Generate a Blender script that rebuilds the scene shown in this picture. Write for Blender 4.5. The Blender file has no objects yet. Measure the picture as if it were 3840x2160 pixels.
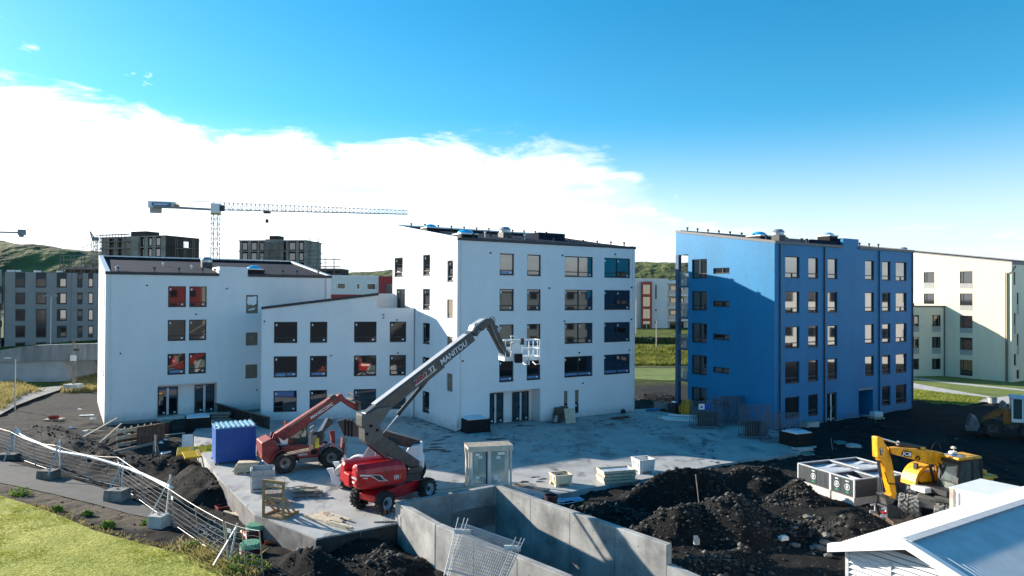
import bpy, bmesh, math, random
import numpy as np
from mathutils import Vector, Matrix
R_ = math.radians
rnd = random.Random(7)
scn = bpy.context.scene
COL = scn.collection

# ------------------------------------------------------------------ camera
FPX, CX, CY = 2660.0, 1920.0, 1080.0          # focal length in photo pixels, photo centre
CAMP = np.array([0.0, 0.0, 10.56])
_p, _r = R_(0.56), R_(0.29)
_f = np.array([0, math.cos(_p), math.sin(_p)]); _u0 = np.array([0, -math.sin(_p), math.cos(_p)]); _r0 = np.array([1.0, 0, 0])
_R = _r0*math.cos(_r) + _u0*math.sin(_r); _U = -_r0*math.sin(_r) + _u0*math.cos(_r)
cd = bpy.data.cameras.new('camera'); cam = bpy.data.objects.new('camera', cd); COL.objects.link(cam)
cd.sensor_width = 36; cd.lens = FPX/3840*36; cd.clip_start = 0.5; cd.clip_end = 6000
cam.matrix_world = Matrix([[_R[i], _U[i], -_f[i], CAMP[i]] for i in range(3)] + [[0, 0, 0, 1]])
scn.camera = cam

def _ray(x, y): return _f + _R*(x-CX)/FPX - _U*(y-CY)/FPX
def G(x, y, z=0.0):
    "survey: the place on a level plane z seen at a photo point"
    r = _ray(x, y); return Vector(CAMP + r*((z-CAMP[2])/r[2]))
def DP(x, y, Y):
    "survey: the place at distance Y seen at a photo point"
    r = _ray(x, y); return Vector(CAMP + r*(Y/r[1]))
class PL:
    "an upright plane through P turned by ang degrees; f() surveys a photo point on it in local (x, z)"
    def __init__(s, P, ang):
        s.P = np.array(P, float); a = R_(ang); s.ang = a
        s.u = np.array([math.cos(a), math.sin(a), 0]); s.v = np.array([-math.sin(a), math.cos(a), 0])
    def f(s, x, y, off=0.0):
        r = _ray(x, y); p = CAMP + r*(((s.P + s.v*off - CAMP) @ s.v)/(r @ s.v)) - s.P
        return (float(p @ s.u), float(p[2]))
    def loc(s, w):
        p = np.array(w) - s.P; return Vector((float(p @ s.u), float(p @ s.v), float(p[2])))

# ------------------------------------------------------------------ sun, sky, exposure
SUN_EL = math.atan(0.357); SUN_AZ = math.atan2(-0.884, 0.467)       # azimuth measured from +Y towards +X
sl = bpy.data.lights.new('sun', 'SUN'); sun = bpy.data.objects.new('sun', sl); COL.objects.link(sun)
sl.energy = 5.0; sl.angle = R_(0.55); sl.color = (1.0, 0.90, 0.77)
_S = Vector((math.sin(SUN_AZ)*math.cos(SUN_EL), math.cos(SUN_AZ)*math.cos(SUN_EL), math.sin(SUN_EL)))
sun.rotation_euler = (-_S).to_track_quat('-Z', 'Y').to_euler()
scn.view_settings.view_transform = 'Standard'; scn.view_settings.look = 'None'
scn.view_settings.exposure = 1.13; scn.view_settings.gamma = 1.0; scn.view_settings.use_curve_mapping = False

W = bpy.data.worlds.new('World'); scn.world = W; W.use_nodes = True
nt = W.node_tree; N = nt.nodes; Lk = nt.links
for n in list(N): N.remove(n)
def nd(t, **k):
    n = N.new(t)
    for a, b in k.items(): setattr(n, a, b)
    return n
def mth(op, a, b=None, c=None, clamp=False):
    n = nd('ShaderNodeMath', operation=op, use_clamp=clamp)
    for i, q in enumerate((a, b, c)):
        if q is None: continue
        if isinstance(q, (int, float)): n.inputs[i].default_value = q
        else: Lk.new(q, n.inputs[i])
    return n.outputs[0]
def sstep(v, a, b, lo=0.0, hi=1.0):
    n = nd('ShaderNodeMapRange', interpolation_type='SMOOTHSTEP'); Lk.new(v, n.inputs['Value'])
    for i, q in zip((1, 2, 3, 4), (a, b, lo, hi)): n.inputs[i].default_value = q
    return n.outputs[0]
sky = nd('ShaderNodeTexSky', sky_type='NISHITA', sun_disc=False, sun_elevation=SUN_EL, sun_rotation=SUN_AZ,
         altitude=60, air_density=1.0, dust_density=0.25, ozone_density=2.5)
tc = nd('ShaderNodeTexCoord'); sx = nd('ShaderNodeSeparateXYZ'); Lk.new(tc.outputs['Generated'], sx.inputs[0])
X, Y, Z = sx.outputs
az = mth('ARCTAN2', X, Y)                                            # 0 ahead, minus to the left
el = mth('ARCSINE', Z)
hs = nd('ShaderNodeHueSaturation'); Lk.new(sstep(el, .0, .26, .2, 1.34), hs.inputs['Saturation']); hs.inputs['Hue'].default_value = 0.488; hs.inputs['Value'].default_value = 1.0
tint = nd('ShaderNodeMix', data_type='RGBA', blend_type='MULTIPLY'); tint.inputs[0].default_value = 1; tint.inputs[7].default_value = (.88, 1.0, 1.04, 1)
tcol = nd('ShaderNodeMix', data_type='RGBA'); tcol.inputs[6].default_value = (.66, .96, 1.22, 1); tcol.inputs[7].default_value = (.90, 1.0, 1.03, 1); Lk.new(sstep(el, .0, .30), tcol.inputs[0]); Lk.new(tcol.outputs[2], tint.inputs[7])
Lk.new(sky.outputs[0], tint.inputs[6]); Lk.new(tint.outputs[2], hs.inputs['Color'])
# the cloud bank: its upper edge follows the azimuth, broken up by noise
ramp = nd('ShaderNodeFloatCurve'); cu = ramp.mapping.curves[0]
pts = [(0.0, .06), (.18, .18), (.33, .25), (.395, .235), (.423, .213), (.455, .207), (.492, .207), (.508, .207), (.518, .197), (.526, .168), (.534, .125), (.546, .088), (.575, .058), (.75, .05), (1.0, .06)]
cu.points[0].location = pts[0]; cu.points[1].location = pts[-1]
for p in pts[1:-1]: cu.points.new(*p)
for p in cu.points: p.handle_type = 'VECTOR'
ramp.mapping.update()
Lk.new(mth('ADD', mth('DIVIDE', az, 2*math.pi), 0.5), ramp.inputs['Value'])
def cvec(sa, se, off):
    c = nd('ShaderNodeCombineXYZ'); Lk.new(mth('MULTIPLY', az, sa), c.inputs[0]); Lk.new(mth('MULTIPLY', el, se), c.inputs[1]); c.inputs[2].default_value = off
    return c.outputs[0]
def noise(vec, sc, det, rough=.55, dist=0):
    n = nd('ShaderNodeTexNoise'); n.inputs['Scale'].default_value = sc; n.inputs['Detail'].default_value = det; n.inputs['Roughness'].default_value = rough
    n.inputs['Distortion'].default_value = dist; Lk.new(vec, n.inputs['Vector']); return n.outputs['Fac']
n1 = noise(cvec(1, 3.0, .3), 9, 9, .62, .35); n4 = noise(cvec(1, 4.5, 1.3), 7, 9, .62, .4); n2 = noise(cvec(1, 5.0, 3.7), 5, 5, .5, .2)
edge = mth('SUBTRACT', ramp.outputs[0], el)
d1 = mth('ADD', edge, mth('MULTIPLY', mth('SUBTRACT', n1, .5), .13))
cov = sstep(d1, -.012, .022)
azl = sstep(az, -.12, .34)                                            # right end of the bank frays
cov = mth('MULTIPLY', cov, mth('ADD', mth('MULTIPLY', azl, mth('SUBTRACT', sstep(n4, .40, .58), 1.0)), 1.0))
gap = mth('MULTIPLY', sstep(n2, .54, .66), sstep(edge, .015, .07))    # thin bluish gaps inside the bank
cov = mth('MULTIPLY', cov, mth('SUBTRACT', 1.0, mth('MULTIPLY', gap, .7)), clamp=True)
n3 = noise(cvec(1, 2.0, 9.1), 14, 7, .6, .5)                          # few small stray puffs
puff = mth('MULTIPLY', sstep(n3, .655, .745), mth('MULTIPLY', sstep(edge, -.11, -.01), .8))
low = mth('MULTIPLY', sstep(noise(cvec(1, 7.0, 5.5), 6, 5, .5), .5, .68), mth('MULTIPLY', sstep(el, .12, .03), .55))
cov = mth('MAXIMUM', mth('MAXIMUM', cov, puff), low, clamp=True)
sunv = nd('ShaderNodeVectorMath', operation='DOT_PRODUCT'); Lk.new(tc.outputs['Generated'], sunv.inputs[0]); sunv.inputs[1].default_value = _S
glow = mth('POWER', mth('MAXIMUM', sunv.outputs['Value'], 0.0), 3.0)
cbr = mth('ADD', mth('MULTIPLY', glow, 4.5), 6.2)
ccol = nd('ShaderNodeVectorMath', operation='SCALE'); ccol.inputs[0].default_value = (.95, 1.0, 1.04); Lk.new(cbr, ccol.inputs['Scale'])
mx = nd('ShaderNodeMix', data_type='RGBA'); Lk.new(cov, mx.inputs[0]); Lk.new(hs.outputs[0], mx.inputs[6]); Lk.new(ccol.outputs[0], mx.inputs[7])
bg = nd('ShaderNodeBackground'); Lk.new(mx.outputs[2], bg.inputs['Color']); bg.inputs['Strength'].default_value = 0.094
wo = nd('ShaderNodeOutputWorld'); Lk.new(bg.outputs[0], wo.inputs[0])

# ------------------------------------------------------------------ materials
MATS = {}
def mat(name, col, rough=.7, var=.12, scale=3.0, bump=0.0, bscale=40.0, metal=0.0, spec=.5, ior=None, col2=None, lo=.35, hi=.65, det=6, emit=0, alpha=1, coord='Object', bdist=.02, stretch=None):
    if name in MATS: return MATS[name]
    m = bpy.data.materials.new(name); m.use_nodes = True; t = m.node_tree; b = t.nodes['Principled BSDF']
    b.inputs['Roughness'].default_value = rough; b.inputs['Metallic'].default_value = metal; b.inputs['Specular IOR Level'].default_value = spec
    if ior: b.inputs['IOR'].default_value = ior
    c2 = col2 or tuple(min(1, c*(1+var)) for c in col); c1 = col if col2 else tuple(c*(1-var) for c in col)
    co = t.nodes.new('ShaderNodeTexCoord'); vec = co.outputs[coord]
    if stretch:
        mp = t.nodes.new('ShaderNodeMapping'); mp.inputs['Scale'].default_value = stretch; t.links.new(vec, mp.inputs[0]); vec = mp.outputs[0]
    if var or col2:
        n = t.nodes.new('ShaderNodeTexNoise'); n.inputs['Scale'].default_value = scale; n.inputs['Detail'].default_value = det; n.inputs['Roughness'].default_value = .6
        t.links.new(vec, n.inputs['Vector'])
        r = t.nodes.new('ShaderNodeValToRGB'); r.color_ramp.elements[0].position = lo; r.color_ramp.elements[1].position = hi
        r.color_ramp.elements[0].color = (*c1, 1); r.color_ramp.elements[1].color = (*c2, 1)
        t.links.new(n.outputs['Fac'], r.inputs[0]); t.links.new(r.outputs[0], b.inputs['Base Color'])
    else: b.inputs['Base Color'].default_value = (*col, 1)
    if bump:
        n = t.nodes.new('ShaderNodeTexNoise'); n.inputs['Scale'].default_value = bscale; n.inputs['Detail'].default_value = 5
        t.links.new(vec, n.inputs['Vector'])
        bp = t.nodes.new('ShaderNodeBump'); bp.inputs['Strength'].default_value = bump; bp.inputs['Distance'].default_value = bdist
        t.links.new(n.outputs['Fac'], bp.inputs['Height']); t.links.new(bp.outputs[0], b.inputs['Normal'])
    MATS[name] = m; return m
M_white = mat('white_render', (.78, .78, .775), .85, .03, .5, .25, 60, bdist=.004, det=8)
M_blue = mat('blue_render', (0, .20, .42), .6, .06, .35, .2, 50, bdist=.004, spec=.18)
_b = M_blue.node_tree.nodes['Principled BSDF']; _b.inputs['Coat Weight'].default_value = .32; _b.inputs['Coat Roughness'].default_value = .49; _b.inputs['Coat IOR'].default_value = 1.6
M_pale = mat('pale_blue_render', (.40, .62, .66), .75, .08, .8, .2, 50, bdist=.004)
M_cream = mat('cream_render', (.75, .68, .51), .85, .02, .5, .15, 60, bdist=.004)
M_frame = mat('window_frame_black', (.018, .02, .024), .45, 0)
M_glass = mat('window_glass', (.010, .012, .015), .03, 0, ior=2.2)
M_glassb = mat('bright_window_glass', (.02, .022, .025), .03, 0, ior=3.0)
M_glassd = mat('dim_window_glass', (.012, .014, .018), .12, 0, ior=1.45)
M_sticker = mat('white_sticker', (.8, .8, .8), .6, 0)
M_film = mat('blue_film', (.10, .22, .42), .35, .2, 3)
M_ply = mat('plywood', (.20, .155, .11), .8, .25, 5, stretch=(1, 1, 4))
M_roof = mat('roof_felt', (.017, .026, .043), .9, .25, 1.2, .3, 30, bdist=.01, spec=.08)
M_black = mat('black_membrane', (.012, .012, .014), .7, .2, spec=.2)
M_conc = mat('grey_concrete', (.30, .30, .285), .85, .25, .9, .35, 12, bdist=.02, det=9, lo=.3, hi=.7)
M_conc2 = mat('pale_concrete', (.42, .42, .40), .85, .2, 1.2, .3, 14, det=9)
M_zinc = mat('galvanised_steel', (.45, .46, .47), .42, .15, 8, metal=.75)
M_steelw = mat('pale_steel', (.62, .63, .64), .45, .1, 8, metal=.3)
M_dkmetal = mat('dark_metal', (.03, .03, .033), .5, .3, 6)
M_whitep = mat('white_paint', (.78, .78, .77), .4, .05, 4)
M_red = mat('red_paint', (.50, .012, .018), .32, .08, 3)
M_oldred = mat('worn_red_paint', (.25, .03, .028), .5, .3, 4)
M_boom = mat('charcoal_paint', (.055, .058, .058), .4, .15, 4)
M_yel = mat('machine_yellow', (.84, .36, .008), .45, .2, 3)
M_tyre = mat('tyre_rubber', (.014, .014, .014), .9, 0, 5, .3, 40, col2=(.07, .065, .058), lo=.42, hi=.75)
M_tyred = mat('dusty_tyre', (.24, .235, .22), .9, .3, 6, .3, 40)
M_rim = mat('pale_rim', (.42, .44, .46), .5, .15, 8)
M_wood = mat('raw_timber', (.60, .49, .36), .75, .2, 3, .2, 30, stretch=(1, 1, 6))
M_woodb = mat('brown_timber', (.34, .22, .11), .75, .2, 3, .2, 30)
M_woodg = mat('grey_timber', (.26, .235, .20), .85, .25, 3, .2, 30)
M_grass = mat('grass_blade', (.19, .23, .03), .8, 0, col2=(.38, .39, .07), scale=.5, lo=.35, hi=.65, coord='Object')
M_cglass = mat('cab_glass', (.05, .085, .08), .04, 0, ior=1.7)
M_chrome = mat('chrome_rod', (.7, .7, .72), .15, 0, metal=1)
M_orange = mat('orange_beacon', (.8, .14, .01), .3, 0)
M_plast = mat('white_plastic', (.74, .73, .70), .5, .06, 5)
M_creamp = mat('cream_plastic', (.70, .60, .43), .55, .08, 5)

def translucent(m, k=.45):
    t = m.node_tree; b = t.nodes['Principled BSDF']; tr = t.nodes.new('ShaderNodeBsdfTranslucent'); mi = t.nodes.new('ShaderNodeMixShader'); mi.inputs[0].default_value = k
    src = b.inputs['Base Color'].links[0].from_socket; t.links.new(src, tr.inputs[0]); t.links.new(b.outputs[0], mi.inputs[1]); t.links.new(tr.outputs[0], mi.inputs[2]); t.links.new(mi.outputs[0], t.nodes['Material Output'].inputs[0])
translucent(M_grass)
def streaks(m, lo=.90, sc=1.1, st=(1, 1, .12)):
    "faint vertical run marks and dust over a wall colour"
    t = m.node_tree; b = t.nodes['Principled BSDF']; src = b.inputs['Base Color'].links[0].from_socket; co = t.nodes.new('ShaderNodeTexCoord'); mp = t.nodes.new('ShaderNodeMapping'); mp.inputs['Scale'].default_value = st
    n = t.nodes.new('ShaderNodeTexNoise'); n.inputs['Scale'].default_value = sc; n.inputs['Detail'].default_value = 8; r = t.nodes.new('ShaderNodeValToRGB'); r.color_ramp.elements[0].position = .3; r.color_ramp.elements[1].position = .55; r.color_ramp.elements[0].color = (lo, lo, lo, 1); r.color_ramp.elements[1].color = (1, 1, 1, 1)
    mx_ = t.nodes.new('ShaderNodeMix'); mx_.data_type = 'RGBA'; mx_.blend_type = 'MULTIPLY'; mx_.inputs[0].default_value = 1; t.links.new(co.outputs['Object'], mp.inputs[0]); t.links.new(mp.outputs[0], n.inputs['Vector']); t.links.new(n.outputs['Fac'], r.inputs[0]); t.links.new(src, mx_.inputs[6]); t.links.new(r.outputs[0], mx_.inputs[7]); t.links.new(mx_.outputs[2], b.inputs['Base Color'])
def splash(m, h=.8, col=(.10, .095, .085)):
    "mud splashed up the foot of a wall"
    t = m.node_tree; b = t.nodes['Principled BSDF']; src = b.inputs['Base Color'].links[0].from_socket; co = t.nodes.new('ShaderNodeTexCoord'); sp = t.nodes.new('ShaderNodeSeparateXYZ'); n = t.nodes.new('ShaderNodeTexNoise'); n.inputs['Scale'].default_value = 2.2; n.inputs['Detail'].default_value = 9; n.inputs['Roughness'].default_value = .7
    ad = t.nodes.new('ShaderNodeMath'); ad.operation = 'MULTIPLY_ADD'; ad.inputs[1].default_value = 1.6; ad.inputs[2].default_value = -.8; mr = t.nodes.new('ShaderNodeMapRange'); mr.inputs[1].default_value = h; mr.inputs[2].default_value = -.1; mr.inputs[3].default_value = 0; mr.inputs[4].default_value = .4; su = t.nodes.new('ShaderNodeMath'); su.operation = 'SUBTRACT'; mx_ = t.nodes.new('ShaderNodeMix'); mx_.data_type = 'RGBA'; mx_.inputs[7].default_value = (*col, 1)
    t.links.new(co.outputs['Object'], sp.inputs[0]); t.links.new(co.outputs['Object'], n.inputs['Vector']); t.links.new(n.outputs['Fac'], ad.inputs[0]); t.links.new(sp.outputs[2], su.inputs[0]); t.links.new(ad.outputs[0], su.inputs[1]); t.links.new(su.outputs[0], mr.inputs[0]); t.links.new(mr.outputs[0], mx_.inputs[0]); t.links.new(src, mx_.inputs[6]); t.links.new(mx_.outputs[2], b.inputs['Base Color'])
splash(M_white); splash(M_blue, .5)
streaks(M_red, .72, 2.5, (1, 1, .4)); streaks(M_boom, .6, 2.0, (1, 1, 1)); streaks(M_oldred, .6, 3.0, (1, 1, .6)); streaks(M_yel, .62, 2.4, (1, 1, .6)); streaks(M_blue, .9, 3, (1, 1, 1)); streaks(M_white, .975); streaks(M_blue, .88, .9); streaks(M_cream, .95)
# ------------------------------------------------------------------ mesh helpers
class MB:
    def __init__(s): s.v = []; s.f = []
    def add(s, vs, fs):
        k = len(s.v); s.v += [tuple(v) for v in vs]; s.f += [tuple(i+k for i in f) for f in fs]; return s
    def box(s, x0, x1, y0, y1, z0, z1, m=None):
        vs = [Vector((x, y, z)) for z in (z0, z1) for y in (y0, y1) for x in (x0, x1)]
        if m is not None: vs = [m @ v for v in vs]
        return s.add(vs, [(0, 2, 3, 1), (4, 5, 7, 6), (0, 1, 5, 4), (2, 6, 7, 3), (0, 4, 6, 2), (1, 3, 7, 5)])
    def beam(s, p, q, w, h, w2=None, h2=None):
        p = Vector(p); q = Vector(q); d = (q-p); d.normalize()
        a = d.cross(Vector((0, 0, 1)))
        if a.length < 1e-3: a = Vector((1, 0, 0))
        a.normalize(); b = a.cross(d); w2 = w if w2 is None else w2; h2 = h if h2 is None else h2
        vs = [c + a*(i*ww/2) + b*(j*hh/2) for c, ww, hh in ((p, w, h), (q, w2, h2)) for i, j in ((-1, -1), (1, -1), (1, 1), (-1, 1))]
        return s.add(vs, [(3, 2, 1, 0), (4, 5, 6, 7), (0, 1, 5, 4), (1, 2, 6, 5), (2, 3, 7, 6), (3, 0, 4, 7)])
    def cyl(s, p, q, r, r2=None, n=10, cap=True):
        p = Vector(p); q = Vector(q); d = (q-p).normalized(); a = d.orthogonal().normalized(); b = d.cross(a); r2 = r if r2 is None else r2
        vs = [c + (a*math.cos(t) + b*math.sin(t))*rr for c, rr in ((p, r), (q, r2)) for t in [2*math.pi*i/n for i in range(n)]]
        fs = [(i, (i+1) % n, n+(i+1) % n, n+i) for i in range(n)]
        if cap: fs += [tuple(range(n-1, -1, -1)), tuple(range(n, 2*n))]
        return s.add(vs, fs)
    def tube(s, pts, r, n=6):
        pts = [Vector(p) for p in pts]; vs = []; a = None
        for i, p in enumerate(pts):
            d = (pts[min(i+1, len(pts)-1)] - pts[max(i-1, 0)]).normalized()
            a = d.orthogonal().normalized() if a is None else (a - d*a.dot(d)).normalized()
            b = d.cross(a); vs += [p + (a*math.cos(t) + b*math.sin(t))*r for t in [2*math.pi*k/n for k in range(n)]]
        fs = [(i*n+k, i*n+(k+1) % n, (i+1)*n+(k+1) % n, (i+1)*n+k) for i in range(len(pts)-1) for k in range(n)]
        fs += [tuple(range(n-1, -1, -1)), tuple(range((len(pts)-1)*n, len(pts)*n))]
        return s.add(vs, fs)
    def prism(s, poly, y0, y1, m=None):
        "side outline in local (x, z), thick from y0 to y1"
        n = len(poly); ar = sum(poly[i][0]*poly[(i+1) % n][1] - poly[(i+1) % n][0]*poly[i][1] for i in range(n))
        if ar < 0: poly = poly[::-1]
        vs = [Vector((x, y, z)) for y in (y0, y1) for x, z in poly]
        if m is not None: vs = [m @ v for v in vs]
        return s.add(vs, [tuple(range(n)), tuple(range(2*n-1, n-1, -1))] + [((i+1) % n, i, n+i, n+(i+1) % n) for i in range(n)])
    def slab(s, poly, z0, z1):
        "plan outline in (x, y), from z0 to z1"
        n = len(poly); ar = sum(poly[i][0]*poly[(i+1) % n][1] - poly[(i+1) % n][0]*poly[i][1] for i in range(n))
        if ar < 0: poly = poly[::-1]
        vs = [Vector((p[0], p[1], z)) for z in (z0, z1) for p in poly]
        return s.add(vs, [tuple(range(n-1, -1, -1)), tuple(range(n, 2*n))] + [(i, (i+1) % n, n+(i+1) % n, n+i) for i in range(n)])
    def dome(s, c, rx, ry, h, n=12, k=4):
        vs = []
        for j in range(k):
            t = math.pi/2*j/k; vs += [Vector(c) + Vector((rx*math.cos(t)*math.cos(a), ry*math.cos(t)*math.sin(a), h*math.sin(t))) for a in [2*math.pi*i/n for i in range(n)]]
        vs.append(Vector(c) + Vector((0, 0, h)))
        fs = [(j*n+i, j*n+(i+1) % n, (j+1)*n+(i+1) % n, (j+1)*n+i) for j in range(k-1) for i in range(n)] + [((k-1)*n+i, (k-1)*n+(i+1) % n, k*n) for i in range(n)]
        return s.add(vs, fs + [tuple(range(n-1, -1, -1))])
    def loft(s, rings, cap=True):
        n = len(rings[0]); vs = [Vector(p) for r in rings for p in r]
        fs = [(j*n+i, j*n+(i+1) % n, (j+1)*n+(i+1) % n, (j+1)*n+i) for j in range(len(rings)-1) for i in range(n)]
        if cap: fs += [tuple(range(n-1, -1, -1)), tuple(range((len(rings)-1)*n, len(rings)*n))]
        return s.add(vs, fs)
    def mesh(s, name, mt, smooth=False):
        me = bpy.data.meshes.new(name); me.from_pydata(s.v, [], s.f); me.update()
        if mt: me.materials.append(mt)
        if smooth: me.shade_smooth()
        return me
    def build(s, name, mt, parent=None, smooth=False, bevel=0, seg=1, loc=None):
        o = bpy.data.objects.new(name, s.mesh(name, mt, smooth)); COL.objects.link(o)
        if parent: o.parent = parent
        if loc is not None: o.location = loc
        if bevel:
            md = o.modifiers.new('bevel', 'BEVEL'); md.width = bevel; md.segments = seg; md.limit_method = 'ANGLE'; md.angle_limit = R_(40)
        return o
def tag(o, label=None, cat=None, group=None, kind=None):
    if label: o['label'] = label
    if cat: o['category'] = cat
    if group: o['group'] = group
    if kind: o['kind'] = kind
    return o
def empty(name, loc, ang=0.0, label=None, cat=None, group=None):
    o = bpy.data.objects.new(name, None); COL.objects.link(o); o.location = loc; o.rotation_euler = (0, 0, ang); o.empty_display_size = .2
    return tag(o, label, cat, group)
def inst(me, name, parent=None, loc=(0, 0, 0), rz=0.0, mx=None):
    o = bpy.data.objects.new(name, me); COL.objects.link(o)
    if parent: o.parent = parent
    if mx is not None: o.matrix_local = mx
    else: o.location = loc; o.rotation_euler = (0, 0, rz)
    return o
def copy_tree(o, parent=None):
    c = o.copy(); COL.objects.link(c); c.parent = parent
    for ch in list(o.children): copy_tree(ch, c)
    return c
def text(name, body, size, mt, parent, origin, xa, ya, shear=0, width=None, ext=.006):
    "flat lettering: origin = lower left, xa / ya = reading and up directions in the parent's space"
    cu = bpy.data.curves.new(name, 'FONT'); cu.body = body; cu.size = size; cu.shear = shear; cu.extrude = ext; cu.offset = size*.018; cu.resolution_u = 3
    t = bpy.data.objects.new(name, cu); COL.objects.link(t)
    bpy.context.view_layer.update()
    me = bpy.data.meshes.new_from_object(t.evaluated_get(bpy.context.evaluated_depsgraph_get()))
    COL.objects.unlink(t); bpy.data.objects.remove(t)
    me.materials.clear(); me.materials.append(mt)
    o = bpy.data.objects.new(name, me); COL.objects.link(o); o.parent = parent
    xa = Vector(xa).normalized(); ya = Vector(ya).normalized(); za = xa.cross(ya); k = 1.0
    if width: k = width/max(1e-3, max(v.co.x for v in me.vertices))
    o.matrix_local = Matrix([[xa[i]*k, ya[i], za[i], origin[i]] for i in range(3)] + [[0, 0, 0, 1]])
    return o
UANG = 32.3
def inpoly(x, y, poly):
    "numpy point-in-polygon"
    r = np.zeros(np.shape(x), bool); n = len(poly)
    for i in range(n):
        x0, y0 = poly[i][:2]; x1, y1 = poly[(i+1) % n][:2]
        c = ((y0 > y) != (y1 > y)); r ^= c & (x < (x1-x0)*(y-y0)/((y1-y0) if y1 != y0 else 1e-9) + x0)
    return r
def vnoise(x, y, sc, seed=0, octv=4, gain=.5):
    "numpy value noise, about -1..1"
    tot = np.zeros(np.shape(x)); amp = 1.0; nrm = 0
    for o in range(octv):
        fx = x*sc*2**o + seed*17.3 + o*31.7; fy = y*sc*2**o - seed*9.1 + o*11.3
        ix = np.floor(fx).astype(np.int64); iy = np.floor(fy).astype(np.int64); tx = fx-ix; ty = fy-iy; tx = tx*tx*(3-2*tx); ty = ty*ty*(3-2*ty)
        def h(a, b):
            q = (a*374761393 + b*668265263 + (seed+o)*974711) & 0x7fffffff; q = ((q ^ (q >> 13))*1274126177) & 0x7fffffff; return ((q ^ (q >> 16)) & 0xffff)/32767.5 - 1
        tot += amp*((h(ix, iy)*(1-tx) + h(ix+1, iy)*tx)*(1-ty) + (h(ix, iy+1)*(1-tx) + h(ix+1, iy+1)*tx)*ty); nrm += amp; amp *= gain
    return tot/nrm
# ================================================================== ground
ZT = 0.9                                                     # top of the ramp walls
tFL, tFR, tRE, tLK, tLE = G(1516, 1884, ZT), G(1858, 1823, ZT), G(2500, 2044, ZT), G(1656, 1962, ZT), G(2150, 2157, ZT)
tRD = tRE + (tRE-tFR).normalized()*7.0; tLD = tLE + (tLE-tLK).normalized()*5.0
TRENCH = [tFL, tFR, tRE, tRD, tLD, tLE, tLK]
deck_px = [(820, 1791), (956, 1929), (1132, 1996), (1186, 2019), (1509, 1957)]
DECK = [G(*p) for p in deck_px] + [Vector((tFL.x, tFL.y, 0)), Vector((tFR.x, tFR.y, 0))] + [G(*p) for p in ((2009, 1872), (2212, 1829), (2412, 1797), (2700, 1740), (2990, 1702), (3062, 1672), (2960, 1622))] \
    + [Vector((12.6, 66.3, 0)), Vector((11, 66, 0)), Vector((-8, 62, 0)), Vector((-17, 67, 0)), Vector((-26.5, 61.5, 0))] + [G(*p) for p in ((712, 1640), (770, 1720))]
def seg(px):
    return [(G(x, y, z), z) for x, y, z in px]
MOUNDS = [  # crest lines surveyed on the photograph: photo x, photo y, crest height
    ([(2380, 1830, .55), (2430, 1800, .95), (2480, 1772, 1.2), (2560, 1748, 1.35), (2650, 1735, 1.4), (2720, 1722, 1.5), (2800, 1700, 1.75), (2845, 1716, 1.2), (2880, 1745, .5)], .95),
    ([(2150, 1893, .35), (2260, 1862, .45), (2350, 1840, .75), (2440, 1850, .5), (2560, 1862, .25)], .75),
    ([(2400, 1980, .1), (2470, 1930, .5), (2520, 1900, .85), (2572, 1882, 1.15), (2640, 1878, 1.05), (2715, 1852, 1.5), (2790, 1868, 1.2), (2860, 1895, .8), (2930, 1930, .4), (3000, 1960, .05)], .9),
    ([(3120, 1945, .5), (3180, 1915, .95), (3215, 1905, 1.15), (3265, 1930, .75), (3300, 1960, .3)], .85),
    ([(2900, 1860, .0), (2955, 1825, .4), (3005, 1790, .9)], .85),
    ([(2880, 1990, -.05), (2960, 1960, .15), (3080, 1960, .1)], .5),
    ([(2560, 2120, -.15), (2650, 2090, -.05), (2780, 2060, -.1)], .5),
    ([(120, 1600, -.1), (180, 1597, .25), (261, 1627, .3), (320, 1650, .15), (372, 1672, -.05), (430, 1700, -.2)], .6),
    ([(470, 1712, -.35), (540, 1706, -.15), (620, 1706, -.1), (680, 1716, -.25)], .5),
    ([(690, 1760, -.3), (735, 1738, .1), (775, 1770, -.05), (815, 1806, -.15)], .75),
    ([(560, 1800, -.7), (640, 1815, -.45), (720, 1840, -.4), (800, 1830, -.3)], .5),
    ([(290, 1590, -.1), (330, 1578, .1), (360, 1600, 0)], .6),
    ([(1010, 2090, -.75), (1085, 2058, -.25), (1151, 2040, -.02), (1200, 2052, -.1), (1250, 2080, -.4), (1290, 2110, -.7)], .85),
    ([(1290, 2035, -.5), (1345, 2012, -.3), (1420, 2040, -.45), (1470, 2070, -.5)], .5),
    ([(1330, 2090, -.6), (1420, 2075, -.45), (1500, 2085, -.5)], .5),
    ([(2400, 1478, .5), (2440, 1472, .8), (2490, 1474, .8), (2525, 1482, .5)], .7),
    ([(3440, 1500, .4), (3520, 1512, .3), (3640, 1520, .25)], .5),
]
DITCH = [([(2190, 1935, -1.0), (2350, 1905, -1.1), (2510, 1888, -1.2), (2680, 1850, -1.1), (2845, 1803, -.9), (2900, 1800, -.5)], 1.15)]
LAWN = [G(x, y, -1) for x, y in ((0, 1862), (112, 1896), (224, 1937), (354, 1993), (522, 2041), (708, 2086), (839, 2130), (940, 2180))] + [Vector((-9, 24, -1)), Vector((-40, 22, -1)), Vector((-42, 38, -1))]
PATH = [G(x, y, -1) for x, y in ((-260, 1640), (-120, 1698), (0, 1733), (150, 1765), (372, 1829), (503, 1881), (640, 1938), (600, 1948), (560, 1944), (485, 1929), (354, 1892), (186, 1851), (0, 1812), (-160, 1785), (-320, 1760))]
def smooth(t): t = np.clip(t, 0, 1); return t*t*(3-2*t)
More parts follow.
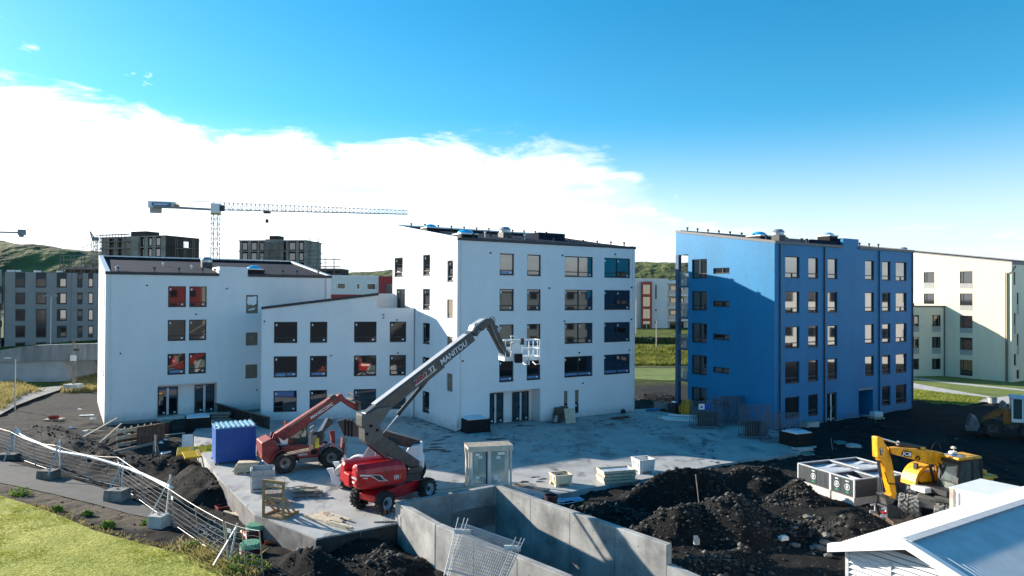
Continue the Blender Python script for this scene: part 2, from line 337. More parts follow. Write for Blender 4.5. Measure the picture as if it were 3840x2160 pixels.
def dseg(x, y, a, b):
    ax, ay, bx, by = a.x, a.y, b.x, b.y; L2 = (bx-ax)**2 + (by-ay)**2 + 1e-9
    t = np.clip(((x-ax)*(bx-ax) + (y-ay)*(by-ay))/L2, 0, 1)
    return np.hypot(x-ax-t*(bx-ax), y-ay-t*(by-ay)), t
def dpoly(x, y, poly):
    d = np.full(np.shape(x), 1e9)
    for i in range(len(poly)): d = np.minimum(d, dseg(x, y, poly[i], poly[(i+1) % len(poly)])[0])
    return d
def base_height(x, y):
    left = -1.0 + .8*smooth((y-45)/11.0)
    right = -.4 + .28*smooth((y-30)/14.0)
    k = smooth((x+1.0)/6.0)
    h = left*(1-k) + right*k
    far = smooth((y-64)/8.0)
    rise = 2.2*smooth((y-104)/24.0) + .6*smooth((y-125)/30.0)
    return h*(1-far) + far*rise
def height(x, y):
    h = base_height(x, y)
    wx = x + .7*vnoise(x, y, .5, 3, 4); wy = y + .7*vnoise(x, y, .5, 5, 4)
    near = smooth((90-y)/20.0)*smooth((y-12)/5.0)
    for px, sl_ in MOUNDS:
        c = seg(px)
        for (a, za), (b, zb) in zip(c[:-1], c[1:]):
            d, t = dseg(wx, wy, a, b); zc = za + (zb-za)*t
            h = np.maximum(h, zc + .12 - sl_*np.sqrt(d*d + .05))
    for px, w in DITCH:
        c = [(G(x_, y_, 0), z_) for x_, y_, z_ in px]
        dd = np.zeros_like(h)
        for (a, za), (b, zb) in zip(c[:-1], c[1:]):
            d, t = dseg(wx, wy, a, b); dd = np.minimum(dd, (za + (zb-za)*t + .2)*smooth(1.35-d/w))
        h = h + dd
    rough = .13*vnoise(x, y, .7, 11, 5, .6) + .10*vnoise(x, y, 1.9, 12, 4, .65)
    flat = np.zeros_like(h)
    for P in (LAWN, PATH):
        ins = inpoly(x, y, P); flat = np.maximum(flat, np.where(ins, 1.0, smooth(1-dpoly(x, y, P)/.7)))
    h = h*(1-flat) + flat*base_height(x, y)
    h = h + rough*near*(1-.8*flat)
    dk = inpoly(x, y, DECK); h = np.where(dk, np.minimum(h, -.55), h)
    tr = inpoly(x, y, TRENCH) | (dpoly(x, y, TRENCH) < .2); h = np.where(tr, np.minimum(h, -4.4), h)
    return h
def h1(x, y): return float(height(np.array([x]), np.array([y]))[0])

def spaced(lo, hi, st, far_lo, far_hi):
    a = list(np.arange(lo, hi+st/2, st)); s = st
    while a[-1] < far_hi: s *= 1.16; a.append(a[-1]+s)
    s = st
    while a[0] > far_lo: s *= 1.16; a.insert(0, a[0]-s)
    return np.array(a)
gx = spaced(-30, 30, .2, -2500, 2500); gy = spaced(21, 60, .2, -600, 3500)
XX, YY = np.meshgrid(gx, gy); HH = height(XX, YY)
def grid_mesh(name, XX, YY, HH, mt, keep=None, smooth_=True):
    ny, nx = XX.shape; me = bpy.data.meshes.new(name); co = np.stack([XX, YY, HH], -1).reshape(-1, 3).astype(np.float32)
    i = np.arange(nx*ny).reshape(ny, nx); q = np.stack([i[:-1, :-1], i[:-1, 1:], i[1:, 1:], i[1:, :-1]], -1).reshape(-1, 4)
    if keep is not None:
        q = q[keep.reshape(-1)]
    me.vertices.add(len(co)); me.vertices.foreach_set('co', co.ravel())
    me.loops.add(q.size); me.loops.foreach_set('vertex_index', q.ravel().astype(np.int32))
    me.polygons.add(len(q)); me.polygons.foreach_set('loop_start', np.arange(0, q.size, 4, dtype=np.int32)); me.polygons.foreach_set('loop_total', np.full(len(q), 4, np.int32))
    me.polygons.foreach_set('use_smooth', np.full(len(q), smooth_)); me.update(calc_edges=True); me.materials.append(mt); return me
def soil_material():
    m = bpy.data.materials.new('volcanic_soil'); m.use_nodes = True; t = m.node_tree; b = t.nodes['Principled BSDF']; n = t.nodes; l = t.links
    b.inputs['Roughness'].default_value = .95; b.inputs['Specular IOR Level'].default_value = .15
    co = n.new('ShaderNodeTexCoord')
    def nz(sc, det, r=.6):
        q = n.new('ShaderNodeTexNoise'); q.inputs['Scale'].default_value = sc; q.inputs['Detail'].default_value = det; q.inputs['Roughness'].default_value = r; l.new(co.outputs['Object'], q.inputs['Vector']); return q.outputs['Fac']
    def rp(v, a, ca, b_, cb):
        q = n.new('ShaderNodeValToRGB'); q.color_ramp.elements[0].position = a; q.color_ramp.elements[0].color = (*ca, 1); q.color_ramp.elements[1].position = b_; q.color_ramp.elements[1].color = (*cb, 1); l.new(v, q.inputs[0]); return q.outputs[0]
    def mix(f, a, c):
        q = n.new('ShaderNodeMix'); q.data_type = 'RGBA'; l.new(f, q.inputs[0]); l.new(a, q.inputs[6]); l.new(c, q.inputs[7]); return q.outputs[2]
    at = n.new('ShaderNodeVertexColor'); at.layer_name = 'zone'; sp = n.new('ShaderNodeSeparateColor'); l.new(at.outputs[0], sp.inputs[0])
    black = rp(nz(1.6, 9, .7), .35, (.007, .007, .007), .75, (.030, .029, .028))
    grey = rp(nz(2.2, 8, .7), .3, (.018, .018, .0175), .7, (.062, .060, .057))
    brown = rp(nz(3, 8, .7), .3, (.07, .052, .036), .7, (.17, .14, .105))
    green = rp(nz(.35, 8, .65), .35, (.035, .055, .012), .66, (.15, .17, .03))
    c = mix(sp.outputs[0], black, grey); c = mix(sp.outputs[1], c, brown); c = mix(sp.outputs[2], c, green)
    l.new(c, b.inputs['Base Color'])
    bp = n.new('ShaderNodeBump'); bp.inputs['Strength'].default_value = .9; bp.inputs['Distance'].default_value = .06; l.new(nz(9, 8, .75), bp.inputs['Height']); l.new(bp.outputs[0], b.inputs['Normal'])
    return m
M_soil = soil_material()
gm = grid_mesh('ground', XX, YY, HH, M_soil)
ground = tag(bpy.data.objects.new('ground', gm), kind='structure'); COL.objects.link(ground)
zc = np.zeros((XX.size, 4), np.float32); zc[:, 3] = 1
fx, fy = XX.ravel(), YY.ravel()
nz1 = vnoise(fx, fy, .25, 21, 4)
yard = smooth((-22-fx)/5.0)*smooth((fy-46)/4.0)                        # trodden grey yard left of the white building
verge = smooth(1.4 - dpoly(fx, fy, PATH)/1.5)*(inpoly(fx, fy, [G(x, y, -1) for x, y in ((-200, 1790), (0, 1812), (186, 1851), (354, 1892), (560, 1944), (760, 2060), (700, 2100), (354, 2000), (112, 1900), (-200, 1850))]))
zc[:, 0] = np.clip(yard*.9 + .30*smooth((nz1-.1)*2.5) + .55*smooth((fy-66)/6) + smooth((19-fy)/3.0)*.9, 0, 1)
zc[:, 1] = np.clip(verge*1.2, 0, 1) + .12*smooth((nz1-.35)*3)*(fx > 8)
zc[:, 2] = np.clip(0*fy + smooth((fy-(84+6*nz1))/6.0) + smooth((-38-fx)/4)*smooth((fy-76)/4), 0, 1)
ca = gm.color_attributes.new('zone', 'FLOAT_COLOR', 'POINT'); ca.data.foreach_set('color', np.clip(zc, 0, 1).ravel())

def drape(name, poly, mt, off, res=.5, hf=base_height):
    xs = [p[0] for p in poly]; ys = [p[1] for p in poly]
    bm = bmesh.new(); f = bm.faces.new([bm.verts.new((p[0], p[1], 0)) for p in poly])
    for ax, vals in ((0, np.arange(min(xs)+res, max(xs), res)), (1, np.arange(min(ys)+res, max(ys), res))):
        for c in vals:
            no = (1, 0, 0) if ax == 0 else (0, 1, 0); co = (c, 0, 0) if ax == 0 else (0, c, 0)
            bmesh.ops.bisect_plane(bm, geom=bm.verts[:]+bm.edges[:]+bm.faces[:], plane_co=co, plane_no=no)
    co = np.array([v.co[:] for v in bm.verts]); hh = hf(co[:, 0], co[:, 1]) + off
    for v, z in zip(bm.verts, hh): v.co.z = z
    if sum(f.normal.z for f in bm.faces) < 0: bmesh.ops.reverse_faces(bm, faces=bm.faces[:])
    bm.normal_update(); me = bpy.data.meshes.new(name); bm.to_mesh(me); bm.free(); me.materials.append(mt); me.shade_smooth()
    if me.polygons and sum(p.normal.z for p in me.polygons) < 0: me.flip_normals()
    o = bpy.data.objects.new(name, me); COL.objects.link(o); return tag(o, kind='structure')
M_asph = mat('path_asphalt', (.075, .075, .074), .9, .2, 1.2, .35, 60, bdist=.01, det=9)
M_lawn = mat('lawn_turf', (.26, .275, .032), .95, 0, col2=(.46, .43, .085), scale=.45, lo=.33, hi=.68, det=9, bump=.8, bscale=7, bdist=.08)
M_lawn2 = mat('far_lawn', (.075, .12, .018), .95, 0, col2=(.17, .21, .04), scale=.4, lo=.33, hi=.68, det=9, bump=.6, bscale=3, bdist=.1)
M_bank = mat('rough_bank_grass', (.035, .055, .012), .95, 0, col2=(.16, .17, .035), scale=.8, lo=.36, hi=.62, det=9, bump=.9, bscale=2, bdist=.25)
M_pave = mat('pale_paving', (.34, .34, .34), .85, 0, col2=(.50, .50, .49), scale=1.5, det=8)
drape('asphalt_path', PATH, M_asph, .035)
drape('lawn', LAWN, M_lawn, .05, .6)
# footpath on the far left
drape('footpath', [G(x, y, -.3) for x, y in ((-60, 1600), (0, 1568), (60, 1534), (140, 1508), (222, 1480), (236, 1462), (160, 1470), (90, 1490), (0, 1522), (-60, 1545))], mat('footpath_gravel', (.2, .2, .19), .9, .15, 2), .2, 1.0)
# lawns and paving before the cream block
def gp(L, z=.1): return [G(3300+x/2.07, 900+y/2.07, z) for x, y in L]
flat0 = lambda x, y: 0*x + .1
drape('lawn', gp([(0, 1040), (262, 1040), (1118, 1080), (1500, 1090), (1500, 1190), (1118, 1240), (800, 1258), (640, 1290), (262, 1258), (0, 1220)]), M_lawn2, .0, 3, flat0)
drape('paved_path', gp([(0, 1050), (262, 1068), (600, 1108), (1118, 1160), (1500, 1190), (1500, 1205), (1118, 1172), (600, 1121), (262, 1080), (0, 1062)]), M_pave, .012, 3, flat0)
drape('paved_path', gp([(0, 1085), (262, 1112), (460, 1148), (700, 1190), (900, 1222), (1118, 1203), (1500, 1170), (1500, 1260), (1118, 1292), (760, 1252), (835, 1222), (560, 1196), (262, 1152), (0, 1120)]), M_pave, .016, 3, flat0)
# the field seen through the gap
def gq(L): return [DP(2350+x/2.68, 960+y/2.68, Y) for x, y, Y in L]
bank_h = lambda x, y: base_height(x, y)
drape('lawn', [Vector(p) for p in ((9, 91.5, 0), (19, 88, 0), (30, 90, 0), (44, 103, 0), (9, 103, 0))], M_lawn2, .06, 2, base_height)
drape('grass_bank', [Vector(p) for p in ((5, 104, 0), (46, 104, 0), (46, 121, 0), (5, 121, 0))], M_bank, .06, 1.5, base_height)
drape('track', [Vector(p) for p in ((5, 102.8, 0), (46, 103.4, 0), (46, 104.6, 0), (5, 103.9, 0))], mat('dark_track', (.035, .03, .025), .95, .3), .09, 1.5, base_height)

# ------------------------------------------------------------------ hills
M_hill = mat('hill_scrub', (.010, .016, .005), .95, 0, col2=(.13, .15, .035), scale=.035, lo=.40, hi=.60, det=12, bump=1, bscale=.25, bdist=2.5)
hx = np.arange(-330, 332, 2.5); hy = np.arange(196, 420, 3.0); HX, HY = np.meshgrid(hx, hy)
prof = np.interp(hx, [-330, -215, -180, -150, -115, -75, -40, -15, 20, 50, 70, 95, 200, 330], [40, 31.5, 28.5, 24.5, 19.5, 18.5, 20.5, 21.5, 21, 23, 22.5, 20, 12, 8])
rise = smooth((HY-200)/65.0)
hz = prof[None, :]*rise*(1 + .02*vnoise(HX, HY, .02, 31, 3)) + (1.5*vnoise(HX, HY, .05, 33, 5, .6) + 1.0*np.abs(vnoise(HX, HY, .16, 34, 4, .65)))*rise - .5
hm = grid_mesh('hill', HX, HY, hz, M_hill); tag(bpy.data.objects.new('hill', hm), kind='structure'); COL.objects.link(bpy.data.objects['hill'])

# ------------------------------------------------------------------ concrete deck
def deck_material():
    m = bpy.data.materials.new('deck_concrete'); m.use_nodes = True; t = m.node_tree; b = t.nodes['Principled BSDF']; n = t.nodes; l = t.links
    co = n.new('ShaderNodeTexCoord')
    def nz(sc, det, r=.6, st=None):
        q = n.new('ShaderNodeTexNoise'); q.inputs['Scale'].default_value = sc; q.inputs['Detail'].default_value = det; q.inputs['Roughness'].default_value = r; v = co.outputs['Object']
        if st:
            mp = n.new('ShaderNodeMapping'); mp.inputs['Scale'].default_value = st; mp.inputs['Rotation'].default_value = (0, 0, .4); l.new(v, mp.inputs[0]); v = mp.outputs[0]
        l.new(v, q.inputs['Vector']); return q.outputs['Fac']
    def rp(v, a, ca, b_, cb):
        q = n.new('ShaderNodeValToRGB'); q.color_ramp.elements[0].position = a; q.color_ramp.elements[0].color = (*ca, 1); q.color_ramp.elements[1].position = b_; q.color_ramp.elements[1].color = (*cb, 1); l.new(v, q.inputs[0]); return q.outputs[0]
    def mul(a, c):
        q = n.new('ShaderNodeMix'); q.data_type = 'RGBA'; q.blend_type = 'MULTIPLY'; q.inputs[0].default_value = 1; l.new(a, q.inputs[6]); l.new(c, q.inputs[7]); return q.outputs[2]
    w = (1, 1, 1)
    c = rp(nz(.5, 9, .65), .3, (.30, .30, .29), .7, (.43, .43, .42))
    c = mul(c, rp(nz(1.1, 7, .6, (1, .35, 1)), .33, (.42, .42, .43), .46, w))          # damp patches
    c = mul(c, rp(nz(2.6, 8, .7), .28, (.18, .18, .18), .36, w))                        # small dirt spots
    c = mul(c, rp(nz(.28, 5, .5), .32, (.62, .62, .64), .45, w))
    l.new(c, b.inputs['Base Color']); l.new(rp(nz(1.1, 7, .6, (1, .35, 1)), .30, (.3, .3, .3), .45, (.75, .75, .75)), b.inputs['Roughness'])
    bp = n.new('ShaderNodeBump'); bp.inputs['Strength'].default_value = .25; bp.inputs['Distance'].default_value = .01; l.new(nz(25, 4), bp.inputs['Height']); l.new(bp.outputs[0], b.inputs['Normal'])
    return m
M_deck = deck_material()
dk = MB().slab(DECK, -1.9, 0.0).build('concrete_deck', M_deck); tag(dk, kind='structure')
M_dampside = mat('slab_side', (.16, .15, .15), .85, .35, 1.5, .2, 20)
es = [G(*p) for p in deck_px]; M_dampshade = mat('damp_shaded_slab_side', (.035, .034, .034), .8, .4, 1.5, .2, 20)  # last slab edge: damp concrete, with its shade darkened into the colour
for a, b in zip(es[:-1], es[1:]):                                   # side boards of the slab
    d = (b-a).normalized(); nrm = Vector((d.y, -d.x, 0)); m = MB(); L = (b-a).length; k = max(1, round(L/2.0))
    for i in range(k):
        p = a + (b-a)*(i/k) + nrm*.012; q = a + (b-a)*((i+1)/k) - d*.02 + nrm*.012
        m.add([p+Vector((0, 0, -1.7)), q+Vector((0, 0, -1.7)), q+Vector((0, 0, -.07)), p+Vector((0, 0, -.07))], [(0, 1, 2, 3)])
    m.build('side_board', M_dampside if b is not es[-1] else M_dampshade, dk)
# dark stains, each its own thin film on the deck
rs = random.Random(4); stain = MB()
def blob(c, rx, ry, rot, k=18, z=.006):
    ph = [rs.uniform(0, 6.28) for _ in range(4)]; p = []
    for i in range(k):
        a = 2*math.pi*i/k; r = 1 + .22*math.sin(2*a+ph[0]) + .16*math.sin(3*a+ph[1]) + .12*math.sin(5*a+ph[2])
        x, y = rx*r*math.cos(a), ry*r*math.sin(a); p.append((c.x + x*math.cos(rot)-y*math.sin(rot), c.y + x*math.sin(rot)+y*math.cos(rot), z))
    stain.add([(c.x, c.y, z)] + p, [(0, 1+i, 1+(i+1) % k) for i in range(k)])
def ez(x, y): return G(1500+x/2.477, 1300+y/2.477)
for x, y, r in ((890, 858, .62), (985, 828, .25), (1120, 735, .4), (1200, 735, .3), (1822, 820, .28), (1945, 728, .5), (1880, 690, .3), (1430, 705, .7), (810, 858, .2)): blob(ez(x, y), r, r*.6, .3)
for x, y, r in ((1150, 1258, .35), (1300, 1255, .25), (1255, 1212, .25), (1330, 1230, .25)): blob(ez(x, y), r, r*.6, .2)
for i in range(95):                                                  # trail of mud prints towards the racks
    t = rs.random(); x = 2160 + t*760 + rs.gauss(0, 25); y = 690 + t*330 + rs.gauss(0, 28 + 30*t)
    r = rs.uniform(.05, .17); blob(ez(x, y), r*1.6, r*.7, .5 + rs.gauss(0, .3), 9)
for i in range(40):
    x = 1700 + rs.random()*420; y = 655 + rs.random()*75; r = rs.uniform(.05, .2); blob(ez(x, y), r*1.5, r*.6, .5, 9)
prev = None
for x, y in ((505, 792), (440, 838), (370, 868), (335, 905), (330, 935), (290, 955), (220, 970), (420, 975), (370, 960)): blob(ez(x, y), .55, .22, .75 if y < 900 else .2)
for x, y in ((40, 655), (90, 720), (170, 745), (250, 725), (330, 770), (130, 668), (210, 690), (290, 715), (360, 745), (420, 765), (470, 780)): blob(ez(x, y), .4, .12, -.75)
def track(c, R0, a0, a1, wob, dens=.8):
    for dr in (0, 1.75):
        for k in range(int(abs(a1-a0)*(R0+dr)/.42)):
            a = a0 + (a1-a0)*k*.42/(abs(a1-a0)*(R0+dr))
            if rs.random() > dens: continue
            blob(Vector((c[0]+(R0+dr)*math.cos(a)+rs.gauss(0, .03), c[1]+(R0+dr)*math.sin(a)+rs.gauss(0, .03), 0)), rs.uniform(.12, .24), rs.uniform(.05, .10), a+math.pi/2, 8)
track((2, 37), 11.0, 1.2, 2.15, 0, .55); track((-14, 52), 12.5, -.75, .15, 0, .5); track((14, 60), 13.0, 3.6, 4.6, 0, .5)
M_stain = mat('mud_stain', (.028, .028, .03), .55, .3, 3)
tag(stain.build('mud_stain', M_stain), kind='stuff'); 

# ------------------------------------------------------------------ ramp trench
tw = .32
def wallseg(name, a, b, zb_, z1a, z1b, th, side, mt=None):
    "a wall from a to b, top heights z1a and z1b, thickness th to one side"
    d = (b-a); d.z = 0; d.normalize(); n = Vector((-d.y, d.x, 0))*th*side; m = MB(); k = max(1, int((b-a).length/1.6)); vs = []
    for i in range(k+1):
        p = a + (b-a)*(i/k); z1 = z1a + (z1b-z1a)*i/k; jit = .006*math.sin(i*2.1)
        for q in (p, p+n):
            vs += [(q.x, q.y, zb_), (q.x, q.y, z1+jit)]
    f = []
    for i in range(k):
        o = i*4; f += [(o, o+4, o+5, o+1), (o+2, o+3, o+7, o+6), (o+1, o+5, o+7, o+3), (o, o+2, o+6, o+4)]
    f += [(0, 1, 3, 2), (4*k, 4*k+2, 4*k+3, 4*k+1)]
    return m.add(vs, f).build(name, mt or M_ramp)
M_ramp = mat('ramp_concrete', (.17, .17, .165), .85, 0, col2=(.40, .40, .385), scale=.75, lo=.32, hi=.62, det=10, bump=.3, bscale=10, bdist=.015); streaks(M_ramp, .72, 1.0, (1, 1, .2))
rampwall = empty('ramp_wall', (0, 0, 0), 0, 'grey cast concrete ramp walls with a deep open pit in front of the red lift', 'wall')
for a, b, z0_, sd in ((tFL, tFR, -1.05, 1), (tFR, tRE, -4.3, 1), (tLK, tFL, -4.3, 1), (tLE, tLK, -4.3, 1)):
    e = (b-a).normalized()*(tw-.004); o = wallseg('wall', Vector(a)-(e if (a is tFL) else e*0), Vector(b), z0_, ZT, ZT, tw, sd); o.parent = rampwall
    o.modifiers.new('bevel', 'BEVEL').width = .02
wallseg('wall', tRE + (tRE-tFR).normalized()*.004, tRD, -4.3, .12, -.3, tw, 1).parent = rampwall
wallseg('wall', tLD, tLE - (tLE-tLK).normalized()*-.004, -4.3, ZT-.02, ZT-.02, tw, 1).parent = rampwall
M_joint = mat('wall_joint', (.09, .09, .088), .9, .2)
for a, b, off, zl in ((tFR, tRE, -.003, -2.6), (tFL, tFR, -.003, -.9), (tLK, tFL, tw+.003, -1.0), (tLE, tLK, tw+.003, -1.0)):
    d = (b-a); L = d.length; d = d.normalized(); n = Vector((-d.y, d.x, 0)); k = max(1, round(L/2.5))
    for i in range(1, k): p = a + d*(L*i/k) + n*off; MB().box(-.009, .009, -.002, .002, zl, ZT-.03, Matrix.Translation((p.x, p.y, 0)) @ Matrix.Rotation(math.atan2(d.y, d.x), 4, 'Z')).build('joint', M_joint, rampwall)
    for i in range(int(L/1.25)):
        for z in (.45, -.75, -1.95):
            if z < zl: continue
            p = a + d*(.6+1.25*i) + n*off; q = Vector((p.x, p.y, z)); MB().cyl(q-n*.002, q+n*.002, .028, n=8).build('tie_hole', M_joint, rampwall)
tag(MB().slab([tFL-(tFR-tFL)*.3, tFR+(tFR-tFL)*.3, tRD, tLD], -4.6, -3.4).build('ramp_floor', M_conc), kind='structure')
# back of the tunnel under the deck
uu = (tFR-tFL).normalized(); vv = Vector((-uu.y, uu.x, 0))
wallseg('tunnel_wall', tFL+vv*1.8-uu*2, tFR+vv*1.8+uu*2, -4.3, -1.95, -1.95, .3, 1, M_conc).parent = rampwall
# ================================================================== buildings
WINMESH = {}
def win_mesh(w, h, kind):
    "frame, pane meshes of one window; local x right, y inward, z up from the lower left of the opening"
    key = (round(w, 2), round(h, 2), kind)
    if key in WINMESH: return WINMESH[key]
    t, y0, y1 = .075, .09, .17; f = MB(); p = MB(); g = .002; f.box(.006, w-.006, -.035, y0-.002, .003, .022)
    f.box(g, t, y0, y1, g, h-g); f.box(w-t, w-g, y0, y1, g, h-g); f.box(t, w-t, y0, y1, g, t); f.box(t, w-t, y0, y1, h-t, h-g)
    lowz = min(.42, h*.25)
    if kind in ('single', 'hopper'):
        f.box(t, w-t, y0-.012, y1-.01, lowz-.04, lowz+.04)
        f.box(t, t+.05, y0-.012, y1-.01, t, lowz-.04); f.box(w-t-.05, w-t, y0-.012, y1-.01, t, lowz-.04); f.box(t+.05, w-t-.05, y0-.012, y1-.01, t, t+.05)
    if kind == 'double':
        f.box(w/2-.04, w/2+.04, y0-.008, y1-.01, t, h-t); f.box(t, w/2-.04, y0-.012, y1-.012, lowz-.035, lowz+.035); f.box(w/2+.04, w-t, y0-.012, y1-.012, lowz-.03, lowz+.03)
        f.box(t, w/2-.04, y0-.012, y1-.012, t, t+.05)
    if kind == 'split':                                             # low rail with one small casement
        f.box(t, w-t, y0-.01, y1-.01, lowz-.035, lowz+.035); f.box(w*.52, w*.52+.07, y0-.01, y1-.01, t, lowz-.035); f.box(w*.52+.07, w-t, y0-.014, y1-.012, t, t+.06)
    if kind == 'strip':
        f.box(w*.52, w*.52+.09, y0-.008, y1-.01, t, h-t)
    if kind == 'side':
        f.box(w*.22, w*.22+.06, y0-.008, y1-.01, t, h-t)
    p.box(t-.01, w-t+.01, .135, .15, t-.01, h-t+.01)
    WINMESH[key] = (f.mesh('window', M_frame), p.mesh('pane', M_glass)); return WINMESH[key]
_st = MB().box(0, .11, 0, .006, 0, .17).mesh('sticker', M_sticker); _st2 = MB().box(0, .16, 0, .006, 0, .12).mesh('sticker', M_sticker)
_FILM = {}
def add_window(root, x, z, w, h, kind, mx, stick=True, film=False, glass=None):
    f, p = win_mesh(w, h, kind)
    if glass:
        key = (round(w, 2), round(h, 2), kind, glass.name)
        if key not in WINMESH: q = p.copy(); q.materials.clear(); q.materials.append(glass); WINMESH[key] = q
        p = WINMESH[key]
    o = inst(f, 'window', root, mx=mx @ Matrix.Translation((x, 0, z)))
    inst(p, 'pane', o)
    if stick:
        inst(_st, 'sticker', o, (.14, .126, h-.36))
        lowz = min(.42, h*.25)
        inst(_st2, 'sticker', o, (w-.36, .1, .14 if kind == 'double' else lowz-.25))
        if kind == 'double': inst(_st, 'sticker', o, (w/2+.12, .126, h-.38))
    if film:
        key = round(w, 2)
        if key not in _FILM: _FILM[key] = MB().box(.15, w-.15, 0, .006, 0, .2).mesh('film', M_film)
        inst(_FILM[key], 'film', o, (0, .112, .14))
    return o
M_boardx = mat('chalk_mark', (.62, .6, .55), .8, 0)
def add_board(root, x, z, w, h, mx, mark=False, col=M_ply):
    o = inst(MB().box(.004, w-.004, .10, .13, .004, h*.27).box(.004, w-.004, .08, .115, h*.27+.004, h-.004).mesh('board', col), 'board', root, mx=mx @ Matrix.Translation((x, 0, z)))
    if mark:
        c = MB(); cx, cz = w/2, h*.62; c.beam((cx-.16, .075, cz-.2), (cx+.16, .075, cz+.2), .03, .006).beam((cx+.16, .072, cz-.2), (cx-.16, .072, cz+.2), .03, .006); c.build('cross_mark', M_boardx, o)
    return o
def add_door(root, x, z, w, h, mx, y=0.0):
    "glazed double leaf door with pale strip covers"
    f = MB(); g = .004; f.box(g, .09, y-.05, y+.04, 0, h-g).box(w-.09, w-g, y-.05, y+.04, 0, h-g).box(.09, w-.09, y-.05, y+.04, h-.1, h-g).box(.09, w-.09, y-.05, y+.04, 0, .1).box(w*.46, w*.46+.1, y-.045, y+.035, .1, h-.1)
    o = f.build('door', M_frame, root); o.matrix_local = mx @ Matrix.Translation((x, 0, z))
    MB().box(.085, w-.085, y-.005, y+.015, .09, h-.09).build('pane', M_glass, o)
    MB().box(w*.46-.05, w*.46+.035, y-.064, y-.05, .06, h-.08).box(w*.46+.045, w*.46+.13, y-.064, y-.05, .06, h-.08).build('protective_strip', M_steelw, o)
    MB().box(w*.46-.09, w*.46-.055, y-.11, y-.05, h*.42, h*.5).build('handle', M_dkmetal, o)
    inst(_st2, 'sticker', o, (w*.46-.32, y-.014, .16)); inst(_st2, 'sticker', o, (w-.32, y-.014, .16))
    return o
def wall2d(mb, W_, z0, zl, zr, ops, mx, depth=.2, drop=None):
    "wall in local (x, z), top sloping zl to zr, rectangular openings (x0, x1, z0, z1[, depth]) with reveals"
    zE = min(zl, zr); xs = sorted({0, W_} | {round(o[0], 4) for o in ops} | {round(o[1], 4) for o in ops}); zs = sorted({z0, zE} | {round(o[2], 4) for o in ops} | {round(o[3], 4) for o in ops})
    vs = []; fs = []; idx = {}
    def V(x, y, z):
        k = (round(x, 4), round(y, 4), round(z, 4))
        if k not in idx: idx[k] = len(vs); vs.append(mx @ Vector((x, y, z)))
        return idx[k]
    for i in range(len(xs)-1):
        for j in range(len(zs)-1):
            cx, cz = (xs[i]+xs[i+1])/2, (zs[j]+zs[j+1])/2
            if any(o[0] < cx < o[1] and o[2] < cz < o[3] for o in ops): continue
            fs.append((V(xs[i], 0, zs[j]), V(xs[i+1], 0, zs[j]), V(xs[i+1], 0, zs[j+1]), V(xs[i], 0, zs[j+1])))
    if abs(zl-zr) > 1e-4:
        tri = [V(0, 0, zE), V(W_, 0, zE)] + ([V(0, 0, zl)] if zl > zr else [V(W_, 0, zr)])
        fs.append(tuple(tri))
    for o in ops:
        a, b, c, e = [round(q, 4) for q in o[:4]]; d = o[4] if len(o) > 4 else depth
        fs += [(V(a, 0, c), V(a, d, c), V(b, d, c), V(b, 0, c)), (V(a, 0, e), V(b, 0, e), V(b, d, e), V(a, d, e)), (V(a, 0, c), V(a, 0, e), V(a, d, e), V(a, d, c)), (V(b, 0, c), V(b, d, c), V(b, d, e), V(b, 0, e))]
        if not (len(o) > 5 and o[5]): pass
        if len(o) > 4: fs.append((V(a, d, c), V(b, d, c), V(b, d, e), V(a, d, e)))
    mb.add(vs, fs)
def skylight(root, x, y, z, s, dome_col, base_h=.3):
    c = MB().box(x-s/2, x+s/2, y-s/2, y+s/2, z-.3, z+base_h).build('skylight', M_black, root)
    MB().box(x-s/2-.05, x+s/2+.05, y-s/2-.05, y+s/2+.05, z+base_h+.002, z+base_h+.1).build('rim', M_whitep, c)
    MB().dome((x, y, z+base_h+.1), s*.46, s*.46, s*.24).build('dome', dome_col, c, smooth=True); return c
M_dome = mat('blue_dome', (.03, .42, .75), .12, .05, ior=1.6)
M_domec = mat('clear_dome', (.35, .55, .68), .1, .05, ior=1.6)
_vent = MB().cyl((0, 0, -.3), (0, 0, .22), .055, n=8).cyl((0, 0, .222), (0, 0, .36), .075, .12, n=8).mesh('roof_vent', M_dkmetal)
_ventw = MB().cyl((0, 0, -.3), (0, 0, .25), .05, n=8).cyl((0, 0, .252), (0, 0, .4), .1, .09, n=8).mesh('roof_vent', M_steelw)
def exhaust(root, x, y, z):
    c = MB().box(x-.45, x+.45, y-.45, y+.45, z-.3, z+.5).build('exhaust_fan', M_dkmetal, root)
    MB().cyl((x, y, z+.502), (x, y, z+.75), .5, n=14).cyl((x, y, z+.752), (x, y, z+1.0), .56, .34, n=14).build('fan_hood', M_zinc, c)
def downpipe(root, x, y, z0, z1, mt, kick=None):
    p = [(x, y+.09, z1), (x, y, z1-.15), (x, y, z0+.25)]
    if kick: p += [(x, y, z0+.2), (x+kick, y-.05, z0+.03)]
    else: p += [(x, y, z0)]
    m = MB().tube(p, .05, 8)
    for k in range(int((z1-z0)/1.5)): m.cyl((x, y, z0+.9+k*1.5), (x, y, z0+.97+k*1.5), .068, n=8)
    return m.build('downpipe', mt, root)
FR = Matrix.Identity(4)
def SIDE(y1): return Matrix.Translation((0, y1, 0)) @ Matrix.Rotation(R_(-90), 4, 'Z')     # local x runs from y1 towards the front
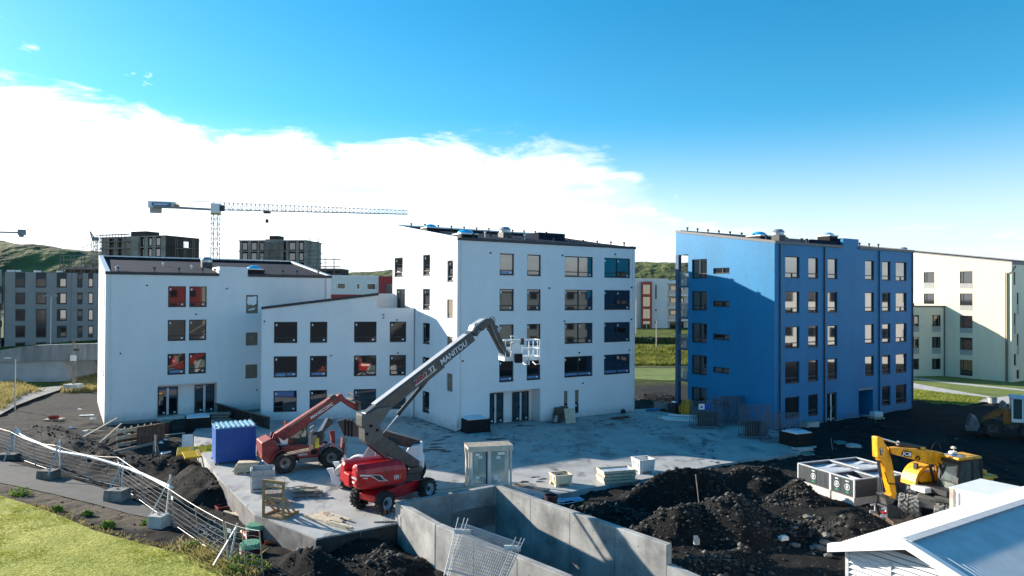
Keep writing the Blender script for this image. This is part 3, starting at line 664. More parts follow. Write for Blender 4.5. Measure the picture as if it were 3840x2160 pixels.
def block(name, label, P, ang, L, Dp, eave, back, mt, fops, sops, z0=-.5, sidemat=None, cap=M_steelw, fascia=M_dkmetal, roofmat=M_roof, cat='building', inset=.28, left_vis=True):
    root = empty(name, P, R_(ang), label, cat)
    m = MB(); wall2d(m, L, z0, eave, eave, fops, FR)
    m.add([(L, 0, z0), (L, Dp, z0), (L, Dp, back), (L, 0, eave)], [(0, 1, 2, 3)]).add([(0, Dp, z0), (L, Dp, z0), (L, Dp, back), (0, Dp, back)], [(3, 2, 1, 0)])
    s = m if sidemat is None else MB(); wall2d(s, Dp, z0, back, eave, sops, SIDE(Dp))
    m.build('wall', mt, root)
    if sidemat: s.build('side_wall', sidemat, root)
    sl_ = (back-eave)/Dp; r = MB(); g = .25
    r.add([(g, .02, eave-.02), (L-g, .02, eave-.02), (L-g, Dp-g, back-inset-g*sl_), (g, Dp-g, back-inset-g*sl_)], [(0, 1, 2, 3)])
    ro = r.build('roof', roofmat, root); n = int(L-2*g)
    for i in range(n):                                               # felt sheets laid up the slope, laps a little proud
        x0, x1 = g+.06+(L-2*g-.12)*i/n, g+.06+(L-2*g-.12)*(i+1)/n+.06; dz = .008 if i % 2 else .016; ye = Dp-g-.06; zz0 = eave-.02; zz1 = back-inset-g*sl_
        inst(MB().add([(x, y, z+o_) for o_ in (0, dz) for x, y, z in ((x0, .03, zz0), (x1, .03, zz0), (x1, ye, zz1), (x0, ye, zz1))], [(4, 5, 6, 7), (0, 1, 5, 4), (1, 2, 6, 5), (2, 3, 7, 6), (3, 0, 4, 7)]).mesh('felt_sheet', roofmat), 'felt_sheet', ro)
    pr = MB()                                                        # upstands round the roof, dark membrane inside
    zf = lambda y: eave + sl_*y
    for x0, x1 in ((.012, g+.05), (L-g-.05, L-.012)):
        pr.add([(x, y, zz) for x in (x0, x1) for y, zz in ((.02, zf(0)-.3), (Dp-.02, zf(Dp)-.6), (Dp-.02, zf(Dp)-.012), (.02, zf(0)-.006))], [(0, 1, 2, 3), (7, 6, 5, 4), (0, 4, 5, 1), (3, 2, 6, 7), (0, 3, 7, 4), (1, 5, 6, 2)])
    pr.box(g+.052, L-g-.052, Dp-g-.05, Dp-.012, back-.8, back-.012); pr.build('parapet', M_black, root)
    cp = MB()
    for x0, x1 in ((-.03, g+.08), (L-g-.08, L+.03)):
        cp.add([(x, y, zz) for x in (x0, x1) for y, zz in ((-.02, zf(0)-.1), (Dp+.03, zf(Dp)-.1), (Dp+.03, zf(Dp)+.03), (-.02, zf(0)+.025))], [(0, 1, 2, 3), (7, 6, 5, 4), (0, 4, 5, 1), (3, 2, 6, 7), (0, 3, 7, 4), (1, 5, 6, 2)])
    cp.box(g+.082, L-g-.082, Dp-g-.08, Dp+.03, back-.09, back+.03); cp.build('coping', cap, root)
    # fascia pieces along the eave
    return root
# ------------------------------------------------ middle white block (five storeys)
ST = 2.872
def zrow(k): return 13.91 - ST*k, 12.14 - ST*k                       # top and bottom of the windows of row k from above
colsM = [(3.84, 5.21, 'single'), (6.49, 7.86, 'single'), (10.34, 13.41, 'double'), (14.69, 17.74, 'double')]
fo = []; wl = []
for k in range(4):
    for x0, x1, kd in colsM:
        t, b = zrow(k); fo.append((x0, x1, b, t)); wl.append((x0, b, x1-x0, t-b, kd, k))
fo += [(2.95, 7.86, -.02, 2.78, 1.25), (10.31, 10.71, .42, 2.4), (11.49, 11.9, .42, 2.4)]
so = []; sw = []
Dm = 12.8
for k in range(5):
    t, b = zrow(k); so.append((Dm-6.24, Dm-4.86, b, t)); sw.append((Dm-6.24, b, 1.38, t-b, 'single'))
t, b = zrow(0); so.append((Dm-12.38, Dm-10.5, b, t)); sw.append((Dm-12.38, b, 1.88, t-b, 'single'))
so.append((Dm-11.9, Dm-9.95, 8.75, 11.05)); sw.append((Dm-11.9, 8.75, 1.95, 2.3, 'side'))
stair = [(11.58, 13.26, 'w'), (8.7, 10.18, 'b'), (5.83, 7.26, 'b'), (2.92, 4.34, 'x')]
for b, t, q in stair: so.append((Dm-1.72, Dm-.72, b, t))
mid = block('apartment_block', 'tall white five storey block with sunlit blank end wall behind the boom lift', (-4.24, 55, 0), UANG, 18.3, Dm, 15.0, 17.0, M_white, fo, so)
for i, (x, b, w, h, kd, k) in enumerate(wl): add_window(mid, x, b, w, h, kd, FR, film=(kd == 'single' and i % 3 == 0) or k == 3)
SM = SIDE(Dm)
for x, b, w, h, kd in sw: add_window(mid, x, b, w, h, kd, SM)
for b, t, q in stair:
    if q == 'w': add_window(mid, Dm-1.72, b, 1.0, t-b, 'single', SM)
    else: add_board(mid, Dm-1.72, b, 1.0, t-b, SM, q == 'x')
for x in (10.31, 11.49):
    add_board(mid, x, 1.35, .4, 1.05, FR); add_window(mid, x, .42, .4, .9, 'plain', FR)
add_door(mid, 3.42, 0.01, 1.55, 2.5, FR, 1.2); add_door(mid, 5.86, 0.01, 1.62, 2.46, FR, 1.2)
MB().box(-.05, 18.35, -.09, -.004, 14.8, 15.02).build('gutter', M_dkmetal, mid)
downpipe(mid, .33, -.07, 0, 14.75, M_whitep, -.5); downpipe(mid, 18.02, -.07, 0, 14.75, M_whitep)
for x in np.linspace(1.8, 17.6, 11): inst(_vent, 'roof_vent', mid, (float(x), .7, 15.08))
for x in np.linspace(1.6, 17.0, 12): inst(_vent, 'roof_vent', mid, (float(x), Dm-.55, 16.85))
for x, y in ((4.5, 3.5), (8.3, 3.2)): inst(_ventw, 'roof_vent', mid, (x, y, 15.0+y*.156))
skylight(mid, 2.1, 9.2, 16.2, 1.25, M_dome); skylight(mid, 1.7, 1.9, 15.05, 1.5, M_dome, .35); exhaust(mid, 7.4, 5.0, 15.6)
MB().box(11.2, 14.2, 5.2, 7.6, 15.2, 16.35).build('roof_hatch', M_roof, mid)
_sp = MB().cyl((0, 0, 0), (0, -.1, 0), .07, n=8).mesh('wall_light', M_dkmetal)
for x, z in ((2.95, 13.9), (10.05, 13.95), (15.9, 14.25), (8.7, 11.15), (10.3, 8.35), (.5, 5.4), (12.3, 2.95), (11.9, 5.6), (17.6, 5.6), (17.85, 11.3), (17.85, 8.4)): inst(_sp, 'wall_light', mid, (x, 0, z))
MB().box(-.004, 18.3, -.03, -.002, -.12, .05).build('plinth', M_conc, mid)
# ------------------------------------------------ left white block (four storeys)
fo = []; wl = []
for k in range(3):
    t, b = 11.16-ST*k, 9.38-ST*k
    for x in (4.6, 6.25):
        fo.append((x, x+1.39, b, t)); wl.append((x, b, 1.39, t-b, 'single', k))
bd = [(8.78, 10.44, 'peel'), (5.9, 7.07, 'x'), (2.95, 4.2, '')]
for b, t, q in bd: fo.append((10.92, 11.95, b, t))
fo.append((3.86, 8.55, .08, 2.78, .9))
Dl = 13.6; so = []; sw = []
for k in range(3):
    t, b = 11.16-ST*k, 9.4-ST*k
    for y in (1.2, 5.0, 9.4): so.append((Dl-y-1.1, Dl-y, b, t)); sw.append((Dl-y-1.1, b, 1.1, t-b, 'single'))
left = block('apartment_block', 'white four storey block at the left with dark felt roof and two red reflecting windows', (-33.0, 57.6, 0), UANG, 18.65, Dl, 12.3, 14.2, M_white, fo, so)
for x, b, w, h, kd, k in wl: add_window(left, x, b, w, h, kd, FR, film=(k == 2 and x < 5))
for x, b, w, h, kd in sw: add_window(left, x, b, w, h, kd, SIDE(Dl), stick=False)
for b, t, q in bd:
    o = add_board(left, 10.92, b, 1.03, t-b, FR, q == 'x')
    if q == 'peel':
        p = MB(); p.prism([(.1, .95), (.2, .75), (.45, .8), (.6, .7), (.9, .85), (.92, 1.5), (.8, 1.55), (.5, 1.48), (.15, 1.5)], .068, .078).prism([(.2, .25), (.75, .35), (.8, .5), (.25, .38)], .068, .078).build('torn_film', M_sticker, o)
add_door(left, 3.98, .12, 1.55, 2.42, FR, .86); add_door(left, 6.86, .12, 1.62, 2.45, FR, .86)
MB().box(-.05, 8.64, -.1, -.004, 12.08, 12.32).box(11.06, 18.7, -.1, -.004, 12.08, 12.32).build('gutter', M_dkmetal, left)
MB().box(8.66, 11.04, .0, .3, 12.29, 12.92).box(8.66, 8.9, .302, 3.5, 12.2, 12.93).box(10.8, 11.04, .302, 3.5, 12.2, 12.93).build('raised_parapet', M_white, left)
MB().box(8.9, 10.8, .31, 3.4, 12.3, 12.75).build('hatch_roof', M_roof, left)
downpipe(left, .42, -.07, 0, 12.05, M_whitep); downpipe(left, 18.2, -.07, 0, 12.05, M_whitep)
for x in (.9, 3.6, 5.5, 7.4, 8.4, 12.6, 14.3, 15.6, 17.6): inst(_vent, 'roof_vent', left, (x, .6, 12.38))
for x, y in ((1.0, 1.6), (4.9, 6.5), (7.0, 4.2), (.8, .9)): inst(_ventw, 'roof_vent', left, (x, y, 12.25+y*.12))
exhaust(left, 8.6, 6.3, 13.0); skylight(left, 11.8, 1.0, 12.42, 1.35, M_dome, .3)
for y, x0, x1 in [(c, .5, 18) for c in np.arange(1.2, 13, 1.6)]: pass
MB().box(-.004, 3.84, -.02, -.002, -.3, .02).box(8.57, 18.6, -.02, -.002, -.3, .16).build('plinth', M_conc, left)
for x, z in ((3.0, 11.2), (9.3, 11.0), (6.8, 8.75), (11.9, 1.9), (1.1, 5.6)): inst(_sp, 'wall_light', left, (x, 0, z))
# ------------------------------------------------ white link block with a sloping roof and a terrace
LP = Vector((-20.8, 59.1, 0)); link = empty('link_block', LP, R_(11.2), 'white three storey link block with slanted dark roof edge and corner terrace', 'building')
fo = []; wl = []
for k in range(3):
    t, b = 8.21-2.88*k, 6.44-2.88*k
    for x0, x1, kd in ((.95, 2.83, 'split'), (3.86, 5.27, 'single'), (7.49, 9.37, 'split'), (10.49, 11.89, 'single')):
        fo.append((x0, x1, b, t)); wl.append((x0, b, x1-x0, t-b, kd, k))
m = MB(); LX, LT = 12.55, 9.41
wall2d(m, LX, -.3, 9.34, 9.34, fo, FR)
zt = lambda x: 9.42 + .1275*x
m.add([(0, 0, 9.34), (LT, 0, 9.34), (LT, 0, zt(LT)), (0, 0, zt(0))], [(0, 1, 2, 3)])
m.add([(0, 8, -.3), (0, 0, -.3), (0, 0, zt(0)), (0, 8, zt(0))], [(0, 1, 2, 3)])
m.add([(LT, 0, 8.6), (LT, 4.2, 8.6), (LT, 4.2, zt(LT)), (LT, 0, zt(LT))], [(0, 1, 2, 3)])            # terrace side
m.add([(LT, 4.2, 8.6), (LX+3, 4.2, 8.6), (LX+3, 4.2, zt(LT)), (LT, 4.2, zt(LT))], [(3, 2, 1, 0)])
m.add([(LT, .25, 8.6), (LX, .25, 8.6), (LX, .25, 9.34), (LT, .25, 9.34)], [(3, 2, 1, 0)])
m.build('wall', M_white, link)
MB().add([(LT, 0, 8.62), (LX+2.5, 0, 8.62), (LX+2.5, 4.2, 8.62), (LT, 4.2, 8.62)], [(0, 1, 2, 3)]).build('terrace_floor', M_conc, link)
MB().box(LT+.004, LX+.2, -.02, .27, 9.342, 9.37).build('coping', M_whitep, link)
MB().add([(0, .02, zt(0)-.01), (LT-.02, .02, zt(LT)-.01), (LT-.02, 8.4, zt(LT)-.01), (0, 8.4, zt(0)-.01)], [(0, 1, 2, 3)]).add([(LT-.02, 4.4, zt(LT)-.01), (LX+4, 4.4, zt(LT)-.01), (LX+4, 8.4, zt(LT)-.01), (LT-.02, 8.4, zt(LT)-.01)], [(0, 1, 2, 3)]).build('roof', M_roof, link)
m = MB()
def edge(a, b, m_, y0, y1, h0, h1_): m_.add([(x, y, z) for x, zz in (a, b) for y in (y0, y1) for z in (zz+h0, zz+h1_)], [(0, 1, 3, 2), (4, 6, 7, 5), (0, 4, 5, 1), (2, 3, 7, 6), (1, 5, 7, 3), (0, 2, 6, 4)])
edge((-.05, zt(-.05)), (LT+.05, zt(LT+.05)), m, -.1, .15, -.16, .06); edge((LT+.005, zt(LT)), (LT+.12, zt(LT)), m, .152, 4.3, -.16, .06)
m.build('gutter', M_dkmetal, link)
for x, b, w, h, kd, k in wl: add_window(link, x, b, w, h, kd, FR, film=(k == 1 and x < 5))
downpipe(link, -.06, .3, 0, 9.2, M_whitep)
for x, z in ((.2, 8.25), (9.95, 8.8), (9.95, 8.55), (5.6, 5.35), (11.1, 8.35), (11.2, 5.5)): inst(_sp, 'wall_light', link, (x, 0, z))
# ------------------------------------------------ blue block with balconies
fo = []; wl = []; bc = [(1.35, 3.18, 'split'), (4.36, 5.69, 'hopper'), (7.03, 8.39, 'hopper'), (12.55, 13.93, 'hopper'), (15.24, 16.6, 'hopper'), (17.5, 19.32, 'split')]
for k in range(5):
    t, b = 13.83-ST*k, 12.05-ST*k
    for i, (x0, x1, kd) in enumerate(bc):
        if k == 4 and i in (2, 3): continue
        fo.append((x0, x1, b, t)); wl.append((x0, b, x1-x0, t-b, kd))
fo += [(6.95, 8.32, -.18, 2.32, .22), (11.56, 13.78, -.05, 2.42, 2.5)]
Db = 9.3; so = []; sw = []
for k in range(5):
    t, b = 13.85-ST*k, 12.13-ST*k
    so.append((Db-8.85, Db-7.08, b, t)); sw.append((Db-8.85, b, 1.77, t-b, 'double'))
    t, b = 13.0-ST*k, 12.5-ST*k
    so.append((Db-6.35, Db-4.56, b, t)); sw.append((Db-6.35, b, 1.79, t-b, 'strip'))
blue = empty('apartment_block', (21.06, 56.9, 0), R_(UANG), 'deep blue five storey block with balconies and slanted roof right of the yard', 'building')
BL, BD, be = 20.5, 10.85, 15.0; bk = 16.62; sl_ = (bk-be)/BD
m = MB(); wall2d(m, BL, -.6, be, be, fo, FR)
m.add([(BL, 0, -.6), (BL, BD, -.6), (BL, BD, bk), (BL, 0, be)], [(0, 1, 2, 3)]).add([(1.6, BD, -.6), (BL, BD, -.6), (BL, BD, bk), (1.6, BD, bk)], [(3, 2, 1, 0)])
m.add([(1.6, Db, -.6), (1.6, BD, -.6), (1.6, BD, bk), (1.6, Db, bk-.2)], [(3, 2, 1, 0)])
m.build('wall', M_blue, blue)
s = MB(); zb9 = be + sl_*Db; wall2d(s, Db, -.6, zb9, be, so, SIDE(Db))
s.add([(0, BD, 14.35), (0, Db, 14.35), (0, Db, zb9), (0, BD, bk)], [(0, 1, 2, 3)])                # head wall over the balconies
s.add([(0, BD, 14.35), (1.6, BD, 14.35), (1.6, BD, bk), (0, BD, bk)], [(3, 2, 1, 0)]).add([(0, Db, 14.35), (1.6, Db, 14.35), (1.6, BD, 14.35), (0, BD, 14.35)], [(3, 2, 1, 0)])
sw_o = s.build('side_wall', M_blue, blue)
for k in range(5):
    zf_ = 14.35-1.64-ST*k+.0
for x, b, w, h, kd in wl: add_window(blue, x, b, w, h, kd, FR, stick=False, glass=M_glassb)
for x, b, w, h, kd in sw: add_window(blue, x, b, w, h, kd, SIDE(Db), stick=False)
MB().add([(.2, .02, be-.02), (BL-.2, .02, be-.02), (BL-.2, BD-.1, bk-.1), (.2, BD-.1, bk-.1)], [(0, 1, 2, 3)]).build('roof', M_roof, blue)
cp = MB()
for x0, x1 in ((-.04, .3), (BL-.3, BL+.04)):
    cp.add([(x, y, z) for x in (x0, x1) for y, z in ((-.05, be-.17), (BD+.04, bk-.17), (BD+.04, bk+.04), (-.05, be+.04))], [(0, 1, 2, 3), (7, 6, 5, 4), (0, 4, 5, 1), (3, 2, 6, 7), (0, 3, 7, 4), (1, 5, 6, 2)])
cp.box(.302, BL-.302, BD-.3, BD+.04, bk-.17, bk+.04); M_cop = mat('dark_coping', (.16, .15, .15), .6, .1); cp.build('coping', M_cop, blue)
MB().box(-.04, 9.2, -.1, -.004, be-.2, be+.02).box(11.56, BL+.04, -.1, -.004, be-.2, be+.02).build('gutter', M_cop, blue)
MB().box(9.22, 11.54, -.003, .25, be-.01, be+.66).build('raised_parapet', M_blue, blue); MB().box(5.2, 9.2, .3, .5, be-.1, be+.4).box(9.22, 9.5, .252, 3.5, be-.1, be+.66).box(9.502, 11.54, 2.5, 3.5, be, be+.62).build('roof_upstand', M_roof, blue)
for x in (.62, 6.5, 14.7, 20.3): downpipe(blue, x, -.07, -.2, 14.78, M_dkmetal)
for y in np.linspace(1.2, 9.9, 8): inst(_vent, 'roof_vent', blue, (.5, float(y), be+sl_*float(y)+.05))
for x in (2.6, 4.6, 5.3, 13.0, 14.5, 16.0): inst(_vent, 'roof_vent', blue, (x, .8, be+.12))
skylight(blue, 1.1, 2.4, be+.35, 1.4, M_dome, .2); exhaust(blue, 3.6, 2.4, be+.3); skylight(blue, 9.4, 1.6, be+.6, 1.2, M_domec, .3)
add_door(blue, 7.0, -.16, 1.28, 2.42, FR, .16)
MB().box(11.58, 13.76, -.02, .2, 2.2, 2.41).build('lintel', mat('grey_lintel', (.3, .29, .28), .8), blue)
MB().box(.02, 20.4, -.03, -.003, -.5, -.1).build('plinth', M_conc, blue)
M_bal = mat('blue_grey_concrete', (.055, .11, .19), .7, .2, 3)
MB().box(-.06, .32, BD-.38, BD-.02, -.5, 14.348).build('balcony_post', M_bal, blue)
ZB = [14.35-1.64-ST*k for k in range(5)]                              # top rails
for k in range(4):
    zr = ZB[k]; zf_ = zr-1.22
    b = MB().box(-.05, 1.6, Db+.004, BD-.0, zf_-.16, zf_).build('balcony', M_bal, blue)
    rl = MB().box(0, .04, Db+.01, BD-.385, zr-.05, zr)
    for y in np.arange(Db+.06, BD-.4, .11): rl.box(.012, .03, float(y), float(y)+.025, zf_, zr-.05)
    rl.box(.04, 1.6, BD-.06, BD-.02, zr-.05, zr)
    for x in np.arange(.35, 1.58, .11): rl.box(float(x), float(x)+.025, BD-.05, BD-.03, zf_, zr-.05)
    rl.build('railing', M_zinc, b)
    MB().box(.35, 1.0, Db+.5, Db+1.0, zf_+.002, zf_+.65).build('wrapped_goods', M_plast, b)
# ------------------------------------------------ cream block and its wing
CP = PL((61.7, 87.6, .15), UANG); CPs = lambda x, y: None
def cside(x, y):
    r = _ray(x, y); u = CP.u; p = CAMP + r*(((CP.P-CAMP) @ u)/(r @ u)) - CP.P; return float(p @ CP.v), float(p[2])
def c3(x, y): return cside(3300+x/2.07, 900+y/2.07)
Dc = 26.0; so = []; sw = []; pn = []
def cw(x0, x1, t, b, kd='plain', pb=None):
    y0, zt_ = c3(x1, t); y1, zb_ = c3(x0, b); ztm = c3((x0+x1)/2, t)[1]; zbm = c3((x0+x1)/2, b)[1]
    so.append((Dc-y1, Dc-y0, zbm, ztm)); sw.append((Dc-y1, zbm, y1-y0, ztm-zbm, kd))
    if pb: pn.append((Dc-y1, c3((x0+x1)/2, pb)[1], y1-y0, zbm))
for t, b, pb in ((243, 335, 375), (415, 507, 547), (587, 682, 722), (758, 853, 893)): cw(620, 718, t, b, 'side', pb)
cw(620, 718, 931, 1052, 'side')
cw(340, 422, 249, 330, 'side', 375); cw(340, 422, 415, 496, 'side')
cream = block('apartment_block', 'cream five storey block at the right edge beyond the blue block', CP.P, UANG, 22, Dc, 14.85, 18.6, M_cream, [(.55, 1.0, 12.0, 13.6), (1.4, 1.9, 9.5, 11.0), (.6, 1.05, 7.0, 8.5), (1.4, 1.9, 4.4, 5.9), (.6, 1.2, 2.0, 3.4), (1.3, 2.0, .3, 1.4)], so, z0=-.5, cap=mat('cream_coping', (.25, .25, .24), .6, .1))
for x, b, w, h, kd in sw: add_window(cream, x, b, w, h, kd, SIDE(Dc), stick=False)
for x0, z0_, w, h in [(.55, 12.0, .45, 1.6), (1.4, 9.5, .5, 1.5), (.6, 7.0, .45, 1.5), (1.4, 4.4, .5, 1.5), (.6, 2.0, .6, 1.4), (1.3, .3, .7, 1.1)]: add_window(cream, x0, z0_, w, h, 'plain', FR, stick=False)
M_cpan = mat('grey_panel', (.36, .36, .34), .7, .1)
for x, z0_, w, z1_ in pn: inst(MB().box(0, w, -.012, -.002, 0, z1_-z0_-.01).mesh('panel', M_cpan), 'panel', cream, mx=SIDE(Dc) @ Matrix.Translation((x, 0, z0_)))
for z0_, x in ((8.3, 1.4), (5.9, .6), (3.3, 1.4)): MB().box(x, x+.5, -.012, -.002, z0_, z0_+1.1).build('panel', M_cpan, cream)
dp = MB().tube([(.9, -.1, 14.3), (.4, -.1, 13.9), (-.08, -.1, 13.6), (-.1, .45, 13.4), (-.1, .45, 0)], .06, 8).tube([(-.1, .62, 13.5), (-.1, .62, 0)], .05, 8); dp.build('downpipe', mat('brown_pipe', (.16, .14, .11), .5), cream)
MB().box(0, 22, -.1, -.004, 14.5, 14.87).build('gutter', M_cop, cream)
exhaust(cream, 1.2, 14.0, 16.4)
_yc = c3(503, 512)[0]; wp = CP.P + CP.v*_yc
WG = PL((wp[0], wp[1], .15), 8.0)
wing = empty('cream_wing', (wp[0], wp[1], .15), R_(8), 'low three storey cream wing tucked between the blue block and the cream block', 'building')
def w3(x, y): return WG.f(3300+x/2.07, 900+y/2.07)
fo = []; wl = []; wpn = []
for t, b, pb in ((583, 668, 712), (752, 836, 883), (920, 1003, None)):
    for x0, x1 in ((255, 303), (403, 472)):
        a = w3(x0, t); c = w3(x1, b); X0 = a[0]+14; z1_ = w3(437, t)[1]; z0_ = w3(437, b)[1]
        fo.append((X0, c[0]+14, z0_, z1_)); wl.append((X0, z0_, c[0]-a[0], z1_-z0_))
        if pb: wpn.append((X0, w3(437, pb)[1], c[0]-a[0], z0_))
wtop = w3(503, 512)[1]
MX = Matrix.Translation((-14, 0, 0)); m = MB(); wall2d(m, 14, -.5, wtop, wtop, fo, MX); m.add([(-14, 0, wtop-.02), (0, 0, wtop-.02), (3, 8, wtop-.02), (-14, 8, wtop-.02)], [(0, 1, 2, 3)])
m.build('wall', M_cream, wing)
for x, z, w, h in wl: add_window(wing, x, z, w, h, 'side', MX, stick=False)
for x, z0_, w, z1_ in wpn: inst(MB().box(0, w, -.012, -.002, 0, z1_-z0_-.01).mesh('panel', M_cpan), 'panel', wing, mx=MX @ Matrix.Translation((x, 0, z0_)))
MB().box(-14, .02, -.08, -.003, wtop-.15, wtop+.06).build('gutter', M_cop, wing); downpipe(wing, -.12, -.06, 0, wtop-.1, M_dkmetal)
MB().box(-6, -4.2, .3, 3, wtop-.1, wtop+.35).build('roof_hatch', M_roof, wing)
# ================================================================== background buildings, cranes, lamps
M_gpanel = mat('grey_brown_cladding', (.28, .26, .25), .75, .06, .4); M_dpanel = mat('dark_cladding', (.035, .038, .042), .6, .1, 1)
g0 = DP(15, 1292, 119); GB = PL((g0.x, g0.y, 0), 36)
grey = empty('apartment_block', (g0.x, g0.y, 0), R_(36), 'grey brown panel clad block with dark window strips at the far left', 'building')
def gz(x, y): return GB.f(x/2.683, 720+y/2.683)
x_r = gz(985, 900)[0]+14; ztop = gz(400, 806)[1]
MB().box(0, x_r, .1, 14, 0, ztop-.06).box(-16, -.4, .1, 14, 0, ztop+.3).build('wall', M_gpanel, grey)
yr = [gz(400, y)[1] for y in (806, 1006, 1173, 1341, 1510)] + [1.2]; xs_ = [0, gz(715, 1000)[0], x_r]
for i in range(5):
    for j in range(2): inst(MB().box(xs_[j]+.03, xs_[j+1]-.03, 0, .098, yr[i+1]+.03, yr[i]-.03).mesh('facade_panel', M_gpanel), 'facade_panel', grey)
rows = [(808, 962), (1012, 1130), (1178, 1297), (1345, 1465), (1512, 1640)]
for c, (xa, xb) in enumerate(((155, 253), (362, 465), (572, 670), (778, 830), (888, 937), (1020, 1110), (1180, 1290), (1400, 1500))):
    for r_, (ya, yb) in enumerate(rows):
        if c == 1 and r_ == 2: yb = 1345
        a = gz(xa, ya); b_ = gz(xb, yb); x0, x1 = a[0], b_[0]; zt_, zb_ = gz((xa+xb)/2, ya)[1], max(1.25, gz((xa+xb)/2, yb)[1])
        o = MB().box(x0, x1, -.03, -.003, zb_, zt_).build('dark_panel', M_dpanel, grey)
        wx0, wx1 = (x0+.55, x1-.15) if c == 2 else (x0+.12, x1-.12); wt = zt_-.2 if r_ else zt_-.2-(zt_-zb_)*.36
        if c in (3,): wt = zt_-.4; zb2 = wt-.8
        else: zb2 = zb_+.25
        MB().box(wx0, wx1, -.05, -.032, zb2, wt).build('pane', M_glassd if c not in (2, 4) else M_glass, o)
for z in yr[1:5]: MB().box(-1.9, -.3, -.6, .098, z-.12, z+.9).build('balcony', M_dpanel, grey)
for x, w in ((.3, 1.2), (1.6, .7), (4.2, 1.0), (7.6, .8)): MB().box(x, x+w, 3, 4, ztop-.06, ztop+.35).build('roof_unit', M_zinc, grey)
# ---- concrete ramp bridge at the far left
rp0 = DP(0, 1400, 84); RB = PL((rp0.x, rp0.y, 0), 0); br = empty('ramp_bridge', (rp0.x, rp0.y, 0), 0, 'streaked concrete ramp bridge with dark underpass beside the left white block', 'bridge')
top = [RB.f(*p) for p in ((-160, 1337), (0, 1314), (70, 1302), (140, 1294), (250, 1290), (420, 1286))]; bot = [RB.f(*p) for p in ((420, 1346), (180, 1351), (0, 1358), (-160, 1372))]
M_streak = mat('streaked_concrete', (.16, .16, .155), .85, 0, col2=(.36, .36, .35), scale=1.2, lo=.3, hi=.7, det=9, stretch=(1, 1, .18))
MB().prism(top+bot, -.5, .3).build('parapet', M_streak, br)
MB().prism([RB.f(*p) for p in ((-160, 1371), (0, 1356.5), (240, 1348), (262, 1428), (-160, 1450))], -.2, 6).build('abutment', mat('pale_wall', (.36, .37, .38), .85, .12, .5, det=8), br)
MB().prism([RB.f(*p) for p in ((200, 1340), (430, 1340), (430, 1450), (200, 1450))], 6.2, 6.6).build('back_wall', M_conc, br)
MB().prism([top[0], top[-1], (top[-1][0], top[-1][1]-.5), (top[0][0], top[0][1]-.5)], .31, 9).build('road_slab', M_conc2, br)
# ---- white road ramp surface behind the bridge
# ---- blocks under construction
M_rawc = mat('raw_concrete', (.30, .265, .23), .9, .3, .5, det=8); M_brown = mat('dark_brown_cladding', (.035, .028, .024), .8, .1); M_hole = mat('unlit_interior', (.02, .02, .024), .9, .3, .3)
def scaffold(name, label, P, ang, L, z0, z1, dx=2.4, dz=2.0, depth=1.1):
    r = empty(name, P, ang, label, 'scaffolding'); m = MB(); pl_ = MB(); e = .055
    for x in np.arange(0, L+.01, dx):
        for y in (0, -depth): m.box(x-e, x+e, y-e, y+e, z0, z1)
    for z in np.arange(z0+1, z1+.1, dz):
        for y in (0, -depth): m.box(-.3, L+.3, y-e, y+e, z-e, z+e)
        m.box(-.3, L+.3, -depth-e, -depth+e, z+.95, z+1.04); pl_.box(-.2, L+.2, -depth+.1, -.1, z+e+.01, z+e+.09)
    m.build('tubes', M_rawc if False else mat('scaffold_tube', (.17, .165, .16), .6, .2, metal=.3), r); pl_.build('deck_boards', M_woodg, r); return r
def carcass(label, pxl, pxr, ytop, Y, ang, Dp, cols, right_brown):
    a = DP(pxl, ytop, Y); Pp = PL((a.x, a.y, 0), ang); L = Pp.f(pxr, ytop)[0]; zt_ = a.z
    r = empty('unfinished_block', (a.x, a.y, 0), R_(ang), label, 'building'); m = MB(); h = MB()
    fl = [zt_-.35-3.0*k for k in range(8)]
    for k, z in enumerate(fl):
        MB().box(-.15, L+.1, -.15, Dp-.05, z, z+.35).build('floor_slab', M_rawc, r)
    for c0, c1 in cols:
        m.box(c0*L, c1*L, 0, .3, 2, zt_-.36)
    m.box(L-.31, L, .31, Dp-.4, 2, zt_-.36) if not right_brown else None
    m.box(0, .3, .31, Dp-.4, 2, zt_-.36); m.build('wall', M_rawc, r)
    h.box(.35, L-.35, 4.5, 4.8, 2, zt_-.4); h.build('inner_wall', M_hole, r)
    if right_brown:
        b = MB(); mxr = Matrix.Translation((L+.1, 0, 0)) @ Matrix.Rotation(R_(90), 4, 'Z')
        wall2d(b, Dp, 2, zt_+.0, zt_+.0, [(Dp*.52, Dp*.68, zt_-3.6, zt_-1.3)], mxr); b.build('end_wall', M_brown, r)
    return r, L, zt_
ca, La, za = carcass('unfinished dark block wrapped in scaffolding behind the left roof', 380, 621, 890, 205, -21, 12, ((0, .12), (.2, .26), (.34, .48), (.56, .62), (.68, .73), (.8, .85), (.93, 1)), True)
MB().box(La*.40, La*.64, 1.5, 6, za+.01, za+1.5).build('roof_core', M_brown, ca)
for x0, x1 in ((.37, .62),): MB().box(La*x0, La*x1, -.75, -.16, 3, za-.1).build('stair_tower', M_rawc, ca)
pa = ca.location; scaffold('scaffolding', 'grey tube scaffolding along the front of the unfinished block left of the tower crane', (pa.x+.4, pa.y-1.2, 0), R_(-21), 11.5, 12, za+.8)
q = ca.matrix_basis @ Vector((La+1.2, 3, 0)); scaffold('scaffolding', 'open scaffolding tower on the right end of the unfinished block left of the tower crane', (q.x, q.y, 0), R_(0), 5, 12, za-1.0, 2.4, 5.0)
cb, Lb, zb2_ = carcass('unfinished grey block with open window bays behind the left roof right of the tower crane', 898, 1148, 901, 205, -6, 12, ((0, .035), (.13, .17), (.27, .30), (.37, .42), (.58, .66), (.70, .74), (.85, .89), (.97, 1)), False)
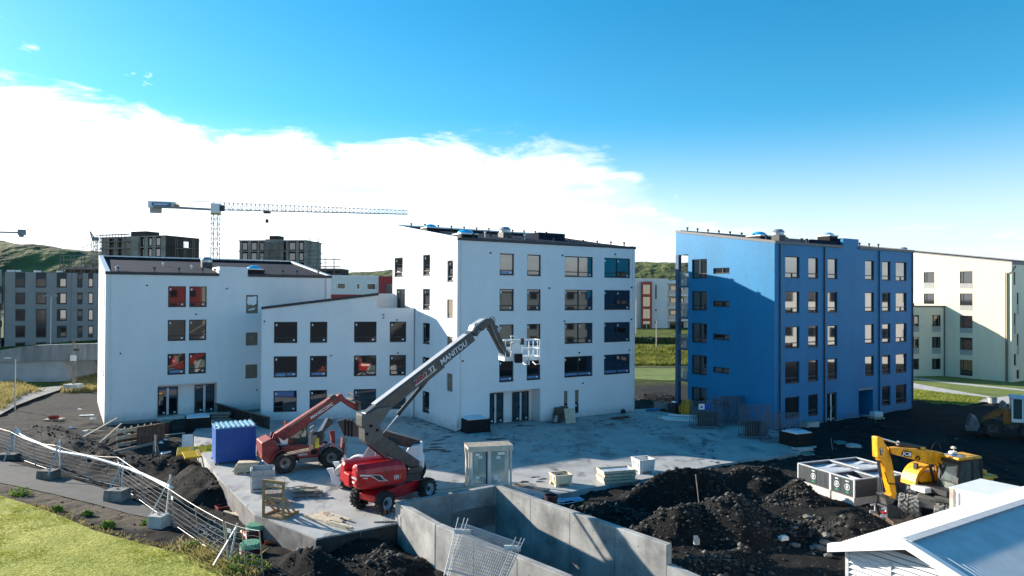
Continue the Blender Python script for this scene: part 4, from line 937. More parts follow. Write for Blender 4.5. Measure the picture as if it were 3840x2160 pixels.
MB().box(Lb*.40, Lb*.60, -.3, 5, 3, zb2_+.25).build('stair_tower', M_rawc, cb); MB().box(Lb*.44, Lb*.58, .5, 4, zb2_+.26, zb2_+1.3).build('roof_core', M_brown, cb)
MB().box(Lb*.47, Lb*.52, -.45, -.301, 3, zb2_-1.2).build('timber_panel', M_woodg, cb)
pb_ = cb.location; scaffold('scaffolding', 'scaffolding in front of the stair tower of the unfinished block right of the crane', (pb_.x+Lb*.36, pb_.y-1.8, 0), R_(-6), 6.5, 12, zb2_-.3)
q = cb.matrix_basis @ Vector((Lb+.6, 2, 0)); scaffold('scaffolding', 'tall scaffolding bay with brackets at the right end of the grey unfinished block', (q.x, q.y, 0), R_(-6), 2.3, 10, zb2_+.6, 2.3, 2.4)
# windows in the carcasses
for r, L, zt_, cs in ((cb, Lb, zb2_, ((.045, .12), (.18, .26), (.31, .365), (.75, .84), (.90, .96))), (ca, La, za, ((.64, .67), (.75, .79), (.86, .92)))):
    for a_, b_ in cs:
        for k in range(2):
            z1_ = zt_-.7-3*k; o = MB().box(a_*L, a_*L+.08, .05, .15, z1_-2.1, z1_).box(b_*L-.08, b_*L, .05, .15, z1_-2.1, z1_).box(a_*L+.08, b_*L-.08, .05, .15, z1_-.08, z1_).box(a_*L+.08, b_*L-.08, .05, .15, z1_-2.1, z1_-2.0).build('window', M_frame, r)
            MB().box(a_*L+.08, b_*L-.08, .09, .11, z1_-2.0, z1_-.08).build('pane', M_glass, o)
def lowsite(label, x0, x1, y0, Y, sl):
    a = DP(x0, y0, Y); b = DP(x1, y0, Y); L = (b-a).x; r = empty('unfinished_block', (a.x, a.y, 0), 0, label, 'building')
    MB().box(0, L, 0, 9, 0, a.z-1.2).build('wall', M_brown, r); MB().box(-.2, L+.2, -.2, 9, a.z-1.19, a.z-.9).build('floor_slab', M_rawc, r)
    scaffold('scaffolding', sl, (a.x, a.y-.6, 0), 0, L, 5, a.z+1.6, 2.2, 1.9)
lowsite('low unfinished dark building below the hill behind the grey panel block', 245, 372, 985, 150, 'pale scaffolding with guard rails in front of the hill above the grey panel block')
lowsite('low unfinished dark building right of the left white block roof', 1160, 1277, 993, 180, 'thin guard rail scaffolding on the low dark building beside the hill')
# ---- white and red block between the two white blocks
w0 = DP(1225, 1115, 128); WB = PL((w0.x, w0.y, 0), 6); wr = empty('apartment_block', (w0.x, w0.y, 0), R_(6), 'white clad block with a red corner seen between the two white blocks', 'building')
def wz(x, y): return WB.f(900+x/2.683, 900+y/2.683)
M_wclad = mat('white_cladding', (.62, .63, .64), .6, .03, 1); M_redc = mat('red_cladding', (.30, .02, .025), .6, .08, 1)
zt_ = wz(1100, 360)[1]; xr_ = wz(1397, 400)[0]; zr_ = wz(1100, 548)[1]
MB().box(-2, xr_, 0, 10, zr_, zt_).build('wall', M_wclad, wr); MB().box(-2, xr_-.5, -.05, 9.9, 1, zr_-.004).build('lower_wall', M_redc, wr); MB().box(xr_+.004, xr_+9, -.2, 9.9, 1, zt_-.05).build('red_corner', M_redc, wr)
MB().box(-2.02, xr_+.0, -.05, -.002, zt_-.12, zt_+.08).build('coping', M_steelw, wr)
for xa, xb, ya, yb, split in ((966, 1064, 432, 494, .15), (1172, 1208, 436, 498, 0), (1275, 1380, 436, 502, .85)):
    a = wz(xa, ya); b = wz(xb, yb); f = MB().box(a[0], b[0], -.06, -.003, b[1], a[1]).build('window', M_whitep, wr)
    MB().box(a[0]+.12, b[0]-.12, -.075, -.062, b[1]+.12, a[1]-.12).build('pane', M_glassd, f)
    if split: s = a[0]+(b[0]-a[0])*split; MB().box(s-.06, s+.06, -.09, -.076, b[1]+.1, a[1]-.1).build('mullion', M_whitep, f)
a = wz(1465, 440); b = wz(1527, 502); f = MB().box(a[0], a[0]+2.3, -.27, -.203, b[1]-.6, a[1]).build('window', M_dpanel, wr); MB().box(a[0]+.15, a[0]+2.2, -.29, -.272, b[1]-.5, a[1]-.12).build('pane', M_glass, f)
# ---- white block with the red stair bay in the gap
k0 = DP(2330, 1243, 169); KB = PL((k0.x, k0.y, 0), 4); kr = empty('apartment_block', (k0.x, k0.y, 0), R_(4), 'distant white block with tall red window bay and stacked balconies seen in the gap', 'building')
def kz(x, y): return KB.f(2350+x/2.68, 960+y/2.68)
zt_ = kz(240, 232)[1]; xc_ = kz(415, 400)[0]
MB().box(-2, xc_, 0, 10, 1, zt_).build('wall', M_wclad, kr); MB().box(xc_+.004, xc_+14, 2.4, 9.9, 1, zt_-.2).build('rear_wall', M_wclad, kr)
MB().box(-2.05, xc_+.05, -.05, 10, zt_+.003, zt_+.12).build('coping', M_steelw, kr)
a = kz(145, 258); b = kz(236, 750); bay = MB().box(a[0], b[0], -1.6, -.004, 1.5, a[1]).build('red_bay', mat('red_brown_cladding', (.34, .05, .035), .6, .08, 1), kr)
for ya, yb in ((290, 383), (411, 505), (532, 626), (653, 745)):
    p = kz(152, ya); q = kz(210, yb); MB().box(p[0]-.1, q[0]+.1, -1.66, -1.603, q[1], p[1]).build('pane', M_glass, bay); MB().box((p[0]+q[0])/2-.05, (p[0]+q[0])/2+.05, -1.7, -1.662, q[1], p[1]).build('mullion', M_whitep, bay)
for xa, xb, ya, yb in ((288, 301, 290, 432), (287, 300, 535, 556), (284, 300, 656, 680)):
    p = kz(xa, ya); q = kz(xb, yb); MB().box(p[0], q[0], -.05, -.003, q[1], p[1]).build('window', M_dpanel, kr)
for k, (y1_, y2_) in enumerate(((262, 275), (388, 400), (515, 527), (641, 654))):
    z1_, z2_ = kz(450, y1_)[1], kz(450, y2_)[1]; bl = MB().box(xc_+.01, xc_+8.5, -.2, 2.39, z2_, z1_).build('balcony', M_whitep, kr)
    if k: MB().box(xc_+.1, xc_+8.4, -.17, -.14, z1_+.004, z1_+1.15).build('glass_rail', mat('balcony_glass', (.22, .30, .32), .1, 0), bl)
    if k < 4:
        zz = z2_-.5; wv = MB().box(xc_+1.2, xc_+4.6, 2.3, 2.396, zz-2.1, zz).build('window', M_dpanel, kr); MB().box(xc_+1.35, xc_+2.7, 2.27, 2.298, zz-2.0, zz-.1).build('pane', M_glass, wv); MB().box(xc_+3.0, xc_+4.4, 2.27, 2.298, zz-2.0, zz-.1).build('pane', M_glass, wv)
for xa, ya in ((568, 415), (567, 660)):
    p = kz(xa, ya); MB().box(p[0]-.1, p[0]+.8, 2.3, 2.396, p[1]-1.3, p[1]).build('window', M_dpanel, kr)
# ---- cranes
M_cry = mat('crane_grey', (.22, .225, .23), .5, .1); M_cran = mat('crane_orange', (.55, .25, .03), .5, .1)
def lattice(m, p, q, w0_, w1_, n, e=.07, tri=False):
    p = Vector(p); q = Vector(q); d = (q-p).normalized(); s = d.cross(Vector((0, 0, 1)))
    if s.length < .1: s = Vector((1, 0, 0))
    s.normalize(); u = s.cross(d)
    def c(t):
        w = w0_ + (w1_-w0_)*t; o = p + (q-p)*t
        return [o+u*w, o-s*w*.5, o+s*w*.5] if tri else [o+s*w/2+u*w/2, o-s*w/2+u*w/2, o-s*w/2-u*w/2, o+s*w/2-u*w/2]
    C_ = [c(i/n) for i in range(n+1)]; k = len(C_[0])
    for j in range(k): m.beam(C_[0][j], C_[n][j], e*1.6, e*1.6)
    for i in range(n):
        for j in range(k):
            a, b = (C_[i][j], C_[i+1][(j+1) % k]) if i % 2 else (C_[i][(j+1) % k], C_[i+1][j])
            m.beam(a, b, e, e)
            m.beam(C_[i+1][j], C_[i+1][(j+1) % k], e, e)
cm = DP(807, 990, 200); cz = 34.4; cr = empty('tower_crane', (cm.x, cm.y, 0), 0, 'tall flat top tower crane with long lattice jib over the left roof', 'crane')
m = MB(); lattice(m, (0, 0, 2), (0, 0, cz-1.4), 1.8, 1.8, 22, .085); m.build('mast', mat('crane_mast', (.30, .26, .20), .5, .15), cr)
je = DP(1528, 792, 209)-Vector((cm.x, cm.y, 0)); jl = DP(575, 765, 195.5)-Vector((cm.x, cm.y, 0)); je.z = cz; jl.z = cz
jd = Vector((je.x, je.y, 0)).normalized()
m = MB(); lattice(m, jd*1.2+Vector((0, 0, cz-.2)), (je.x, je.y, cz-.2), 2.1, 1.1, 44, .085, True); m.build('jib', M_cry, cr)
m = MB(); m.beam(-jd*.8+Vector((0, 0, cz-.2)), (jl.x, jl.y, cz+.1), .9, .55); m.beam(Vector((0, 0, cz+2.0)), (jl.x*.4, jl.y*.4, cz+1.9), .15, .15).beam((jl.x*.4, jl.y*.4, cz+1.9), (jl.x*.8, jl.y*.8, cz+.6), .12, .12).beam((0, 0, cz+2.0), (jl.x*.25, jl.y*.25, cz+.3), .1, .1); m.build('counter_jib', M_cry, cr)
angj = math.atan2(jd.y, jd.x); mj = Matrix.Translation((0, 0, cz)) @ Matrix.Rotation(angj, 4, 'Z'); Lc = Vector((jl.x, jl.y, 0)).length
cwb = MB().box(-Lc-1.6, -Lc+5.2, -.9, .9, -.1, 1.7, mj).build('counterweight', M_whitep, cr); MB().box(-Lc+5.204, -Lc+6.2, -.85, .85, -.1, 1.0, mj).build('orange_cover', M_cran, cr); MB().box(-Lc-1.2, -Lc+1.6, -.6, .6, -1.5, -.102, mj).build('ballast', M_conc2, cr)
MB().box(-Lc-.6, -Lc+4.4, -.94, -.902, .35, 1.35, mj).build('name_plate', mat('plate_blue', (.04, .10, .28), .5, 0), cwb)
MB().box(-1.1, 1.3, -1.0, 1.0, -1.2, 1.5, mj).build('slewing_head', M_whitep, cr); MB().box(-1.15, 1.35, -1.05, 1.05, -1.55, -1.202, mj).build('slewing_ring', M_cran, cr); MB().box(1.31, 2.4, -1.2, .2, -.6, 1.0, mj).build('operator_cab', M_dkmetal, cr)
hk = DP(1003, 790, 203)-Vector((cm.x, cm.y, 0)); t_ = Vector((jd.x, jd.y, 0))*Vector((hk.x, hk.y, 0)).length
m = MB().box(-.9, .9, -.6, .6, -.9, -.4, Matrix.Translation((t_.x, t_.y, cz))); m.cyl((t_.x-.1, t_.y, cz-.4), (t_.x-.1, t_.y, cz-2.6), .03, n=4); m.box(-.35, .35, -.3, .3, -3.6, -2.6, Matrix.Translation((t_.x, t_.y, cz))); m.build('hook_block', M_dkmetal, cr)
MB().box(-Lc-.1, -Lc+3.9, -.955, -.943, .68, 1.02, mj).build('pale_mark', M_whitep, cwb)
c2 = DP(82, 872, 220); r2 = empty('tower_crane', (c2.x, c2.y, 0), 0, 'counter jib end of a tower crane cut off at the left edge', 'crane')
MB().box(-.8, .8, -.8, .8, c2.z-.8, c2.z+.9).box(-.6, .3, -.5, .5, c2.z-1.4, c2.z-.802).build('counterweight', M_cry, r2); MB().beam((-.8, 0, c2.z), (-18, -2, c2.z+.1), .7, .45).beam((-1.5, 0, c2.z+.8), (-18, -2, c2.z+4), .1, .1).build('counter_jib', M_cry, r2)
m = MB(); lattice(m, (-18, -2, 2), (-18, -2, c2.z+.2), 1.6, 1.6, 18, .08); m.build('mast', M_cry, r2)
c3_ = DP(354, 950, 250); z3 = lambda y: 10.56+(1099-y)/2660*250; r3 = empty('tower_crane', (c3_.x, c3_.y, 0), 0, 'small far tower crane with pointed top at the left end of the unfinished block', 'crane')
m = MB(); lattice(m, (0, 0, 3), (0, 0, z3(905)), 1.4, 1.4, 14, .08); m.build('mast', M_cry, r3); m = MB(); lattice(m, (0, 0, z3(903)), (-1.6, 0, z3(869)), 1.0, .2, 5, .08); m.build('apex', M_cry, r3)
MB().box(-.6, 1.2, -.7, .7, z3(903), z3(890)).build('counterweight', M_cry, r3)
e3 = DP(771, 893, 262)-c3_; m = MB(); lattice(m, (0, 0, z3(905)), (e3.x, e3.y, z3(895)), .9, .6, 40, .05, True); m.beam((-1.6, 0, z3(869)), (e3.x*.6, e3.y*.6, z3(893)), .05, .05); m.beam((-1, 0, z3(915)), (-4, -1, z3(932)), .25, .2); m.build('jib', M_cry, r3)
# ---- lamp posts and pole on a block
def lamp(label, px, ytop, ybase, Y, arms, r=.055, cat='street lamp'):
    b = DP(px, ybase, Y); t = DP(px, ytop, Y); o = empty('street_lamp', b, 0, label, cat, 'street lamps'); h = t.z-b.z
    MB().cyl((0, 0, -.3), (0, 0, h), r*1.25, r*.8, 8).build('pole', M_zinc, o); m = MB()
    for d in arms: m.cyl((0, 0, h-.03), (d*.7, 0, h+.02), .03, n=6); m.box(min(d*.45, d*1.0), max(d*.45, d*1.0), -.13, .13, h+.02, h+.1)
    m.build('lamp_head', M_zinc, o); return o
lamp('lone street lamp with one short arm beside the far left footpath', 56, 1346, 1540, 64.5, (-1,)); lamp('tall street lamp with twin arms in front of the grey panel block', 190, 1111, 1292, 108, (-1, 1), .07)
lamp('slim street lamp in the grassy gap before the distant white block', 2461, 1201, 1297, 119, (1,), .06); lamp('street lamp close to the right edge of the tall white block', 2385, 1125, 1262, 148, (1,), .07)
pb0 = DP(275, 1462, 76); pc = empty('camera_mast', pb0, 0, 'timber camera mast on a square concrete block beside the ramp bridge', 'mast')
MB().box(-.75, .75, -.6, .6, -.25, .62).build('concrete_foot', M_conc2, pc, bevel=.03); MB().box(-.09, .09, -.09, .09, .622, 5.2).box(.12, .24, -.05, .05, .9, 3.4).build('post', M_woodg, pc); MB().box(-.25, .35, -.22, -.095, 3.1, 3.7).build('junction_box', M_plast, pc); MB().box(-.5, .65, -.2, .2, 5.2, 5.32).box(.1, .5, -.15, .15, 4.2, 4.4).build('camera_head', M_dkmetal, pc)
# hedge and shrubs seen in the gap
# ---- the apartment houses on the other side of the street, mirrored in the window panes
M_beige = mat('beige_render', (.30, .27, .22), .85, .05, .4)
def street_house(x, y, ang, L, Dp, h, rows, label, mt):
    r = empty('street_house', (x, y, 0), R_(ang), label, 'building'); m = MB(); ops = []; n = max(3, int(L/3.4))
    for k in range(rows):
        for i in range(n): x0 = (i+.5)*L/n-.75; ops.append((x0, x0+1.5, 1.0+2.9*k, 2.6+2.9*k))
    wall2d(m, L, -1.5, h, h, ops, FR); m.box(0, L, .25, Dp, -1.5, h-.01); m.build('wall', mt, r)
    fm, pm = win_mesh(1.5, 1.6, 'plain')
    for o in ops: w = inst(fm, 'window', r, (o[0], 0, o[2])); inst(pm, 'pane', w)
    MB().box(-.2, L+.2, -.2, Dp, h, h+.25).build('roof', M_roof, r)
street_house(88, 94, -90, 46, 11, 12.6, 4, 'long pale house mirrored in the panes of the blue block', mat('pale_house_render', (.62, .62, .61), .85, .05, .4))
street_house(80, 46, -110, 32, 11, 11.0, 4, 'grey house mirrored in the panes of the tall white block', mat('grey_house_render', (.13, .165, .18), .85, .05, .4))
street_house(35.5, -10.4, -138.3, 14, 10, 14, 4, 'red house mirrored in the upper panes of the left white block', mat('red_house_cladding', (.16, .010, .010), .7, .1, .4))
_g = [o for o in COL.objects if o.name.startswith('street_house')][-1]; MB().box(-.1, 14.1, -.12, -.004, -1.4, 5.6).build('lower_wall', M_dpanel, _g)
street_house(46.6, -.5, -138.3, 14.6, 10, 14, 4, 'beige house mirrored beside the red one in the left white block panes', M_beige)
# ================================================================== machines
def zz(x0, y0, s): return lambda x, y: (x0+x/s, y0+y/s)
def wheel(parent, c, ax, r, w, tyre_mt, rim_mt, lugs=16, rimr=.55, name='wheel', hub=M_dkmetal, lug=.05):
    "wheel: lathe tyre with chevron lugs, dished rim, hub with bolts; ax = outward axle direction"
    ax = Vector(ax).normalized(); q = ax.to_track_quat('Z', 'Y').to_matrix().to_4x4(); mx = Matrix.Translation(c) @ q
    n = 24; prof = [(rimr*r, -w/2), (r*.86, -w/2), (r*.955, -w*.42), (r*.97, 0), (r*.955, w*.42), (r*.86, w/2), (rimr*r, w/2)]
    m = MB(); m.loft([[mx @ Vector((rr*math.cos(2*math.pi*i/n), rr*math.sin(2*math.pi*i/n), zz_)) for i in range(n)] for rr, zz_ in prof], False)
    for i in range(lugs):
        for s in (-1, 1):
            a = 2*math.pi*(i + (.5 if s > 0 else 0))/lugs; lm = mx @ Matrix.Rotation(a, 4, 'Z') @ Matrix.Translation((r*.965, 0, s*w*.25)) @ Matrix.Rotation(s*.6, 4, 'X')
            m.box(-.03, lug*.8, -.045, .045, -w*.28, w*.28, lm)
    t = m.build(name, tyre_mt, parent)
    rm = MB(); rm.loft([[mx @ Vector((rr*math.cos(2*math.pi*i/n), rr*math.sin(2*math.pi*i/n), zz_)) for i in range(n)] for rr, zz_ in ((rimr*r*1.03, w*.50), (rimr*r*.93, w*.47), (rimr*r*.88, w*.22), (rimr*r*.4, w*.18), (.001, w*.18))], False)
    for i in range(8): a = 2*math.pi*i/8+.2; rm.cyl(mx @ Vector((rimr*r*.62*math.cos(a), rimr*r*.62*math.sin(a), w*.18)), mx @ Vector((rimr*r*.62*math.cos(a), rimr*r*.62*math.sin(a), w*.235)), .025, n=6)
    rm.build('rim', rim_mt, t, smooth=False)
    hb = MB().cyl(mx @ Vector((0, 0, w*.185)), mx @ Vector((0, 0, w*.36)), rimr*r*.36, rimr*r*.26, 10)
    for i in range(6): a = 2*math.pi*i/6; hb.cyl(mx @ Vector((rimr*r*.36*math.cos(a), rimr*r*.36*math.sin(a), w*.19)), mx @ Vector((rimr*r*.36*math.cos(a), rimr*r*.36*math.sin(a), w*.27)), rimr*r*.1, n=6)
    hb.build('hub', hub, t); return t
def beacon(parent, x, y, z):
    o = MB().cyl((x, y, z), (x, y, z+.16), .075, .06, 10).dome((x, y, z+.16), .06, .06, .05, 10, 3).build('beacon', M_orange, parent); MB().cyl((x, y, z-.08), (x, y, z-.002), .05, n=8).build('stem', M_dkmetal, o)
def hose(parent, pts, r=.022, mt=M_black):
    "smooth hydraulic hose through the points"
    P = [Vector(p) for p in pts]; out = []
    for i in range(len(P)-1):
        a, b, c, d = P[max(i-1, 0)], P[i], P[i+1], P[min(i+2, len(P)-1)]
        for k in range(5):
            t = k/5; out.append(.5*((2*b) + (c-a)*t + (2*a-5*b+4*c-d)*t*t + (3*b-a-3*c+d)*t**3))
    MB().tube(out+[P[-1]], r, 6).build('hose', mt, parent)
# ---------------------------------------------- boom lift
A_ = zz(1200, 1560, 3.622); B1 = zz(900, 1400, 2.683); B0 = zz(900, 900, 2.683); C_z = zz(1700, 1180, 7.1556)
TP = PL((-5.9, 36.05, 0), 37); T = empty('boom_lift', (-5.9, 36.05, 0), R_(37), 'red articulated boom lift with charcoal arms raised to a white basket', 'boom lift')
def tl(w): return TP.loc(w)
wA, wB, wC = Vector((-5.93, 34.15, 0)), Vector((-4.2, 36.75, 0)), Vector((-7.62, 35.4, 0)); wD = wC + wB - wA
hd = ((wB-wA)+(wD-wC)).normalized(); sd = Vector((hd.y, -hd.x, 0))
loc_ = lambda v: Vector((v.dot(Vector(TP.u)), v.dot(Vector(TP.v)), v.z))
for wv, s in ((wA, 1), (wB, 1), (wC, -1), (wD, -1)):
    p = tl(wv); ax = loc_(sd)*s; wheel(T, Vector((p.x, p.y, .52)) - ax*.17, ax, .53, .38, M_tyre, M_rim, 17, .58)
cen = tl((wA+wB+wC+wD)/4); ch = loc_(hd); csd = loc_(sd); cm4 = Matrix([[ch.x, -csd.x, 0, cen.x], [ch.y, -csd.y, 0, cen.y], [0, 0, 1, 0], [0, 0, 0, 1]])
wb = (wB-wA).length/2
m = MB(); m.loft([[cm4 @ Vector((x, y*wd, z)) for y, z in ((-1, zl), (-1, zh), (1, zh), (1, zl))] for x, wd, zl, zh in ((-wb-.35, .55, .55, .85), (-wb+.2, .62, .42, .98), (0, .62, .42, 1.02), (wb-.2, .58, .42, .98), (wb+.35, .5, .5, .82))])
m.build('chassis', M_red, T, bevel=.03)
for sx_ in (-wb, wb): MB().cyl(cm4 @ Vector((sx_, -.95, .52)), cm4 @ Vector((sx_, .95, .52)), .14, n=10).build('axle', M_dkmetal, T)
for s in (-1, 1): MB().cyl(cm4 @ Vector((-wb+.05, s*.42, .66)), cm4 @ Vector((-wb+.05, s*.85, .60)), .23, .2, 12).build('hub_motor', M_red, T)
MB().cyl((cen.x, cen.y, 1.0), (cen.x, cen.y, 1.22), .6, n=18).build('slew_ring', M_dkmetal, T)
MB().box(-1.7, 1.2, -.55, .55, 1.12, 1.45).build('turntable', M_dkmetal, T)
def hood(s, x0, ht):
    "rounded engine cover on one side of the turntable"
    R0 = []
    for x, k, zb_, w in ((x0, .86, 1.36, .8), (x0+.08, 1.0, 1.27, .94), (x0+.4, 1.0, 1.24, 1), (-1.0, 1.0, 1.22, 1), (-.4, .98, 1.22, 1), (-.05, .90, 1.24, .97), (.15, .74, 1.32, .88), (.24, .5, 1.42, .75)):
        h = (ht-1.22)*k; o = 1.08*w
        R0.append([(x, s*o*.97, zb_), (x, s*o, zb_+.12), (x, s*o*1.0, 1.22+h*.62), (x, s*o*.95, 1.22+h*.80), (x, s*o*.80, 1.22+h*.97), (x, s*.66, 1.22+h), (x, s*.40, 1.22+h*.93), (x, s*.34, zb_)])
    return MB().loft(R0)
nh = hood(-1, -2.5, 2.42).build('hood', M_red, T, smooth=False, bevel=.05, seg=3); fh = hood(1, -2.55, 2.35).build('hood', M_red, T, bevel=.05, seg=3)
MB().box(-2.62, -1.7, -.33, .33, 1.25, 1.9).build('counterweight', M_red, T, bevel=.06, seg=2)
MB().box(-1.02, -.99, -1.088, -1.075, 1.24, 2.05).build('seam', M_dkmetal, nh)
sw = [TP.f(*A_(x, y), -1.09) for x, y in ((548, 800), (800, 798), (845, 815), (860, 845), (930, 880), (800, 885), (745, 850), (690, 822), (548, 822))]
MB().prism(sw, -1.097, -1.084).build('stripe', M_steelw, nh)
sw2 = [TP.f(*A_(x, y), -1.09) for x, y in ((690, 806), (800, 806), (830, 825), (850, 852), (890, 874), (805, 876), (760, 848), (720, 820))]
MB().prism(sw2, -1.103, -1.098).build('stripe', M_dkmetal, nh)
MB().prism([TP.f(*A_(x, y), -1.09) for x, y in ((585, 842), (648, 842), (645, 853), (583, 853))], -1.1, -1.084).build('latch', M_whitep, nh)
v0 = TP.f(*A_(1010, 858), -1.08); text('lettering', 'VH', .30, M_whitep, nh, (v0[0]-.05, -1.092, v0[1]-.02), (1, 0, 0), (0, 0, 1), .18, .29); text('lettering', 'E', .30, mat('orange_lettering', (.7, .2, .01), .5, 0), nh, (v0[0]+.26, -1.09, v0[1]-.02), (1, 0, 0), (0, 0, 1), .18, .12)
text('lettering', 'MANITOU', .14, M_whitep, nh, (-2.535, -.45, 1.72), (0, -1, 0), (0, 0, 1), 0, .55); MB().box(-2.54, -2.53, -.75, -.5, 1.5, 1.6).build('pale_mark', M_whitep, nh)
def PT(zf, *pts, off=0.0): return [TP.f(*zf(x, y), off) for x, y in pts]
M_b2 = M_boom
tower = MB().prism(PT(A_, (1330, 660), (1350, 700), (1290, 790), (1180, 850), (1130, 800), (1160, 690)), -.42, -.3).prism(PT(A_, (1330, 660), (1350, 700), (1290, 790), (1180, 850), (1130, 800), (1160, 690)), .3, .42).build('boom_tower', M_b2, T)
low = PT(A_, (1330, 640), (1160, 690), (900, 470), (620, 360), (600, 330), (640, 300), (820, 262))
MB().prism([(1.30, 1.98), (1.32, 1.68), (.95, 1.62), (-1.55, 3.16), (-1.66, 3.34), (-1.45, 3.55), (-.75, 3.52)], -.24, .24).build('lower_arm', M_b2, T, bevel=.02)
MB().prism(PT(A_, (620, 370), (660, 330), (960, 600), (940, 625)), -.36, -.25).prism(PT(A_, (620, 370), (660, 330), (960, 600), (940, 625)), .25, .36).build('levelling_rod', M_b2, T)
kn = PT(A_, (527, 0), (527, 130), (565, 165), (568, 320), (600, 362), (660, 375), (800, 290), (815, 230), (800, 180), (765, 120)) + PT(B1, (1500, 320), (1345, 342), (1250, 405), (1200, 400))
MB().prism(kn, -.36, .36).build('knuckle', mat('charcoal_paint_light', (.085, .088, .086), .42, .15, 4), T, bevel=.02)
for x, y in ((690, 135), (635, 245), (775, 190)):
    p = TP.f(*A_(x, y), -.36); MB().cyl((p[0], -.40, p[1]), (p[0], -.361, p[1]), .075, n=12).build('pin', M_black, T)
# telescopic main boom
q0 = Vector((-1.28, 0, 4.62)); q1 = Vector((4.60, 0, 8.30)); dB = (q1-q0).normalized(); nB = Vector((-dB.z, 0, dB.x))
def bm(t): return q0 + dB*t
def strip(t0, t1, a0, b0, a1, b1): return [((bm(t)+nB*o).x, (bm(t)+nB*o).z) for t, o in ((t0, a0), (t1, a1), (t1, b1), (t0, b0))]
Lb_ = (q1-q0).length
MB().prism(strip(-.35, Lb_, -.36, .32, -.27, .27), -.24, .24).build('main_boom', M_b2, T, bevel=.035, seg=2)
MB().prism(strip(.3, Lb_-.25, .34, .385, .275, .315), -.21, .21).build('boom_top_plate', mat('pale_grey_plate', (.4, .41, .42), .5, .1), T)
MB().prism(strip(2.9, 4.6, -.46, -.315, -.42, -.29), -.15, .15).build('cylinder_bracket', M_b2, T)
def along(t, o, y=-.252): p = bm(t)+nB*o; return Vector((p.x, y, p.z))
text('lettering', 'MANITOU', .42, mat('pale_lettering', (.62, .66, .70), .5, 0), T, along(4.45, -.17), dB, nB, .12, 1.95)
text('lettering', 'TJ', .33, M_steelw, T, along(3.62, -.1), dB, nB, .15, .42); text('lettering', '280', .36, M_whitep, T, along(2.62, -.13, -.248), dB, nB, .15, .86); text('lettering', '280', .33, mat('red_lettering', (.45, .02, .03), .5, 0), T, along(2.65, -.115, -.2585), dB, nB, .15, .80)
MB().prism(strip(2.62, 4.1, -.19, -.155, -.19, -.155), -.256, -.246).build('underline', M_steelw, T)
cA, cB_ = Vector((-.75, 0, 3.56)), Vector((2.05, 0, 6.28)); cD = (cB_-cA).normalized()
MB().cyl(cA, cA+cD*1.55, .055, n=10).build('cylinder_rod', M_chrome, T); MB().cyl(cA+cD*1.3, cB_, .10, n=12).cyl(cA+cD*1.25, cA+cD*1.4, .12, n=12).build('cylinder', M_dkmetal, T)
hd1 = PT(C_z, (380, 500), (470, 480), (590, 580), (615, 530), (630, 350), (560, 295), (490, 310), (440, 430))
MB().prism(hd1, -.22, .22).build('boom_head', M_b2, T, bevel=.015)
MB().prism(PT(C_z, (555, 300), (600, 320), (700, 430), (745, 430), (880, 300), (905, 180), (880, 110), (790, 95)), -.19, .19).build('jib_link', M_b2, T, bevel=.015)
MB().prism(PT(C_z, (440, 460), (480, 440), (555, 300), (825, 100), (800, 92), (500, 285)), -.235, .235).build('head_cover', mat('pale_grey_plate', (.4, .41, .42)), T)
MB().cyl((5.0, 0, 8.35), (5.25, 0, 8.6), .04, n=8).build('cylinder_rod', M_chrome, T)
MB().prism(PT(C_z, (880, 110), (1020, 95), (1060, 200), (1410, 960), (1320, 1055), (1280, 1040), (880, 260)), -.17, .17).build('jib', M_b2, T, bevel=.02)
MB().prism(PT(C_z, (860, 380), (900, 380), (1150, 800), (1210, 900), (1300, 1050), (1260, 1040), (1120, 820)), -.24, -.175).build('jib_cylinder', M_dkmetal, T)
MB().prism(PT(C_z, (1100, 280), (1160, 285), (1195, 375), (1130, 350)), -.1, .1).build('bracket', M_b2, T)
MB().prism(PT(C_z, (1320, 1050), (1420, 960), (1480, 1050), (1480, 1200), (1440, 1180), (1400, 1100)), -.14, .14).build('rotator', M_b2, T)
for pts in ([(520, 285), (540, 235), (580, 225), (600, 250)], [(920, 95), (970, 55), (1030, 75), (1055, 140), (1050, 210)], [(840, 380), (850, 410), (870, 400), (950, 480), (1000, 560), (1100, 720)], [(1460, 1020), (1520, 985), (1560, 1010), (1540, 1050)]):
    hose(T, [(p[0], -.21, p[1]) for p in PT(C_z, *pts)], .02)
hose(T, [(p[0], -.3, p[1]) for p in PT(C_z, (930, 260), (980, 400), (1050, 560), (1130, 760), (1220, 900), (1290, 1010))], .035, M_woodg)
# basket, a part of the lift with its own rails
bx = Matrix.Translation((8.0, .05, 6.85)) @ Matrix.Rotation(R_(-16), 4, 'Z'); bw, bd_, bh = 1.12, .5, 1.12
bk_ = MB(); bk_.box(-bw, bw, -bd_, bd_, -.03, .05, bx)
for z, in ((.10,), (.12,)): pass
for x0, x1, y0, y1 in ((-bw, bw, -bd_, -bd_+.03), (-bw, bw, bd_-.03, bd_), (-bw, -bw+.03, -bd_+.03, bd_-.03), (bw-.03, bw, -bd_+.03, bd_-.03)): bk_.box(x0, x1, y0, y1, .052, .2, bx)
bk_ = bk_.build('basket', M_whitep, T)
rl = MB(); r_ = .034
for z in (.62, bh):
    c_ = [bx @ Vector(p) for p in ((-bw+.1, -bd_, z), (bw-.1, -bd_, z), (bw, -bd_+.1, z), (bw, bd_-.1, z), (bw-.1, bd_, z), (-bw+.1, bd_, z), (-bw, bd_-.1, z), (-bw, -bd_+.1, z), (-bw+.1, -bd_, z))]; rl.tube(c_, r_)
for x in (-bw+.06, -.35, .35, bw-.06):
    for y in (-bd_, bd_): rl.cyl(bx @ Vector((x, y, .05)), bx @ Vector((x, y, bh)), r_, n=6)
